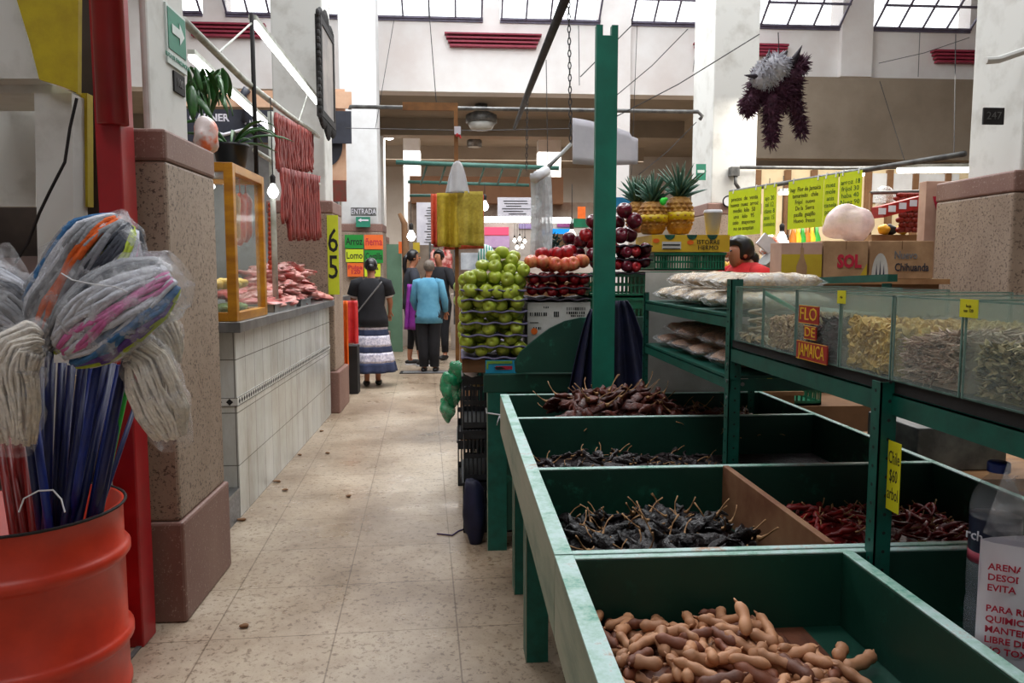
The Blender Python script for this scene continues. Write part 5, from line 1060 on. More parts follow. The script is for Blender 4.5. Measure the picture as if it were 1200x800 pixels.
for (x, y) in ((624, 313), (636, 313), (648, 312), (659, 312), (670, 312), (682, 312)):
    for d in range(3): q = P(x, y, Y=3.93 + d * .08); q.z = P(x, y, Y=3.93).z; put_apple('pink', q, 'pinkish orange apple in the front row of the heap on the white carton', 'pink and red apples heaped on the white carton', .98)
for (x, y) in ((638, 304), (652, 304), (665, 302)):
    for d in range(2): q = P(x, y, Y=4.0 + d * .08); q.z = P(x, y, Y=4.0).z; put_apple('red', q, 'bright red apple on top of the heap above the white carton', 'pink and red apples heaped on the white carton', 1.05)
# crates ---------------------------------------------------------
def crate(name, x0, x1, y0, y1, z0, z1, mat, label, group=None, slot=.022, cat='crate'):
    m = MB(); t = .006; H = z1 - z0
    m.box(x0, x1, y0, y1, z0, z0 + .008)
    for zz, hh in ((z0, H * .14), (z0 + H * .46, H * .08), (z1 - H * .16, H * .16)):
        m.box(x0, x1, y0, y0 + t, zz, zz + hh); m.box(x0, x1, y1 - t, y1, zz, zz + hh); m.box(x0, x0 + t, y0, y1, zz, zz + hh); m.box(x1 - t, x1, y0, y1, zz, zz + hh)
    n = int((x1 - x0) / slot)
    for k in range(n + 1):
        x = lerp(x0, x1 - .008, k / n); m.box(x, x + .008, y0 + .001, y0 + t - .001, z0, z1); m.box(x, x + .008, y1 - t + .001, y1 - .001, z0, z1)
    n = int((y1 - y0) / slot)
    for k in range(n + 1):
        y = lerp(y0, y1 - .008, k / n); m.box(x0 + .001, x0 + t - .001, y, y + .008, z0, z1); m.box(x1 - t + .001, x1 - .001, y, y + .008, z0, z1)
    m.box(x0 - .006, x1 + .006, y0 - .006, y0, z1 - .014, z1); m.box(x0 - .006, x1 + .006, y1, y1 + .006, z1 - .014, z1); m.box(x0 - .006, x0, y0, y1, z1 - .014, z1); m.box(x1, x1 + .006, y0, y1, z1 - .014, z1)
    return m.build(name, M[mat], label=label, cat=cat, group=group)
def zy(py, Y, px=700): return P(px, py, Y=Y).z
M['black_crate'] = pm('black_crate', C(40, 44, 50), C(24, 27, 32), 20, .45)
# black crates at the aisle end of the stand
xk0 = P(542, 450, Y=4.0).x; zt0 = .845
crate('plastic_crate', xk0, .5, 4.0, 4.5, .56, .845, 'black_crate', 'top black crate under the aisle end of the fruit stand', 'black crates at the aisle end'); crate('plastic_crate', xk0 + .005, .5, 4.0, 4.5, .28, .555, 'black_crate', 'middle black crate under the aisle end of the fruit stand', 'black crates at the aisle end'); crate('plastic_crate', xk0, .5, 4.0, 4.5, .0, .275, 'black_crate', 'bottom black crate under the aisle end of the fruit stand', 'black crates at the aisle end')
crate('plastic_crate', -.01, .3, 4.9, 5.35, 0, .3, 'black_crate', 'bottom crate of the second stack behind the aisle end crates', 'black crates at the aisle end'); crate('plastic_crate', -.01, .3, 4.9, 5.35, .305, .7, 'black_crate', 'top crate of the second stack, carrying the wooden pole', 'black crates at the aisle end')
m = bag_mesh((.075, 3.86, .17), (.06, .07, .165), 3, crumple=.3); m.build('refuse_bag', M['navy'], smooth=True, label='dark navy plastic bag slumped at the foot of the green leg', cat='bag')
M['bag_green'] = clear('bag_green', C(30, 150, 100), .6, .25, 18, fac2=.95, bmp=.8)
for i, (x, y, rx, rz_) in enumerate(((536, 436, .05, .07), (528, 456, .055, .09), (524, 478, .04, .07))):
    m = bag_mesh(P(x, y, Y=4.3), (rx, .06, rz_), i + 5, crumple=.5); m.build('green_bag', M['bag_green'], smooth=True, label='translucent green plastic bag hanging at the crate corner, ' + ['topmost', 'middle', 'lowest'][i], cat='bag', group='green bags hanging at the aisle crates')
m = bag_mesh(P(551, 433, Y=3.95), (.04, .04, .035), 8, crumple=.4); m.build('paper_wad', M['paper_white'], smooth=True, label='crumpled white paper on top of the black crates', cat='paper')
m = MB(); m.ball((.1, 4.12, .8), (.05, .05, .03), 14, 8); m.build('melon', pm('melon', C(200, 180, 130), C(170, 150, 100), 8, .5), smooth=True, label='round tan fruit inside the top black crate', cat='fruit')
m = MB(); m.tube([P(x, y, Z=.004) for x, y in ((512, 625), (522, 626), (530, 627), (537, 622), (543, 620))], .004, 6); m.build('string_scrap', pm('purple_string', C(80, 60, 100)), smooth=True, label='short purple string lying on the floor by the crates', cat='string')
m = MB(); q = [(.142, 3.72, .7), (.2, 3.722, .69), (.24, 3.722, .705)]; m.tube(q, .004, 6); m.tube([q[1], (.19, 3.715, .66), (.185, 3.715, .64)], .003, 6); m.tube([q[1], (.205, 3.715, .66), (.208, 3.715, .63)], .003, 6); m.tube([(.137, 3.72, .7), (.137, 3.85, .7)], .004, 6); m.build('string_tie', M['white_plastic'], smooth=True, label='white string knotted around the green table leg', cat='string')
# dark trays of plums and apples around and behind the post
Yd = 4.15
for i, (x, y) in enumerate(((668, 300), (680, 303), (692, 303), (690, 291), (678, 290), (668, 286), (684, 279), (694, 277), (696, 266), (700, 285), (705, 300), (712, 292), (715, 280), (708, 268), (674, 309), (697, 311))):
    q = P(x, y, Y=Yd + .09 * (i % 2)); put_apple('dark' if i % 3 else 'red', q, 'dark red apple in the slanting heap just behind the green post', 'dark red apples behind the green post', 1.0)
for lev, yc in enumerate((313, 297)):
    z = zy(yc, 4.1); x0, x1 = P(718, 300, Y=4.05).x, P(764, 300, Y=4.05).x; tray_sheet(x0 - .05, x1, 4.03, 4.45, z - .034, 'tray_dark', 'dark tray of red apples right of the green post, ' + ['lower', 'upper'][lev], 'dark trays right of the green post', lev)
    for j in range(4):
        for d in range(3): put_apple('dark' if j % 2 else 'red', (lerp(x0 + .02, x1 - .035, j / 3), 4.08 + .08 * d, z), 'red apple in the ' + ['lower', 'upper'][lev] + ' dark tray right of the green post', 'red apples right of the green post', .85)
tray_sheet(P(716, 288, Y=4.05).x, P(764, 288, Y=4.05).x, 4.03, 4.45, zy(288.5, 4.1), 'tray_dark', 'dark top tray right of the green post under the loose apples', 'dark trays right of the green post', 7)
for i, (x, y) in enumerate(((724, 281), (734, 282), (738, 262), (727, 268), (732, 254), (742, 273))):
    put_apple('dark' if i != 5 else 'pink', P(x, y, Y=4.12 + .05 * (i % 2)), 'large dark red apple loose on top right of the green post, left of the pineapples', 'loose apples left of the pineapples', 1.1)
m = bag_mesh(P(681, 297, Y=4.3), (.1, .05, .07), 13, crumple=.3); m.build('fruit_bag', M['bag_milky'], smooth=True, label='milky plastic bag among the dark apples behind the post', cat='bag')
c0 = P(690, 340, Y=4.05).x; c1 = P(760, 340, Y=4.05).x
z_ = zy(320, 4.05); zm = zy(348, 4.05)
crate('plastic_crate', c0, c1, 4.05, 4.5, zm, z_, 'green_crate', 'green slatted crate behind the post, upper of the two', 'green crates behind the post'); crate('plastic_crate', c0, c1 + .02, 4.05, 4.5, .886, zm - .004, 'green_crate', 'green slatted crate behind the post, lower of the two', 'green crates behind the post')
# yellow carton with pineapples
Yy = 4.3; x0, x1 = P(764, 285, Y=Yy).x, P(855, 285, Y=Yy).x; zt1 = zy(275, Yy, 800); zt0 = zy(295, Yy, 800)
M['box_yellow'] = pm('box_yellow', C(216, 176, 40), C(200, 158, 34), 6, .5)
e = empty('fruit_carton', ((x0 + x1) / 2, Yy + .15, zt0), 'yellow printed fruit carton carrying the pineapples and the cup', 'box')
m = MB(); m.box(x0, x1, Yy, Yy + .4, zt0, zt1); m.build('carton', M['box_yellow'], e)
m = MB()
for px in (785, 811, 835): c = P(px, 275, Y=Yy - .002); m.prism([(c.x + .03 * math.cos(R(a)), Yy - .0022, c.z + .028 * math.sin(R(a))) for a in range(180, 361, 20)], (0, .0015, 0))
m.build('hand_hole', M['green_wood'], e)
m = MB(); a = P(776, 283, Y=Yy - .002); b = P(798, 292, Y=Yy - .002); m.box(a.x, b.x, Yy - .003, Yy - .001, b.z, a.z); m.build('paper_label', M['card_white'], e)
m = MB(); a = P(777, 286, Y=Yy - .003); b = P(797, 287.6, Y=Yy - .003); m.box(a.x, b.x, Yy - .0045, Yy - .003, b.z, a.z); m.box(a.x, b.x, Yy - .0045, Yy - .003, b.z - .02, b.z - .015); m.build('printed_marks', M['ink'], e)
m = MB(); 
for px, py in ((769, 282), (809, 284)): c = P(px, py, Y=Yy - .002); m.lathe([(.001, 0), (.016, 0), (.016, .001), (.001, .001)], (0, 0, 0), 14, Matrix.Translation(c) @ Matrix.Rotation(R(90), 4, 'X'), 1.2, .8)
m.build('orange_sticker', M['orange_cloth'], e)
text('lettering', 'ISTORRE\nHERMO', P(830, 287, Y=Yy - .003), .035, M['ink'], e, line=.9)
crate('plastic_crate', x0 + .02, x1 - .02, Yy + .01, Yy + .4, zy(317, Yy, 800), zt0 - .003, 'green_crate', 'green slatted crate directly under the yellow carton', slot=.016)
crate('plastic_crate', x0 + .0, x1 + .02, Yy + .01, Yy + .4, .886, zy(317, Yy, 800) - .004, 'green_crate', 'green crate hidden low behind the pale grain bags')
M['pineapple'] = pm('pineapple', C(196, 146, 60), C(150, 100, 44), 20, .6, bmp=.3); M['pine_leaf'] = pm('pine_leaf', C(74, 116, 96), C(46, 84, 66), 14, .45); M['tape_yellow'] = pm('tape_yellow', C(222, 190, 20), C(200, 170, 16), 8, .4)
def pineapple(px, pyb, pyt, wpx, Y, label, seed, tagged=True):
    b = P(px, pyb, Y=Y); t = P(px, pyt, Y=Y); H = t.z - b.z; Rr = wpx / 2 / FPX * Y; e = empty('pineapple', b, label, 'pineapple', 'pineapples on the yellow carton'); r = random.Random(seed)
    m = MB(); prof = [(.001, 0), (.72, .02), (.95, .18), (1, .45), (.97, .7), (.82, .9), (.5, .99), (.001, 1)]; m.lathe([(a * Rr * .94, z * H) for a, z in prof], b, 20)
    nr = 9
    for i in range(nr):
        v = (i + .6) / (nr + .4); rad = Rr * (.97 * (math.sin(math.pi * min(max(v, .08), .95)) ** .35)); nk = 13
        for k in range(nk):
            a = 6.283 * (k + .5 * (i % 2)) / nk; c = Vector((b.x + rad * .93 * math.cos(a), b.y + rad * .93 * math.sin(a), b.z + v * H)); m.ball(c, (Rr * .2, Rr * .2, H * .052), 7, 5)
    m.build('fruit_body', M['pineapple'], e, smooth=True)
    m = MB()
    for i in range(46):
        t_ = i / 46; a = i * 2.4; L = H * lerp(.55, .95, r.random()) * (1 - .3 * (t_ < .3)); lean = lerp(1.05, .12, t_) + r.uniform(-.1, .1); c = Vector((b.x, b.y, t.z - .01 + .02 * t_)); d = Vector((math.cos(a), math.sin(a), 0))
        pts = [c + d * (L * math.sin(lean) * s * (1 + .25 * s)) + Vector((0, 0, L * math.cos(lean) * s * (1 - .12 * s * lean))) for s in (0, .3, .6, .85, 1)]
        m.tube(pts, [.011, .017, .012, .007, .001], 6, flat=.3)
    m.build('crown', M['pine_leaf'], e, smooth=True)
    if tagged: m = MB(); m.lathe([(Rr * 1.05, 0), (Rr * 1.05, H * .2)], (b.x, b.y, b.z + H * .38), 24); m.build('yellow_band', M['tape_yellow'], e, smooth=True, solid=.002)
pineapple(764.5, 275, 236, 34, 4.42, 'middle pineapple of the three, with a yellow band, behind the green clip', 1); pineapple(795.5, 275, 230, 33, 4.45, 'rightmost pineapple, tallest, with a yellow band', 2); pineapple(746, 273, 236, 26, 4.62, 'leftmost pineapple, half hidden behind the banded one', 3, False)
m = MB(); q = P(777, 236, Y=4.33); m.ball(q, (.02, .012, .022), 10, 7); m.ball((q.x + .015, q.y, q.z + .012), (.014, .01, .012), 8, 6); m.build('plastic_clip', pm('neon', C(60, 230, 70), None, 5, .4), smooth=True, label='neon green clip between the two banded pineapples', cat='clip')
cc = P(835, 274.5, Y=4.36); hh = P(835, 246, Y=4.36).z - cc.z; m = MB(); m.lathe([(.036, 0), (.05, hh * .85), (.054, hh * .86), (.054, hh * .9), (.05, hh), (.046, hh), (.034, .01), (.001, .01)], cc, 24); m.build('foam_cup', M['white_plastic'], smooth=True, label='white foam cup standing on the yellow carton', cat='cup')
m = MB(); a = P(720, 231, Y=5); b = P(745, 248, Y=5); c = P(735, 252, Y=5); m.prism([(a.x, 5, a.z), (P(738, 231, Y=5).x, 5, a.z), (P(745, 240, Y=5).x, 5, P(745, 240, Y=5).z), (c.x, 5, c.z), (a.x, 5, b.z)], (0, .004, 0)); m.build('blue_tag', pm('tagblue', C(40, 140, 200), None, 5, .5), label='blue arrow-shaped tag hanging behind the pineapples left side', cat='tag')
# dark herbs, carton and pine-like bunch behind the pink apples
m = MB(); r = random.Random(8)
for i in range(150):
    c = P(r.uniform(632, 655), r.uniform(278, 306), Y=4.4 + r.uniform(0, .2)); d = Vector((r.uniform(-1, 1), r.uniform(-1, .3), r.uniform(-.3, 1))) * .04; m.tube([c, c + d], [.008, .002], 5)
m.build('herb_bunch', pm('herb', C(30, 62, 56), C(18, 40, 38), 20, .6), label='dark bluish green herb bunch behind the pink apples', cat='herbs')
e = None; a = P(644, 274, Y=4.7); b = P(668, 300, Y=4.7); m = MB(); m.box(a.x, b.x, 4.7, 4.95, b.z, a.z); m.build('paper_bag', M['card'], label='small open brown paper carton behind the herb bunch', cat='box')
# wooden pole with tote bags
xp = P(535, 250, Y=5.15).x; zt_ = P(535, 130, Y=5.15).z
e = empty('wooden_pole', (xp, 5.15, .705), 'slim brown wooden pole with a short cross arm, holding tote bags above the aisle', 'pole')
m = MB(); m.box(xp - .013, xp + .013, 5.137, 5.163, .703, zt_); m.build('upright', M['pole_wood'], e); a = P(472, 131, Y=5.15); m = MB(); m.box(a.x, xp + .013, 5.137, 5.163, zt_, zt_ + .05); m.build('cross_arm', M['pole_wood'], e)
m = MB(); q = P(536, 152, Y=5.12); m.box(q.x - .02, q.x + .022, 5.11, 5.118, q.z - .03, q.z + .02); m.build('white_knot', M['paper_white'], e); m = MB(); m.tube([q, P(540, 162, Y=5.12)], .006, 6); m.ball(P(536, 158, Y=5.12), .014); m.build('red_ribbon', M['red_cloth'], e)
M['tote_yellow'] = pm('tote_yellow', C(206, 180, 50), C(184, 156, 40), 40, .7, bmp=.3); M['tote_olive'] = pm('tote_olive', C(196, 176, 66), C(172, 150, 54), 60, .7, bmp=.3); M['tote_orange'] = pm('tote_orange', C(236, 112, 84), C(214, 90, 60), 40, .7); M['tote_red'] = pm('tote_red', C(204, 50, 70), C(180, 40, 56), 40, .7)
GT = 'tote bags on the wooden pole'
hang(536, 566, 224, 288, 5.06, 'tote_olive', 'large olive yellow mesh tote bag hanging right of the pole', seed=1, group=GT, name='tote_bag', taper=-.03); hang(512, 540, 226, 289, 5.1, 'tote_yellow', 'bright yellow folded tote bag left of the pole', seed=2, group=GT, name='tote_bag', wav=.035)
hang(505, 514, 227, 286, 5.18, 'tote_orange', 'orange tote bag edge at the left of the yellow ones', seed=3, group=GT, name='tote_bag'); hang(508, 520, 228, 289, 5.22, 'tote_red', 'red tote bag edge behind the yellow ones', seed=4, group=GT, name='tote_bag'); hang(520, 567, 228, 292, 5.27, 'tote_orange', 'orange tote bag hanging behind the olive one', seed=5, group=GT, name='tote_bag')
m = grid_mb(lambda u, v: (lambda q: Vector((q.x, 5.04 + .02 * math.sin(u * 9), q.z)))(P(lerp(522 + 3 * (1 - v), 550 - 3 * (1 - v), u), lerp(189 + 24 * abs(2 * u - 1) ** 2.6, 226, v), Y=5.04)), 16, 12); m.build('tote_bag', M['white_plastic'], smooth=True, solid=.004, label='white bag bulging above the yellow totes on the pole', cat='bag', group=GT)
# hanging clear bag rolls and their rod
M['silver_film'] = clear('silver_film', C(226, 230, 232), .5, .2, 14, fac2=.95, bmp=.8)
e = empty('bag_roll', P(634, 200, Y=4.3), 'roll of silvery clear plastic bags hanging from the dark slanting rod', 'bag roll')
for i in range(7):
    x = 621 + i * 3.2; m = grid_mb(lambda u, v: (lambda q: Vector((q.x, 4.22 + .03 * i + .02 * math.sin(v * 5 + i), q.z)))(P(lerp(x, x + 6, u) + 2 * math.sin(v * 4 + i), lerp(200 + (3 if i in (0, 6) else 0), 312 - (i * 13 % 11), v), Y=4.22 + .03 * i)), 6, 14); m.build('hanging_bag_strip', M['silver_film'], e, smooth=True, solid=.003)
m = MB(); m.tube([P(626, 209, Y=4.2), P(640, 200, Y=4.3)], .028, 14); m.build('roll_core', M['white_plastic'], e, smooth=True)
m = MB(); m.tube([P(638, 200, Y=4.3), P(669, 169, Y=4.6)], .011, 8); m.build('hanging_rod', M['grey_metal'], smooth=True, label='short dark rod slanting up to the chain, carrying the bag roll', cat='rod')
def chain(px0, py0, px1, py1, Y, label, r=.009, group='chains'):
    a = P(px0, py0, Y=Y); b = P(px1, py1, Y=Y); n = int((b - a).length / .034); m = MB()
    for k in range(n):
        c = a.lerp(b, (k + .5) / n); ax = Vector((1, 0, 0)) if k % 2 else Vector((0, 1, 0)); m.tube([c + ax * .009 * math.cos(t * 1.047) + Vector((0, 0, .022 * math.sin(t * 1.047))) for t in range(7)], .0035, 5, cap=False)
    m.build('chain', M['wire'], label=label, cat='chain', group=group)
chain(666, -20, 669, 172, 4.6, 'longer chain holding the upper end of the rod beside the green post'); chain(618, 112, 617, 200, 6.4, 'shorter chain hanging from the long slanting pole above the bag roll')
m = MB(); m.tube([P(672, -25, X=.62), P(619, 108, X=.62), P(603, 150, X=.62)], [.028, .028, .018], 10); m.build('ceiling_pole', M['wire'], smooth=True, label='long dark slanting pole running away overhead left of the green post', cat='pole')
# white plastic sheet behind the post
m = grid_mb(lambda u, v: (lambda q: Vector((q.x, 4.0 + .06 * math.sin(u * 3), q.z)))(P(lerp(671, 748, u), lerp(138 + 20 * u * u + (4 if u > .9 else 0), 192, v), Y=4.0)), 24, 6); m.build('plastic_sheet', M['paper_white'], smooth=True, solid=.003, label='curved white sheet hanging behind the top of the green post', cat='sheet')
# long galvanised pipe across and hooks, wires
m = MB(); m.tube([P(410, 128, Y=7.9), P(410, 125, Y=7.9), P(600, 128, Y=7.9), P(818, 131, Y=7.9), P(823, 136, Y=7.9), P(820, 140, Y=7.9)], .02, 8); m.build('steel_pipe', M['grey_metal'], smooth=True, label='long grey pipe spanning the aisle above the tote bags', cat='pipe')
wires = [((501, -10), (512, 130), 7.9), ((462, 22), (440, 150), 10), ((680, 90), (740, 30), 6), ((722, 112), (806, 34), 7), ((700, 148), (890, 40), 6), ((748, 205), (816, 143), 7.5), ((748, -5), (740, 205), 5), ((960, 92), (963, 92), 8), ((1031, 95), (1060, 188), 9), ((1120, 40), (1118, 180), 7), ((1078, 38), (1076, 90), 9), ((1030, 74), (1136, 44), 9), ((640, 70), (642, 195), 7.9), ((818, 36), (812, 84), 11), ((912, 38), (913, 62), 3.0), ((405, 150), (700, 150), 9.5), ((678, 30), (679, 100), 8)]
wl = ['hanging from the windows to the pipe above the aisle', 'on the far wall left of the red relief', 'short slanting one left of the green post top', 'slanting right of the green post top', 'long slanting one crossing the central white pillar', 'slanting up to the pipe end at the central pillar', 'thick vertical one right of the green post', 'tiny one on the parapet', 'slanting on the tan parapet', 'vertical one left of the right pillar', 'vertical one under the rightmost window', 'slanting at the rightmost red relief', 'vertical one beside the long slanting pole', 'short one left of the central pillar', 'holding the shaggy bull figure', 'horizontal one across the aisle opening', 'vertical one left of the green post']
for i, ((ax, ay), (bx, by), Y) in enumerate(wires):
    if i == 7: continue
    r_ = .0015 * Y / 3; m = MB(); a = P(ax, ay, Y=Y); b = P(bx, by, Y=Y); mid = a.lerp(b, .5) - Vector((0, 0, .03 if abs(a.x - b.x) > .5 else 0)); m.tube([a, mid, b], .0042 if Y > 5 else .002, 5); m.build('hanging_wire', M['wire'], label='thin wire ' + wl[i], cat='wire', group='wires strung under the roof')
M['lampglass'] = pm('lampglass', C(200, 200, 196), C(180, 180, 176), 5, .4)
for px, py, s, lab in ((564, 134, 1.0, 'large round factory lamp hanging dark over the aisle'), (556, 164, .6, 'smaller square-ish lamp hanging farther back over the aisle')):
    c = P(px, py, Y=15.0 if s == 1 else 19); e = empty('pendant_lamp', c, lab, 'lamp'); m = MB(); m.lathe([(.3 * s, -.16), (.3 * s, -.02), (.22 * s, .02), (.12 * s, .06), (.12 * s, .3), (.1 * s, .34)], c, 18); m.build('housing', M['grey_metal'], e, smooth=True); m = MB(); m.lathe([(.001, -.3 * s), (.2 * s, -.28 * s), (.27 * s, -.17)], c, 18); m.build('diffuser', M['lampglass'], e, smooth=True)
    m = MB(); m.tube([(c.x, c.y, c.z + .3), (c.x, c.y, c.z + (1.0 if s < 1 else .6))], .02, 6); m.build('stem', M['grey_metal'], e)
for o in AP.values():
    for ch in list(o.children): bpy.data.objects.remove(ch)
    bpy.data.objects.remove(o)

# ------------------------------------------------------------ people
def skin_mesh(name, verts, edges, rad, mat, parent, root=0, sub=2, ry=None):
    me = bpy.data.meshes.new(name); me.from_pydata([tuple(v) for v in verts], edges, []); me.materials.append(mat)
    o = bpy.data.objects.new(name, me); col.objects.link(o)
    sk = o.modifiers.new('sk', 'SKIN'); sk.use_smooth_shade = True; sk.branch_smoothing = .6
    if not me.skin_vertices: me.skin_vertices.new()
    for i, v in enumerate(me.skin_vertices[0].data):
        r = rad[i]; v.radius = r if isinstance(r, tuple) else (r, r); v.use_root = (i == root)
    ss = o.modifiers.new('ss', 'SUBSURF'); ss.levels = ss.render_levels = sub
    bpy.context.view_layer.update()
    m2 = bpy.data.meshes.new_from_object(o.evaluated_get(bpy.context.evaluated_depsgraph_get())); bpy.data.objects.remove(o); bpy.data.meshes.remove(me)
    m2.name = name; m2.polygons.foreach_set('use_smooth', [True] * len(m2.polygons))
    if not m2.materials: m2.materials.append(mat)
    o = bpy.data.objects.new(name, m2); col.objects.link(o); o.parent = parent; return o
def person(loc, H, face, label, spec):
    """local frame: +Y is where the body faces, scaled by height H. face = rotation about Z"""
    e = empty('person', loc, label, 'person', rot=(0, 0, face)); s = H / 1.7; V = []; E = []; Rd = []
    def v(x, y, z, r): V.append(Vector((x, y, z)) * s); Rd.append(r * s if not isinstance(r, tuple) else (r[0] * s, r[1] * s)); return len(V) - 1
    def ch(*ids):
        for a, b in zip(ids, ids[1:]): E.append((a, b))
    w = spec.get('w', 1.0)
    pel = v(0, 0, .93, (.14 * w, .1 * w)); wa = v(0, 0, 1.08, (.125 * w, .09 * w)); chs = v(0, .0, 1.26, (.14 * w, .1 * w)); sh = v(0, 0, 1.38, (.1, .075)); nk = v(0, .0, 1.46, .05)
    hy, hx = spec.get('head', (0.02, 0)); dz = spec.get('drop', 0); jaw = v(hx * .6, .02 + hy * .8, 1.53 - dz, (.056, .062)); hd = v(hx, hy, 1.60 - dz, (.068, .085)); tp = v(hx, hy - .01, 1.655 - dz, (.05, .062)); ch(pel, wa, chs, sh, nk, jaw, hd, tp)
    hands = []
    for sd in (-1, 1):
        arm = spec['arms'][0 if sd < 0 else 1]; (ex, ey, ez), (wx, wy, wz) = arm
        so = v(sd * .165 * w, 0, 1.37, .055); el = v(ex * sd, ey, ez, .041); wr = v(wx * sd, wy, wz, .026); ch(sh, so, el, wr)
        d = (Vector((wx * sd, wy, wz)) - Vector((ex * sd, ey, ez))).normalized(); lat = d.cross(Vector((0, 1, 0)) if abs(d.y) < .8 else Vector((0, 0, 1))).normalized(); nrm = d.cross(lat)
        wv = Vector((wx * sd, wy, wz)); pm_ = wv + d * .05; pal = v(*pm_, (.032, .016)); ch(wr, pal)
        for k in range(4):
            o_ = lat * (.024 - .016 * k); L = (.068, .076, .07, .055)[k]; a = v(*(pm_ + d * .035 + o_), .0095); b = v(*(pm_ + d * (.035 + L * .5) + o_ * 1.1 + nrm * .008), .0085); c = v(*(pm_ + d * (.035 + L * .85) + o_ * 1.1 + nrm * .03), .007); ch(pal, a, b, c)
        a = v(*(wv + d * .03 + lat * .036), .011); b = v(*(wv + d * .065 + lat * .054 + nrm * .012), .009); ch(wr, a, b)
    for sd, (kx, ky, kz, ax, ay) in zip((-1, 1), spec['legs']):
        hp = v(sd * .085 * w, 0, .88, .09 * w); kn = v(kx * sd, ky, kz, .058); an = v(ax * sd, ay, .09, .036); ft = v(ax * sd * 1.1, ay + .06, .035, .034); to = v(ax * sd * 1.15, ay + .15, .03, .028); ch(pel, hp, kn, an, ft, to)
    body = skin_mesh('body', V, E, Rd, M['skin'], e)
    # face
    hc = Vector((hx, hy, 1.6 - dz)); m = MB(); m.ball(tuple((hc + Vector((0, .088, -.012))) * s), (.013 * s, .016 * s, .022 * s), 8, 6); m.build('nose', M['skin'], e, smooth=True, local=True)
    m = MB(); [m.ball(tuple((hc + Vector((q * .031, .078, .012))) * s), (.011 * s, .007 * s, .006 * s), 8, 5) for q in (-1, 1)]; m.build('eyes', M['hair_black'], e, smooth=True, local=True)
    m = MB(); m.ball(tuple((hc + Vector((0, .083, -.05))) * s), (.022 * s, .008 * s, .007 * s), 8, 5); m.build('lips', M['lip'], e, smooth=True, local=True)
    m = MB(); [m.ball(tuple((hc + Vector((q * .072, -.005, -.01))) * s), (.009 * s, .018 * s, .028 * s), 8, 5) for q in (-1, 1)]; m.build('ears', M['skin'], e, smooth=True, local=True)
    # hair: cap over back and top of the head
    hm = M[spec.get('hair', 'hair_black')]; m = MB(); m.ball((0, 0, 0), (.086 * s, .1 * s, .1 * s), 18, 12)
    for q in m.v:
        if q.y > .035 * s: q.y = .035 * s + (q.y - .035 * s) * (.95 if q.z > .04 * s else 0.05)
        if q.z < -.03 * s: q.z *= spec.get('hairlen', .85)
        q += hc * s + Vector((0, -.012, .018)) * s
    for kx in spec.get('bun', []): m.ball(tuple((hc + Vector(kx[:3])) * s), (kx[3] * s,) * 3, 10, 8)
    if 'tail' in spec: m.tube([(hc + Vector(q[:3])) * s for q in spec['tail']], [q[3] * s for q in spec['tail']], 10)
    m.build('hair', hm, e, smooth=True, local=True)
    def sect(name, rings, mat, n=28, fold=0, seed=0, cap=False):
        m = MB()
        for (z, rx, ry, cy) in rings:
            for k in range(n):
                a = 6.2832 * k / n; f = 1 + fold * math.sin(a * 9 + seed) * max(0, (1.1 - z)) + fold * .3 * math.sin(a * 17 + z * 5)
                m.v.append(Vector((rx * w * math.cos(a) * f, cy + ry * w * math.sin(a) * f, z)) * s)
        for i in range(len(rings) - 1):
            for k in range(n): m.f.append((i * n + k, i * n + (k + 1) % n, (i + 1) * n + (k + 1) % n, (i + 1) * n + k)); m.m.append(0)
        m.build(name, M[mat], e, smooth=True, local=True, solid=.006)
    if 'top' in spec:
        zb_, mt, hem = spec['top']
        sect('top', [(zb_, .175 * hem, .135 * hem, 0), (zb_ + .12, .17 * hem, .13 * hem, 0), (1.08, .15, .115, 0), (1.25, .168, .125, 0), (1.36, .175, .105, 0), (1.405, .13, .085, 0), (1.445, .07, .065, 0)], mt, fold=.03)
        for sd in (-1, 1):
            if not spec.get('sleeve', True): continue
            (ex, ey, ez), (wx, wy, wz) = spec['arms'][0 if sd < 0 else 1]; m = MB(); E_ = Vector((ex * sd, ey, ez)); W_ = Vector((wx * sd, wy, wz)); fr = spec.get('sleeve_len', .95)
            m.tube([Vector((sd * .1 * w, 0, 1.385)) * s, Vector((sd * .165 * w, 0, 1.37)) * s, Vector((sd * .165 * w, 0, 1.37)).lerp(E_, .5) * s, E_ * s, E_.lerp(W_, fr * .5) * s, E_.lerp(W_, fr) * s] if fr > 0 else [Vector((sd * .1 * w, 0, 1.385)) * s, Vector((sd * .165 * w, 0, 1.37)) * s, Vector((sd * .165 * w, 0, 1.37)).lerp(E_, .7) * s], [.06 * s, .074 * s, .062 * s, .054 * s, .048 * s, .042 * s] if fr > 0 else [.06 * s, .074 * s, .066 * s], 14)
            m.build('sleeve', M[spec.get('sleeve_mat', mt)], e, smooth=True, local=True)
    if 'skirt' in spec:
        zt2, zb2, bands = spec['skirt']
        for (f0, f1, mt) in bands:
            r0 = lambda f: (.165 + .12 * f, .13 + .12 * f)
            rings = []
            for k in range(5): f = lerp(f0, f1, k / 4); rx, ry = r0(f); rings.append((lerp(zt2, zb2, f), rx, ry, 0))
            sect('skirt_band', rings, mt, n=60, fold=.07, seed=.0)
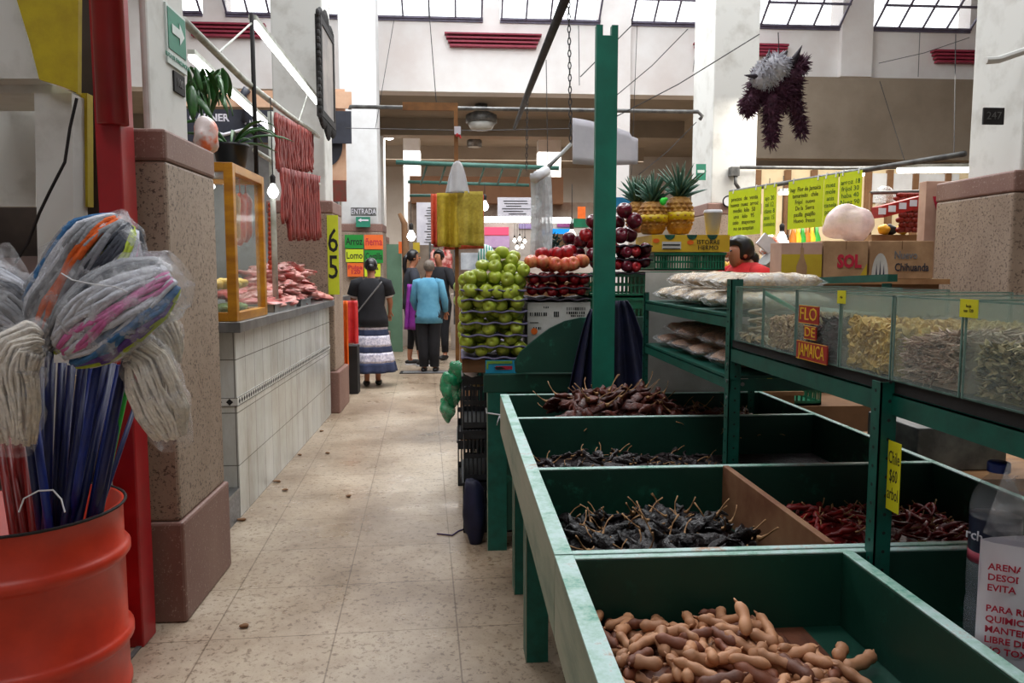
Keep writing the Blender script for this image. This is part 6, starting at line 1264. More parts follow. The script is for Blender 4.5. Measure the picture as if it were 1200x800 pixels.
    if 'pants' in spec:
        zend, mt, rr_ = spec['pants']
        for sd, (kx, ky, kz, ax, ay) in zip((-1, 1), spec['legs']):
            A = Vector((ax * sd, ay, .09)); K = Vector((kx * sd, ky, kz)); f = (kz - zend) / (kz - .09); q = K.lerp(A, f); m = MB()
            m.tube([Vector((sd * .07 * w, 0, .98)) * s, Vector((sd * .088 * w, 0, .86)) * s, Vector((sd * .088 * w, 0, .86)).lerp(K, .5) * s, K * s, K.lerp(q, .5) * s, q * s], [.1 * w * s, .115 * w * s, .095 * w * s, .072 * rr_ * s, .062 * rr_ * s, .052 * rr_ * s], 16); m.build('trouser_leg', M[mt], e, smooth=True, local=True)
        m = MB(); m.ball((0, 0, .93 * s), (.155 * w * s, .125 * w * s, .1 * s), 18, 10); m.build('trouser_waist', M[mt], e, smooth=True, local=True)
    for sd, (kx, ky, kz, ax, ay) in zip((-1, 1), spec['legs']):
        m = MB(); m.ball(((ax * sd * 1.1) * s, (ay + .06) * s, .042 * s), (.048 * s, .13 * s, .042 * s), 14, 8)
        for q in m.v: q.z = max(q.z, .002)
        m.build('shoe', M[spec.get('shoe', 'shoe_black')], e, smooth=True, local=True)
        if spec.get('sole'): m = MB(); m.lathe([(.05 * s, 0), (.05 * s, .02 * s)], ((ax * sd * 1.1) * s, (ay + .06) * s, .001), 18, sy=2.55); m.build('shoe_sole', M['white_plastic'], e, local=True)
    return e, s
M['lip'] = pm('lip', C(150, 76, 68), None, 5, .5); M['shoe_black'] = pm('shoe_black', C(28, 24, 24), C(20, 18, 18), 8, .5); M['cloth_black'] = pm('cloth_black', C(26, 26, 32), C(18, 18, 24), 10, .9); M['cloth_darkgrey'] = pm('cloth_darkgrey', C(44, 46, 56), C(32, 34, 42), 10, .85)
M['cloth_blue'] = pm('cloth_blue', C(96, 156, 184), C(78, 138, 168), 10, .9); M['cloth_white'] = pm('cloth_white', C(222, 218, 222), C(200, 196, 204), 10, .9); M['cloth_lace'] = pm('cloth_lace', C(214, 208, 218), C(166, 162, 182), 40, .9, lo=.42, hi=.6); M['cloth_navy'] = pm('cloth_navy', C(46, 54, 84), C(34, 42, 68), 10, .9); M['cloth_purple'] = pm('cloth_purple', C(150, 52, 160), C(130, 40, 140), 10, .6); M['cloth_red'] = pm('cloth_red', C(206, 36, 38), C(180, 28, 32), 10, .9); M['hair_grey'] = pm('hair_grey', C(120, 106, 94), C(84, 74, 66), 40, .6)
# 1 woman with striped skirt, seen from behind
g = P(437, 452, Z=0.0)
e, s = person((g.x, g.y, 0), 1.53, R(6), 'woman seen from behind in black top and banded navy and white skirt', dict(w=1.12, head=(.03, .0), arms=(((.25, .06, 1.12), (.26, .2, 1.02)), ((.25, .05, 1.12), (.24, .18, .98))), legs=((.08, .02, .5, .075, -.03), (.08, -.02, .5, .07, .02)),
    top=(.80, 'cloth_black', 1.12), sleeve=True, sleeve_mat='cloth_white', sleeve_len=0.0, skirt=(.86, .2, ((0, .14, 'cloth_lace'), (.14, .26, 'cloth_navy'), (.26, .48, 'cloth_lace'), (.48, .6, 'cloth_navy'), (.6, .8, 'cloth_lace'), (.8, 1.0, 'cloth_navy'))), bun=[(0, -.085, -.01, .05)]))
m = MB(); pts = []
for k in range(15): t = k / 14; pts.append(Vector((lerp(.14, -.2, t), -.165 - .02 * math.sin(t * 3.1), lerp(1.4, .98, t))) * s)
m.tube(pts, .011, 6, flat=.5); m.build('shoulder_strap', M['granite'], e, smooth=True, local=True)
for sd in (-1, 1): m = MB(); m.tube([Vector((sd * .1, 0, 1.40)) * s, Vector((sd * .2, 0, 1.37)) * s, Vector((sd * .235, .02, 1.22)) * s], [.07 * s, .08 * s, .085 * s], 14); m.build('vest_shoulder', M['cloth_black'], e, smooth=True, local=True)
# 2 woman in dark jacket with long ponytail, face to the right
g = P(484, 428, Z=0.0)
e, s = person((g.x, g.y, 0), 1.68, R(-78), 'woman with long black ponytail in dark jacket facing right, purple bag at her side', dict(head=(.03, 0), arms=(((.24, .04, 1.12), (.2, .2, 1.0)), ((.24, .03, 1.12), (.2, .22, 1.02))), legs=((.08, .0, .5, .09, -.04), (.08, .06, .5, .09, .1)),
    top=(.84, 'cloth_darkgrey', 1.05), pants=(.24, 'cloth_black', .85), sole=True, tail=[(0, -.08, .04, .03), (0, -.13, -.02, .035), (0, -.14, -.14, .032), (.01, -.12, -.27, .02), (0, -.1, -.34, .006)]))
# 3 elder in blue cardigan from behind
g = P(503, 436, Z=0.0)
e, s = person((g.x, g.y, 0), 1.52, R(-8), 'short-haired elderly person from behind in sky blue cardigan and black trousers', dict(w=1.06, head=(.04, .01), arms=(((.24, .02, 1.1), (.22, .16, .96)), ((.25, .0, 1.1), (.24, .12, .93))), legs=((.08, .0, .5, .08, .0), (.08, .0, .5, .08, .03)), top=(.76, 'cloth_blue', 1.12), pants=(.09, 'cloth_black', 1.35), hair='hair_grey'))
bx = P(480, 345, Y=g.y + .3)
m = grid_mb(lambda u, v: (lambda q: Vector((q.x, g.y + .42 + .04 * math.sin(u * 5), q.z)))(P(lerp(475 + 4 * (1 - v), 487, u), lerp(333, 386, v), Y=g.y + .42)), 10, 12); m.build('shoulder_bag', M['cloth_purple'], smooth=True, solid=.05, label='bright purple shoulder bag between the ponytailed woman and the blue cardigan', cat='bag')
# 4 third woman, dark clothes, face to the camera left
g = P(516, 421, Z=0.0)
e, s = person((g.x, g.y, 0), 1.7, R(150), 'woman in dark clothes facing the camera, behind the blue cardigan, reaching to the fruit', dict(head=(.03, 0), arms=(((.3, .06, 1.14), (.5, .12, 1.12)), ((.23, .04, 1.12), (.2, .2, 1.02))), legs=((.08, .0, .5, .09, .0), (.08, .03, .5, .09, .06)), top=(.8, 'cloth_black', 1.05), pants=(.12, 'cloth_black', 1.0), sleeve_len=.25))
# 5 seller in red behind the boxes on the right
e, s = person((P(874, 300, Y=4.95).x, 4.95, 0), 1.7, R(105), 'dark-haired woman in a red shirt in profile behind the cardboard boxes', dict(w=1.1, drop=.09, head=(.06, 0), arms=(((.24, .06, 1.12), (.2, .26, 1.1)), ((.24, .06, 1.12), (.2, .26, 1.1))), legs=((.08, .0, .5, .09, .0), (.08, .0, .5, .09, .05)), top=(.86, 'cloth_red', 1.0), pants=(.12, 'cloth_black', 1.0), sleeve_len=0,
    bun=[(0, -.1, -.04, .055), (.02, -.13, -.1, .05), (0, -.12, -.16, .035)]))

# ------------------------------------------------------------ right-hand stall
# low counter carrying the cartons
e = empty('stall_counter', (2.2, 4.6, 0), 'plain wooden counter carrying the cardboard cartons behind the rack', 'counter')
zc_ = P(960, 327, Y=4.3).z
m = MB(); m.box(1.72, 2.86, 4.3, 4.8, zc_ - .03, zc_); m.build('counter_top', M['wood'], e)
m = MB(); m.box(1.76, 2.82, 4.34, 4.76, 0, zc_ - .03); m.build('counter_body', M['card_dark'], e)
M['yel'] = pm('yel', C(196, 170, 40), C(180, 152, 34), 5, .7); M['card_pink'] = pm('card_pink', C(196, 160, 142), C(176, 140, 122), 5, .8)
def carton(px0, px1, pyt, Y, dep, mat, label, zb=None, name='carton'):
    a = P(px0, pyt, Y=Y); b = P(px1, pyt, Y=Y); z0 = zc_ if zb is None else zb; e = empty(name, ((a.x + b.x) / 2, Y + dep / 2, z0), label, 'box'); m = MB(); m.box(a.x, b.x, Y, Y + dep, z0 + .001, a.z); m.build('carton_body', M[mat], e, bevel=.003)
    m = MB(); m.box(a.x, b.x, Y + dep * .48, Y + dep * .5, a.z, a.z + .001); m.box((a.x + b.x) / 2 - .002, (a.x + b.x) / 2 + .002, Y - .001, Y, a.z - .05, a.z); m.build('flap_seam', M['card_dark'], e)
    return e, a.x, b.x, z0, a.z
e, x0, x1, z0, z1 = carton(916, 964, 284, 4.32, .16, 'card_pink', 'pinkish cardboard carton with a yellow printed lower half and a brown bottle shape')
m = MB(); m.box(x0 + .002, x1 - .002, 4.317, 4.319, z0 + .012, z0 + (z1 - z0) * .68); m.build('yellow_print', M['yel'], e)
m = MB(); xc = (x0 + x1) / 2; m.prism([(xc + a, 4.316, z0 + b * (z1 - z0)) for a, b in ((-.03, .02), (.03, .02), (.032, .35), (.012, .6), (.009, .86), (-.009, .86), (-.012, .6), (-.032, .35))], (0, -.001, 0)); m.build('bottle_print', M['card'], e)
e, x0, x1, z0, z1 = carton(966, 1018, 282, 4.32, .4, 'card', 'cardboard beer carton with red SOL lettering')
text('lettering', 'SOL', ((x0 + x1) / 2 + .02, 4.317, z0 + (z1 - z0) * .45), .1, M['ink_red'], e, bold=.005, sx=.8); m = MB(); m.prism([(x1 - .05, 4.318, z0 + .01), (x1 - .005, 4.318, z0 + .01), (x1 - .005, 4.318, z0 + .09)], (0, -.001, 0)); m.build('corner_print', M['yel'], e)
e, x0, x1, z0, z1 = carton(1020, 1095, 282, 4.34, .4, 'card', 'large brown carton lettered Nuevo at the right end of the row')
text('lettering', 'Nuevo', (lerp(x0, x1, .56), 4.337, lerp(z0, z1, .62)), .065, M['granite'], e, sx=.8, bold=.001); text('lettering', 'Chihuanda', (lerp(x0, x1, .66), 4.337, lerp(z0, z1, .3)), .065, M['sign_dark'], e, sx=.75, bold=.001)
m = MB(); c = ((x0 + lerp(x0, x1, .33)) / 2, 4.338, z0 + .1); m.prism([(c[0] + .05 * math.cos(R(a)), 4.338, z0 + .02 + .13 * math.sin(R(a))) for a in range(0, 181, 15)], (0, -.001, 0)); m.build('oval_emblem', M['card_white'], e); m = MB(); [m.prism([(c[0] + q - .005, 4.3365, z0 + .02), (c[0] + q + .005, 4.3365, z0 + .02), (c[0] + q, 4.3365, z0 + .11 - abs(q))], (0, -.001, 0)) for q in (-.022, 0, .022)]; m.build('emblem_print', M['wrap_blue'], e)
zz = z1 + .003
e, x0, x1, z0, z1 = carton(1086, 1140, 212, 4.86, .08, 'card_pink', 'tall pinkish carton with a red V standing beside the right stone pillar', zb=zc_)
m = MB(); p0 = P(1093, 232, Y=4.857); m.prism([(q.x, 4.857, q.z) for q in (P(1093, 230, Y=4.857), P(1099, 230, Y=4.857), P(1101, 245, Y=4.857), P(1104, 228, Y=4.857), P(1110, 228, Y=4.857), P(1104, 254, Y=4.857), P(1099, 254, Y=4.857))], (0, -.001, 0)); m.build('red_letter', M['ink_red'], e)
m = bag_mesh(P(996, 262, Y=4.62), (.165, .1, .12), 3, crumple=.3, n=30, m_=20); m.v = [Vector((q.x, q.y, max(q.z, zz + .0))) for q in m.v]; m.build('plastic_bag', clear('bag_pinkish', C(244, 220, 218), .5, .3, 8, fac2=.9, bmp=.6), smooth=True, label='large pinkish plastic bag lying on the beer carton', cat='bag')
# rail with lime cards
rA = Vector((P(856, 225, Y=6.3).x, 6.3, P(856, 225, Y=6.3).z)); rB = Vector((P(1131, 180, Y=4.3).x, 4.3, P(1131, 180, Y=4.3).z))
e = empty('card_rail', (rA + rB) / 2, 'grey steel rail running from the central pillar to the right pillar above the lime cards', 'rail'); m = MB(); m.tube([rA, rB], .017, 10); m.build('rail_tube', M['grey_metal'], e, smooth=True)
def on_rail(px):
    d = P(px, 225, Y=1) - CAM; n = Vector((d.y, -d.x)); a = Vector((rA.x, rA.y)); b = Vector((rB.x, rB.y)); t = -(a.dot(n)) / ((b - a).dot(n)); return rA.lerp(rB, t)
M['lime_plastic'] = pm('lime_plastic', C(206, 222, 24), C(188, 208, 30), 5, .3, spec=.6)
cards = [(857, 895, 284 - 7, 'precios  de  venta\nhuevo  nuez  arroz\nmedio  kilo  50\nuno   kilo   95\nsolo   mayoreo\nno se aceptan', 'broad'), (898, 913, 276, 'ajo 20\nsal 12\nclavo 8\nanis 15\ncomino', 'narrow'), (927, 968, 268 + 1, 'hay  Flor de Jamaica\ntamarindo   chile\nFrijol   nuevo\nDe la  Sierra\npasilla  guajillo\nHuevo  fresco', 'broad'), (968.6, 985, 266, 'nuez\nmole\nanis\ncanela\npasas\nsoya', 'narrow'), (985.4, 986, 266, '', ''), (986.8, 1013, 263, 'arroz 18\nfrijol 30\nhaba 40\nNuez 90\nmaiz 16\nDulces', 'end')]
lab = ['lime green price card nearest the central pillar', 'narrow lime green card second from the central pillar', 'large lime green card third from the central pillar', 'lime green card fourth from the central pillar', '', 'lime green card nearest the fluorescent tube, last of the row']
for i, (p0, p1, pb, tx, k) in enumerate(cards):
    if not k: continue
    a = on_rail(p0); b = on_rail(p1); hgt = a.z - P(p0, pb, Y=a.y).z + .0; e = empty('price_card', ((a + b) / 2 - Vector((0, 0, hgt))), lab[i], 'price card', 'lime cards on the right rail')
    d = (b - a); ang = math.atan2(d.y, d.x); nrm = Vector((math.sin(ang), -math.cos(ang), 0)); o_ = nrm * .022
    m = MB(); m.prism([a + o_, b + o_, b + o_ - Vector((0, 0, hgt)), a + o_ - Vector((0, 0, hgt))], nrm * .003); m.build('card_sheet', M['lime_plastic'], e)
    c = (a + b) / 2 - Vector((0, 0, hgt * .52)) + nrm * .0265; W = d.length; t = text('handwriting', tx, c, hgt * .13, M['leaf_green'] if i % 2 else M['ink'], e, rot=(R(90), 0, ang), ext=.0004)
    wv = max(v.co.x for v in t.data.vertices) - min(v.co.x for v in t.data.vertices); t.scale.x = W * .86 / wv
    m = MB(); [m.tube([a.lerp(b, q) + Vector((0, 0, .02)) + nrm * .02, a.lerp(b, q) - Vector((0, 0, .02)) + nrm * .028], .005, 5) for q in (.15, .85)]; m.build('clip', M['white_plastic'], e)
# electrical box and conduit and round clock-like mirror on the central pillar
e = empty('junction_box', P(861, 205, Y=7.9), 'grey electrical junction box with conduit on the central pillar', 'junction box'); a = P(857, 195, Y=7.95); b = P(867, 206, Y=7.95); m = MB(); m.box(a.x, b.x, 7.95, 8.04, b.z, a.z); m.build('box_body', M['grey_metal'], e, bevel=.004); m = MB(); m.tube([P(862, 206, Y=7.98), P(862, 215, Y=7.98), P(866, 221, Y=7.98)], .02, 8); m.tube([P(867, 196, Y=7.98), P(985, 197, Y=7.98), P(1132, 195, Y=7.98)], .018, 8); m.build('conduit', M['grey_metal'], e, smooth=True)
e = empty('wall_gauge', P(853, 236, Y=7.95), 'small round white dial with black rim on the central pillar', 'clock'); c = P(853, 236, Y=7.98); T = Matrix.Translation(c) @ Matrix.Rotation(R(90), 4, 'X'); m = MB(); m.lathe([(.001, 0), (.05, 0), (.05, .012), (.001, .012)], (0, 0, 0), 20, T); m.build('dial', M['white_plastic'], e); m = MB(); m.tube([T @ Vector((.055 * math.cos(R(a)), .055 * math.sin(R(a)), .01)) for a in range(0, 361, 20)], .008, 6); m.build('rim', M['dark'], e, smooth=True)
e = empty('exit_sign', P(820, 203, Y=7.95), 'green evacuation sign on the left of the central pillar', 'sign'); Xs = 2.655
panel('board', 816, 827, 192, 211, 8.03, 'sign_green', '', '', parent=e, th=.008); panel('white_stripe', 817.5, 825.5, 199, 202.5, 8.026, 'sign_white', '', '', parent=e, th=.003)
# stall back: beige panels with posts, fluorescent tubes, shelf goods
Yb = 9.4
M['beige'] = pm('beige', C(226, 206, 168), C(208, 186, 148), 3, .7)
a = P(884, 198, Y=Yb); b = P(1240, 420, Y=Yb); m = MB(); m.box(a.x, 6.5, Yb, Yb + .08, 0, a.z + .02); m.build('stall_backwall', M['beige'], kind='structure')
m = MB(); a = P(1016, 203, Y=Yb - .02); b = P(1122, 238, Y=Yb - .02); m.box(a.x, b.x, Yb - .03, Yb - .003, b.z, a.z); m.build('white_board', M['white_paint'], label='bright white boards under the long tube left of the right pillar', cat='board')
GP = 'brown posts of the right stall back wall'
for i, px in enumerate((889, 924, 955, 1019, 1044, 1074, 1112)):
    m = MB(); a = P(px, 199, Y=Yb - .05); x = a.x; m.box(x - .035, x + .035, Yb - .06, Yb - .003, 0, a.z); m.build('wall_post', M['card_dark'], label='dark brown upright post of the stall back wall, ' + ['first', 'second', 'third', 'fourth', 'fifth', 'sixth', 'seventh'][i] + ' from the central pillar', cat='post', group=GP)
tube_lamp('fluorescent_lamp', P(1052, 199, Y=6.6), P(1140, 198, Y=6.6), 'bright fluorescent tube left of the right pillar', r=.03)
tube_lamp('fluorescent_lamp', P(986, 205, Y=7.6), P(1012, 203, Y=7.6), 'short fluorescent tube above the last lime card', r=.03); tube_lamp('fluorescent_lamp', P(913, 226, Y=8.6), P(932, 225, Y=8.6), 'small fluorescent tube seen between the lime cards', r=.025)
bulb(900, 277, 7.5, 'white bulb hanging behind the lime cards, left one', 2.3, r=.05); bulb(916, 280, 7.3, 'white bulb hanging behind the lime cards, right one', 2.3, r=.05); bulb(922, 288, 8.2, 'warm bulb low behind the lime cards', 2.2, True, .04)
M['packs'] = pm('packs', C(190, 40, 36), C(226, 190, 60), 7, .4, lo=.45, hi=.55)
r = random.Random(31)
m = MB(); m.box(P(850, 300, Y=6.4).x, 2.95, 6.4, 6.7, 0, P(850, 322, Y=6.4).z); m.build('goods_shelf', M['card_dark'], label='low shelf with bright snack packets behind the woman in red', cat='shelf')
for i in range(9):
    x = P(843 + i * 7, 322, Y=6.42).x; z = P(850, 322, Y=6.4).z; m = bag_mesh((x, 6.45, z + .06), (.035, .02, .058), i, 10, 8, .25); m.build('snack_packet', pm('pk%d' % i, C(*[(200, 40, 40), (230, 180, 50), (226, 110, 40)][i % 3]), C(230, 200, 90), 18, .4), smooth=True, label='snack packet standing in the row behind the woman in red', cat='packet', group='snack packets behind the woman in red')
# orange flowers / bright goods
for i, (px, py, c1, lb) in enumerate(((905, 291, (224, 100, 50), 'orange and white bunch behind the woman in red'), (903, 310, (60, 90, 160), 'blue and white packet beside the woman in red'))):
    m = bag_mesh(P(px, py, Y=5.9), (.09, .07, .09), i + 3, crumple=.6); m.build('produce_bunch', pm('pb%d' % i, C(*c1), C(230, 226, 220), 22, .5, lo=.48, hi=.55), smooth=True, label=lb, cat='goods')
e = empty('weighing_scale', P(915, 318, Y=5.6), 'grey steel scale with slanted white display behind the woman in red', 'scale'); m = MB(); m.prism([P(898, 310, Y=5.6), P(915, 295, Y=5.6), P(918, 340, Y=5.6), P(905, 340, Y=5.6)], (0, .25, 0)); m.build('scale_body', M['steel'], e); m = MB(); m.bar(P(893, 291, Y=5.58), P(903, 279, Y=5.58), .03, .12); m.build('display_head', M['white_plastic'], e)
z5 = P(915, 340, Y=5.6).z; m = MB(); m.box(P(895, 340, Y=5.55).x, P(925, 340, Y=5.55).x, 5.5, 5.95, 0, z5); m.build('scale_stand', M['card_dark'], label='brown stand under the steel scale', cat='stand')
# green and yellow bright goods between the cards and shelves, red sausage garlands and red box
e = empty('goods_rack', (P(955, 280, Y=8.3).x, 8.3, 0), 'rack of green and yellow bottles glowing behind the pink bag', 'shelf'); a = P(930, 262, Y=8.3); b = P(965, 300, Y=8.3)
m = MB(); m.box(a.x, b.x, 8.3, 8.6, 0, b.z); m.build('rack_body', M['card_dark'], e)
for i in range(6):
    x = lerp(a.x + .04, b.x - .04, i / 5); m = MB(); m.lathe([(.04, 0), (.045, .02), (.045, .2), (.02, .27), (.018, .32), (.001, .325)], (x, 8.4, b.z), 14); m.build('bottle', pm('bt%d' % i, C(*[(200, 120, 40), (230, 190, 50), (60, 160, 60)][i % 3]), None, 8, .3), smooth=True, label='coloured bottle on the rack behind the pink bag, ' + ['first', 'second', 'third', 'fourth', 'fifth', 'last'][i] + ' from the left', cat='bottle', group='bottles behind the pink bag')
zsh = P(1050, 275, Y=6.2).z
e = empty('display_shelf', (3.4, 6.3, 0), 'warm lit shelf unit of sausage garlands behind the cartons', 'shelf'); m = MB(); m.box(P(1022, 275, Y=6.2).x, P(1095, 275, Y=6.2).x, 6.2, 6.6, 0, zsh); m.build('shelf_body', M['wood'], e)
m = MB(); m.tube([P(1020, 226, Y=6.2), P(1090, 224, Y=6.2)], .015, 8); m.build('hanging_bar', M['grey_metal'], e); [MB().box(P(px, 226, Y=6.2).x - .01, P(px, 226, Y=6.2).x + .01, 6.19, 6.22, zsh, P(px, 226, Y=6.2).z).build('side_post', M['wood'], e) for px in (1021, 1090)]
M['chorizo'] = pm('chorizo', C(150, 44, 28), C(110, 26, 22), 14, .35)
for i in range(12):
    px = 1052 + i * 2.9; yt = 226; yb = 248 if i % 3 == 0 else 272; m = MB(); a = P(px, yt, Y=6.19); b = P(px, yb, Y=6.19); n = 8 if yb > 260 else 5
    for k in range(n): c = a.lerp(b, (k + .5) / n); m.ball((c.x + .012 * (-1) ** k, c.y, c.z), (.028, .024, (a - b).length / n * .6), 8, 6)
    m.build('sausage_garland', M['chorizo'], smooth=True, label='dark red sausage garland hanging between the pink bag and the tall carton', cat='sausage', group='sausage garlands on the lit shelf bar')
e = empty('red_tray', P(1055, 248, Y=6.0), 'slanted red tray with white labels among the garlands', 'tray'); m = MB(); m.bar(P(1028, 249, Y=6.0), P(1078, 236, Y=6.0), .16, .09); m.build('tray_body', M['sign_red'], e); m = MB()
for t in (.12, .35, .6, .85): c = P(1028, 249, Y=5.915).lerp(P(1078, 236, Y=5.915), t); m.box(c.x - .03, c.x + .03, c.y, c.y + .003, c.z - .025, c.z + .025)
m.build('white_label', M['paper_white'], e)
m = bag_mesh(P(1038, 235, Y=6.35), (.09, .06, .12), 6, crumple=.3); m.build('plastic_bag', M['bag_milky'], smooth=True, label='pale plastic bag hanging left of the sausage garlands', cat='bag')
for i, (px, c) in enumerate(((1036, (230, 170, 30)), (1044, (30, 30, 34)), (1058, (226, 180, 50)))):
    m = bag_mesh(P(px, 269, Y=6.24), (.05, .04, .045), i + 8, crumple=.3); m.build('goods_packet', pm('gp%d' % i, C(*c), None, 9, .4), smooth=True, label=['yellow', 'black', 'golden'][i] + ' packet at the foot of the sausage garlands', cat='packet')
# shaggy bull figure
bc = P(908, 105, Y=3.0); S = 3.0 / FPX
def bp(px, py, dy=0): q = P(px, py, Y=3.0 + dy); return q
M['fur_purple'] = pm('fur_purple', C(104, 60, 84), C(66, 34, 52), 30, .7); M['fur_white'] = pm('fur_white', C(214, 214, 220), C(180, 180, 190), 20, .8); M['horn'] = pm('horn', C(54, 44, 56), C(34, 28, 36), 10, .5)
e = empty('bull_figure', bc, 'shaggy hanging bull figure, purple brown with white back and dark horns', 'hanging ornament')
def shag(mb, core, n, L, seed):
    r = random.Random(seed); k = len(core)
    for i in range(n):
        (c, rr3) = core[i % k]; d = Vector((r.gauss(0, 1), r.gauss(0, 1), r.gauss(0, 1))).normalized(); p = c + Vector((d.x * rr3[0], d.y * rr3[1], d.z * rr3[2])); d = (d + Vector((0, 0, -.35)) + Vector((r.uniform(-.4, .4), r.uniform(-.4, .4), r.uniform(-.4, .4)))).normalized()
        mb.tube([p - d * .006, p + d * L * r.uniform(.5, 1)], [.0035, .0008], 3, cap=False)
def limb(pts, rs, n=9):
    out = []
    for (a, b, ra_, rb) in zip(pts, pts[1:], rs, rs[1:]):
        for k in range(n): t = k / n; out.append((a.lerp(b, t), (lerp(ra_, rb, t),) * 3))
    return out
parts = [('body', limb([bp(892, 96), bp(910, 104, .02), bp(926, 96, .04)], [.05, .075, .05]) + limb([bp(914, 108), bp(912, 122)], [.05, .04]), 1500), ('leg', limb([bp(888, 108), bp(878, 122), bp(876, 131)], [.036, .03, .02]), 420), ('leg', limb([bp(905, 118, -.02), bp(905, 140, -.02), bp(903, 170, -.02)], [.035, .026, .02]), 460), ('leg', limb([bp(926, 102, .04), bp(934, 130, .03), bp(940, 160, .03)], [.036, .026, .018]), 460), ('head', limb([bp(927, 90, -.02), bp(934, 80, -.02), bp(942, 72, -.02)], [.034, .03, .02]), 320), ('tail', limb([bp(940, 72, 0), bp(938, 84, 0)], [.02, .02]), 100)]
for nm, core, n in parts:
    m = MB()
    for c, rr3 in core[::3]: m.ball(c, tuple(q * .95 for q in rr3), 10, 7)
    shag(m, core, n, .026, hash(nm) % 7 if 0 else len(nm)); m.build(nm, M['fur_purple'], e)
m = MB(); core = limb([bp(893, 92, -.03), bp(906, 82, -.04), bp(914, 74, -.02)], [.045, .052, .035]); [m.ball(c, rr3, 10, 7) for c, rr3 in core[::3]]; shag(m, core, 700, .024, 3); m.build('white_back', M['fur_white'], e)
m = MB(); m.tube([bp(926, 78, -.03), bp(933, 66, -.04), bp(940, 53, -.05)], [.02, .012, .001], 10); m.build('horn', M['horn'], e, smooth=True); m = MB(); m.tube([bp(896, 82, -.05), bp(899, 70, -.05), bp(902, 57, -.05)], [.016, .01, .001], 10); m.build('horn', M['horn'], e, smooth=True); m = MB(); m.tube([bp(888, 90, -.05), bp(880, 89, -.05), bp(872, 88, -.05)], [.012, .008, .001], 8); m.build('horn', M['horn'], e, smooth=True); m = MB(); m.tube([bp(914, 76, 0), bp(916, 68, 0), bp(922, 60, 0)], [.014, .014, .006], 8); m.build('ear', M['horn'], e, smooth=True)
# things under the shelf: crates and cartons on the stall floor
crate('plastic_crate', P(945, 470, Y=2.9).x, P(1030, 470, Y=2.9).x, 3.38, 3.7, P(960, 500, Y=2.9).z, P(960, 458, Y=2.9).z, 'green_crate', 'green crate under the glass box shelf, seen behind the empty compartment')
z0 = P(960, 500, Y=2.9).z; m = MB(); m.box(1.4, 2.5, 3.36, 3.95, 0, z0 - .003); m.build('pallet_bench', M['card_dark'], label='dark wooden bench behind the rack carrying the green crate', cat='bench')
m = MB(); a = P(903, 462, Y=3.4); b = P(945, 475, Y=3.4); m.box(a.x, a.x + .1, 3.37, 3.5, z0, a.z); m.box(a.x - .06, a.x + .14, 3.36, 3.52, a.z, a.z + .018); m.build('wooden_box', M['wood'], label='small raw wooden box with a pale lid beside the green crate under the shelf', cat='box')
m = bag_mesh((1.42, 3.44, z0 + .16), (.03, .08, .07), 4, crumple=.4); m.build('yellow_bag', pm('yb', C(190, 200, 40), C(150, 170, 30), 14, .5), smooth=True, label='lime yellow packet seen under the glass box shelf', cat='packet')
e = empty('wooden_stool', (1.75, 2.6, 0), 'raw wood bench with a steel edged lid behind the right compartment', 'bench'); a = P(1056, 530, Y=2.2); b = P(1090, 545, Y=2.2)
m = MB(); m.box(1.42, 2.2, 2.2, 2.9, .72, .76); m.build('bench_top', M['wood'], e); 
for x, y in ((1.44, 2.22), (2.14, 2.22), (1.44, 2.84), (2.14, 2.84)): m = MB(); m.box(x, x + .04, y, y + .04, 0, .72); m.build('leg', M['wood'], e)
m = MB(); m.box(1.45, 1.75, 2.3, 2.6, .761, .9); m.build('grey_bin', M['grey_metal'], label='grey metal box on the raw wood bench behind the rack', cat='box', bevel=.004)
m = MB(); m.box(2.0, 2.05, 1.75, 2.15, 0, 1.1); m.build('green_partition', pm('palegreen', C(120, 160, 122), C(104, 144, 108), 4, .6), label='pale green board at the right edge behind the bottle', cat='board')

# ------------------------------------------------------------ far stalls in the middle distance
def slab(name, px0, px1, py0, py1, Y, th, mat, label, cat='panel', to_floor=False, group=None, parent=None):
    a = P(px0, py0, Y=Y); b = P(px1, py1, Y=Y); m = MB(); m.box(a.x, b.x, Y, Y + th, 0 if to_floor else b.z, a.z); return m.build(name, M[mat] if isinstance(mat, str) else mat, parent, label=label if not parent else None, cat=cat if not parent else None, group=group)
M['stall_white'] = pm('stall_white', C(186, 176, 168), C(150, 136, 124), 2, .6); M['brown_wall'] = pm('brown_wall', C(160, 116, 84), C(138, 98, 70), 1.5, .7); M['teal_metal'] = pm('teal_metal', C(70, 116, 106), C(56, 96, 86), 6, .5)
slab('stall_counter', 562, 720, 300, 330, 11.5, .8, 'stall_white', 'white counter of the brightly lit far stall behind the apples', 'counter', True)
slab('stall_backboard', 560, 705, 259, 300, 13.0, .08, 'stall_white', 'pale back board of the far stall under the long tubes', 'board')
m = MB(); a = P(560, 300, Y=13.0); b = P(705, 300, Y=13.0); m.box(a.x, b.x, 13.0, 13.06, 0, a.z); m.build('stall_lower_wall', M['brown_wall'], kind='structure')
tube_lamp('fluorescent_lamp', P(567, 257, Y=12.6), P(622, 257, Y=12.6), 'long white fluorescent tube over the far stall, left', r=.05); tube_lamp('fluorescent_lamp', P(633, 258, Y=12.6), P(669, 258, Y=12.6), 'long white fluorescent tube over the far stall, right', r=.05)
slab('pink_sign', 568, 596, 266, 275, 12.945, .05, emis('pink_glow', C(250, 90, 120), 1.5), 'glowing pink sign strip in the far stall beside the totes', 'sign')
slab('blue_sign', 636, 668, 268, 275, 12.945, .05, emis('blue_glow', C(40, 150, 230), 1.4), 'glowing blue sign strip in the far stall above the herbs', 'sign')
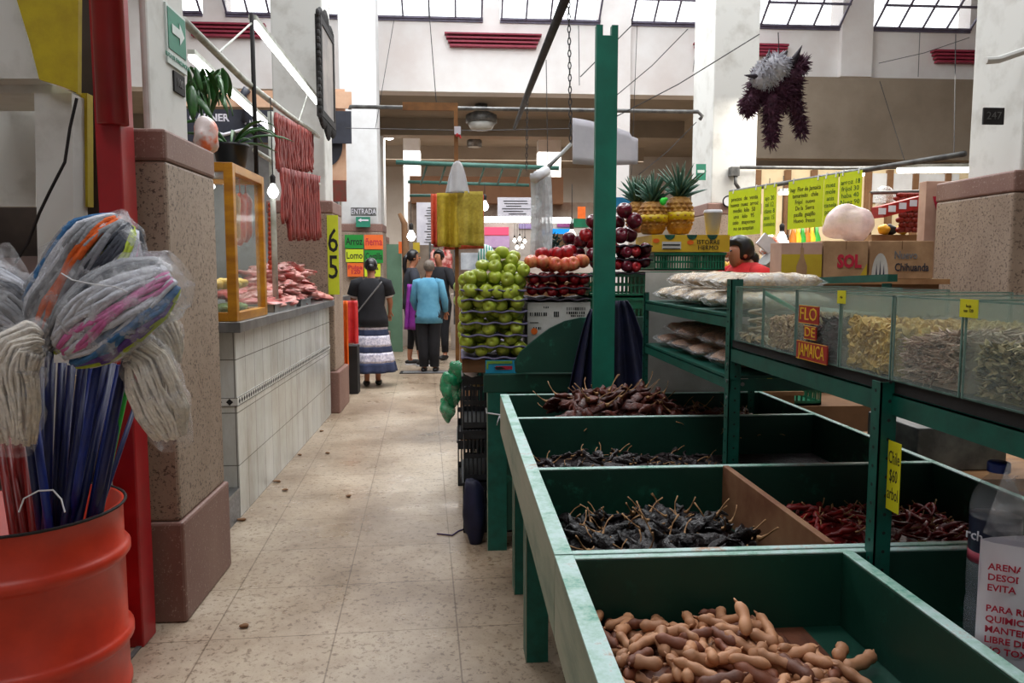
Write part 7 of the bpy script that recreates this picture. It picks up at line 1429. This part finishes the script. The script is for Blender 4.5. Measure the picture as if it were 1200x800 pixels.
slab('purple_panel', 568, 597, 276, 290, 12.965, .03, pm('lilac', C(200, 170, 200), C(170, 130, 180), 3, .5), 'pale lilac panel under the pink sign strip', 'panel')
slab('magenta_panel', 608, 632, 262, 268, 12.965, .03, pm('mag', C(150, 140, 180), C(120, 70, 130), 5, .5), 'small violet panel between the two signs', 'panel'); slab('magenta_panel', 653, 670, 260, 266, 12.965, .03, pm('mag2', C(130, 50, 110), C(110, 40, 90), 5, .5), 'magenta panel above the blue sign strip', 'panel')
slab('green_box', 672, 690, 256, 266, 11.4, .3, 'green_crate', 'green box on the far shelf left of the green post', 'box'); slab('orange_card', 677, 686, 242, 263, 12.985, .014, 'orange_cloth', 'orange sheet hanging on the far shelf left of the post', 'card')
e = empty('notice_board', P(605, 243, Y=14.5), 'white notice board with lines of writing above the far stall', 'sign'); slab('board', 583, 628, 231, 254, 14.5, .03, 'paper_white', '', parent=e)
m = MB(); r = random.Random(3)
for i in range(6): a = P(r.uniform(588, 596), 235 + i * 3, Y=14.495); b = P(r.uniform(610, 624), 235 + i * 3 + 1, Y=14.495); m.box(a.x, b.x, 14.492, 14.499, b.z, a.z)
m.build('writing', M['ink'], e)
e = empty('menu_board', P(500, 260, Y=13.5), 'tall white menu board with lines of writing left of the totes', 'sign'); slab('board', 488, 513, 237, 287, 13.5, .03, 'paper_white', '', parent=e)
m = MB()
for i in range(14): a = P(r.uniform(497, 502), 243 + i * 3.1, Y=13.495); b = P(511, 243 + i * 3.1 + .8, Y=13.495); m.box(a.x, b.x, 13.49, 13.498, b.z, a.z)
m.build('writing', M['ink'], e)
m = MB(); a = P(480, 206, Y=17); b = P(660, 236, Y=17); m.box(a.x, b.x, 17, 17.31, b.z - .05, a.z); m.build('stall_fascia', M['brown_wall'], label='long brown fascia board of the farthest stalls', cat='board')
m = MB(); a = P(478, 236, Y=17.3); b = P(560, 420, Y=17.3); m.box(a.x, P(700, 236, Y=17.3).x, 17.3, 17.4, 0, a.z); m.build('stall_backwall', pm('farwall', C(190, 180, 168), C(120, 96, 80), .9, .8), kind='structure')
e = empty('teal_truss', P(560, 195, Y=12), 'pale green horizontal pipe rails crossing above the far stalls', 'rail'); m = MB(); m.tube([P(464, 190, Y=12), P(655, 197, Y=12)], .035, 8); m.tube([P(478, 213, Y=14.5), P(620, 217, Y=14.5)], .03, 8); m.tube([P(480, 229, Y=15.5), P(520, 229, Y=15.5)], .03, 8)
for px in (500, 522, 568, 590, 612, 640): m.tube([P(px, 195, Y=12), P(px - 7, 216, Y=14.4)], .016, 6)
m.build('rails', M['teal_metal'], e, smooth=True)
for i, (px, py, lb) in enumerate(((603, 282, 'first'), (609, 280, 'second'), (615, 283, 'third'), (606, 290, 'fourth'), (612, 289, 'fifth'))): bulb(px, py, 12.1, 'warm bulb of the far stall cluster beside the bag roll, %s of five' % lb, P(600, 262, Y=12.1).z, True, .028, 'warm bulb cluster of the far stall')
bulb(670, 276, 8.0, 'warm bulb on a cord left of the green post', P(600, 215, Y=8).z, True, .045); bulb(568, 242, 9.5, 'white bulb right beside the olive tote', P(600, 215, Y=9.5).z, r=.05); bulb(482, 277, 10.5, 'white bulb hanging above the ponytailed woman', P(600, 235, Y=10.5).z, r=.06)
bulb(456, 156, 17, 'white bulb under the soffit behind the third pillar', 4.6, r=.14)
# goods behind the heaps
e = empty('striped_bag', P(570, 300, Y=6.5), 'teal and white striped bag behind the green apple heap', 'bag'); m = bag_mesh(P(570, 302, Y=6.5), (.075, .06, .11), 3, crumple=.15)
def stripe_mat():
    mm, t, b, o = nt('teal_stripes'); tc = t.nodes.new('ShaderNodeTexCoord'); wv = t.nodes.new('ShaderNodeTexWave'); wv.bands_direction = 'X'; wv.inputs['Scale'].default_value = 14; wv.inputs['Distortion'].default_value = 1; t.links.new(tc.outputs['Object'], wv.inputs[0]); t.links.new(ramp(t, wv.outputs['Fac'], [(.45, C(20, 140, 130)), (.55, C(220, 230, 226))]), b.inputs['Base Color']); return mm
m.build('bag_body', stripe_mat(), e, smooth=True)
m = MB(); m.box(.05, 1.2, 6.3, 7.2, 0, P(570, 330, Y=6.4).z); m.build('produce_table', M['card_dark'], label='brown produce table behind the apple stand', cat='table')
for i in range(10):
    px = 541 + (i % 5) * 6; py = 336 + (i // 5) * 16; m = MB(); m.ball(P(px, py, Y=6.25), (.07, .07, .06), 10, 7); m.build('chayote', pm('chay%d' % i, C(170, 190, 110), C(140, 164, 84), 9, .5) if i == 0 else bpy.data.materials['chay0'], smooth=True, label='pale green round vegetable in the pile left behind the apple stack', cat='vegetable', group='pale green vegetables behind the apple stack')
m = MB(); m.box(P(541, 300, Y=6.2).x - .02, P(566, 300, Y=6.2).x, 6.18, 6.3, 0, P(541, 342 + 16, Y=6.2).z); m.build('vegetable_bin', M['wood'], label='slatted bin carrying the pale green vegetables', cat='bin')
# red meat hanging in the next stalls, cards, green pillar panel
M['hang_meat'] = pm('hang_meat', C(170, 60, 56), C(214, 160, 150), 14, .5, lo=.45, hi=.6)
for i, (px, yb) in enumerate(((508, 325), (514, 320), (520, 330), (526, 326))):
    m = bag_mesh((P(px, 300, Y=12.5).x, 12.5, (P(px, 292, Y=12.5).z + P(px, yb, Y=12.5).z) / 2), (.06, .05, (P(px, 292, Y=12.5).z - P(px, yb, Y=12.5).z) / 2), i, crumple=.4); m.build('hanging_meat', M['hang_meat'], smooth=True, label='slab of red meat hanging in the far stall left of the wooden pole', cat='meat', group='meat slabs in the far stall')
    m = MB(); m.tube([P(px, 293, Y=12.5), P(px, 284, Y=12.5)], .008, 5); m.build('meat_hook', M['grey_metal'], label='hook holding a far meat slab', cat='hook', group='hooks of the far stall')
m = MB(); m.tube([P(503, 284, Y=12.5), P(534, 284, Y=12.5)], .02, 6); m.tube([P(504, 284, Y=12.5), P(504, 380, Y=12.5)], .02, 6); m.tube([P(533, 284, Y=12.5), P(533, 380, Y=12.5)], .02, 6); m.build('steel_rack', M['grey_metal'], label='steel frame with hanging meat left of the wooden pole', cat='frame')
slab('green_board', 451, 471, 286, 350, 13.2, .1, pm('gpanel', C(112, 150, 124), C(96, 130, 108), 2, .6), 'pale green panel behind the third pillar', 'panel', True)
slab('price_card', 467, 475, 283, 297, 13.0, .01, 'card_o', 'small orange card just right of the third pillar', 'price card'); slab('price_card', 484, 492, 284, 296, 13.0, .01, 'yel', 'small yellow card above the ponytailed woman', 'price card')
slab('stall_counter', 470, 500, 330, 400, 14.2, .6, 'stall_white', 'pale counter at the far end of the aisle behind the shoppers', 'counter', True)
slab('far_table', 528, 562, 345, 400, 13.5, .8, 'stall_white', 'pale table behind the wooden pole in the far aisle', 'table', True)
m = MB(); m.tube([P(468, 250, Y=12.4), P(474, 262, Y=12.4), P(477, 330, Y=12.4), P(477, 350, Y=12.4)], [.03, .05, .07, .07], 8); m.build('dark_post', M['card_dark'], smooth=True, label='dark leaning post right of the third pillar', cat='post')
slab('shop_van', 540, 566, 296, 316, 15, .6, pm('vanwhite', C(214, 220, 226), C(150, 160, 170), 3, .3), 'bright white and grey freezer unit behind the vegetables', 'freezer')
# scraps on the floor along the counter foot
for i, (px, py, lb) in enumerate(((325, 564, 'largest scrap, by the counter foot'), (334, 574, 'round scrap just below the largest one'), (351, 533, 'long scrap halfway along the counter'), (377, 505, 'small scrap near the far end of the counter'), (408, 581, 'tiny scrap in the middle of the aisle'), (384, 531, 'flat scrap right of the long one'), (283, 609, 'dark scrap at the pillar foot'), (286, 733, 'leaf scrap near the pillar plinth'))):
    q = P(px, py, Z=.006); m = bag_mesh((q.x, q.y, .009), (.03 if i in (0, 6) else .018, .014, .007), i, 10, 6, .6); m.build('floor_scrap', M['card_dark'], smooth=True, label='dark bit of litter on the floor, ' + lb, cat='litter', group='litter scraps on the aisle floor')
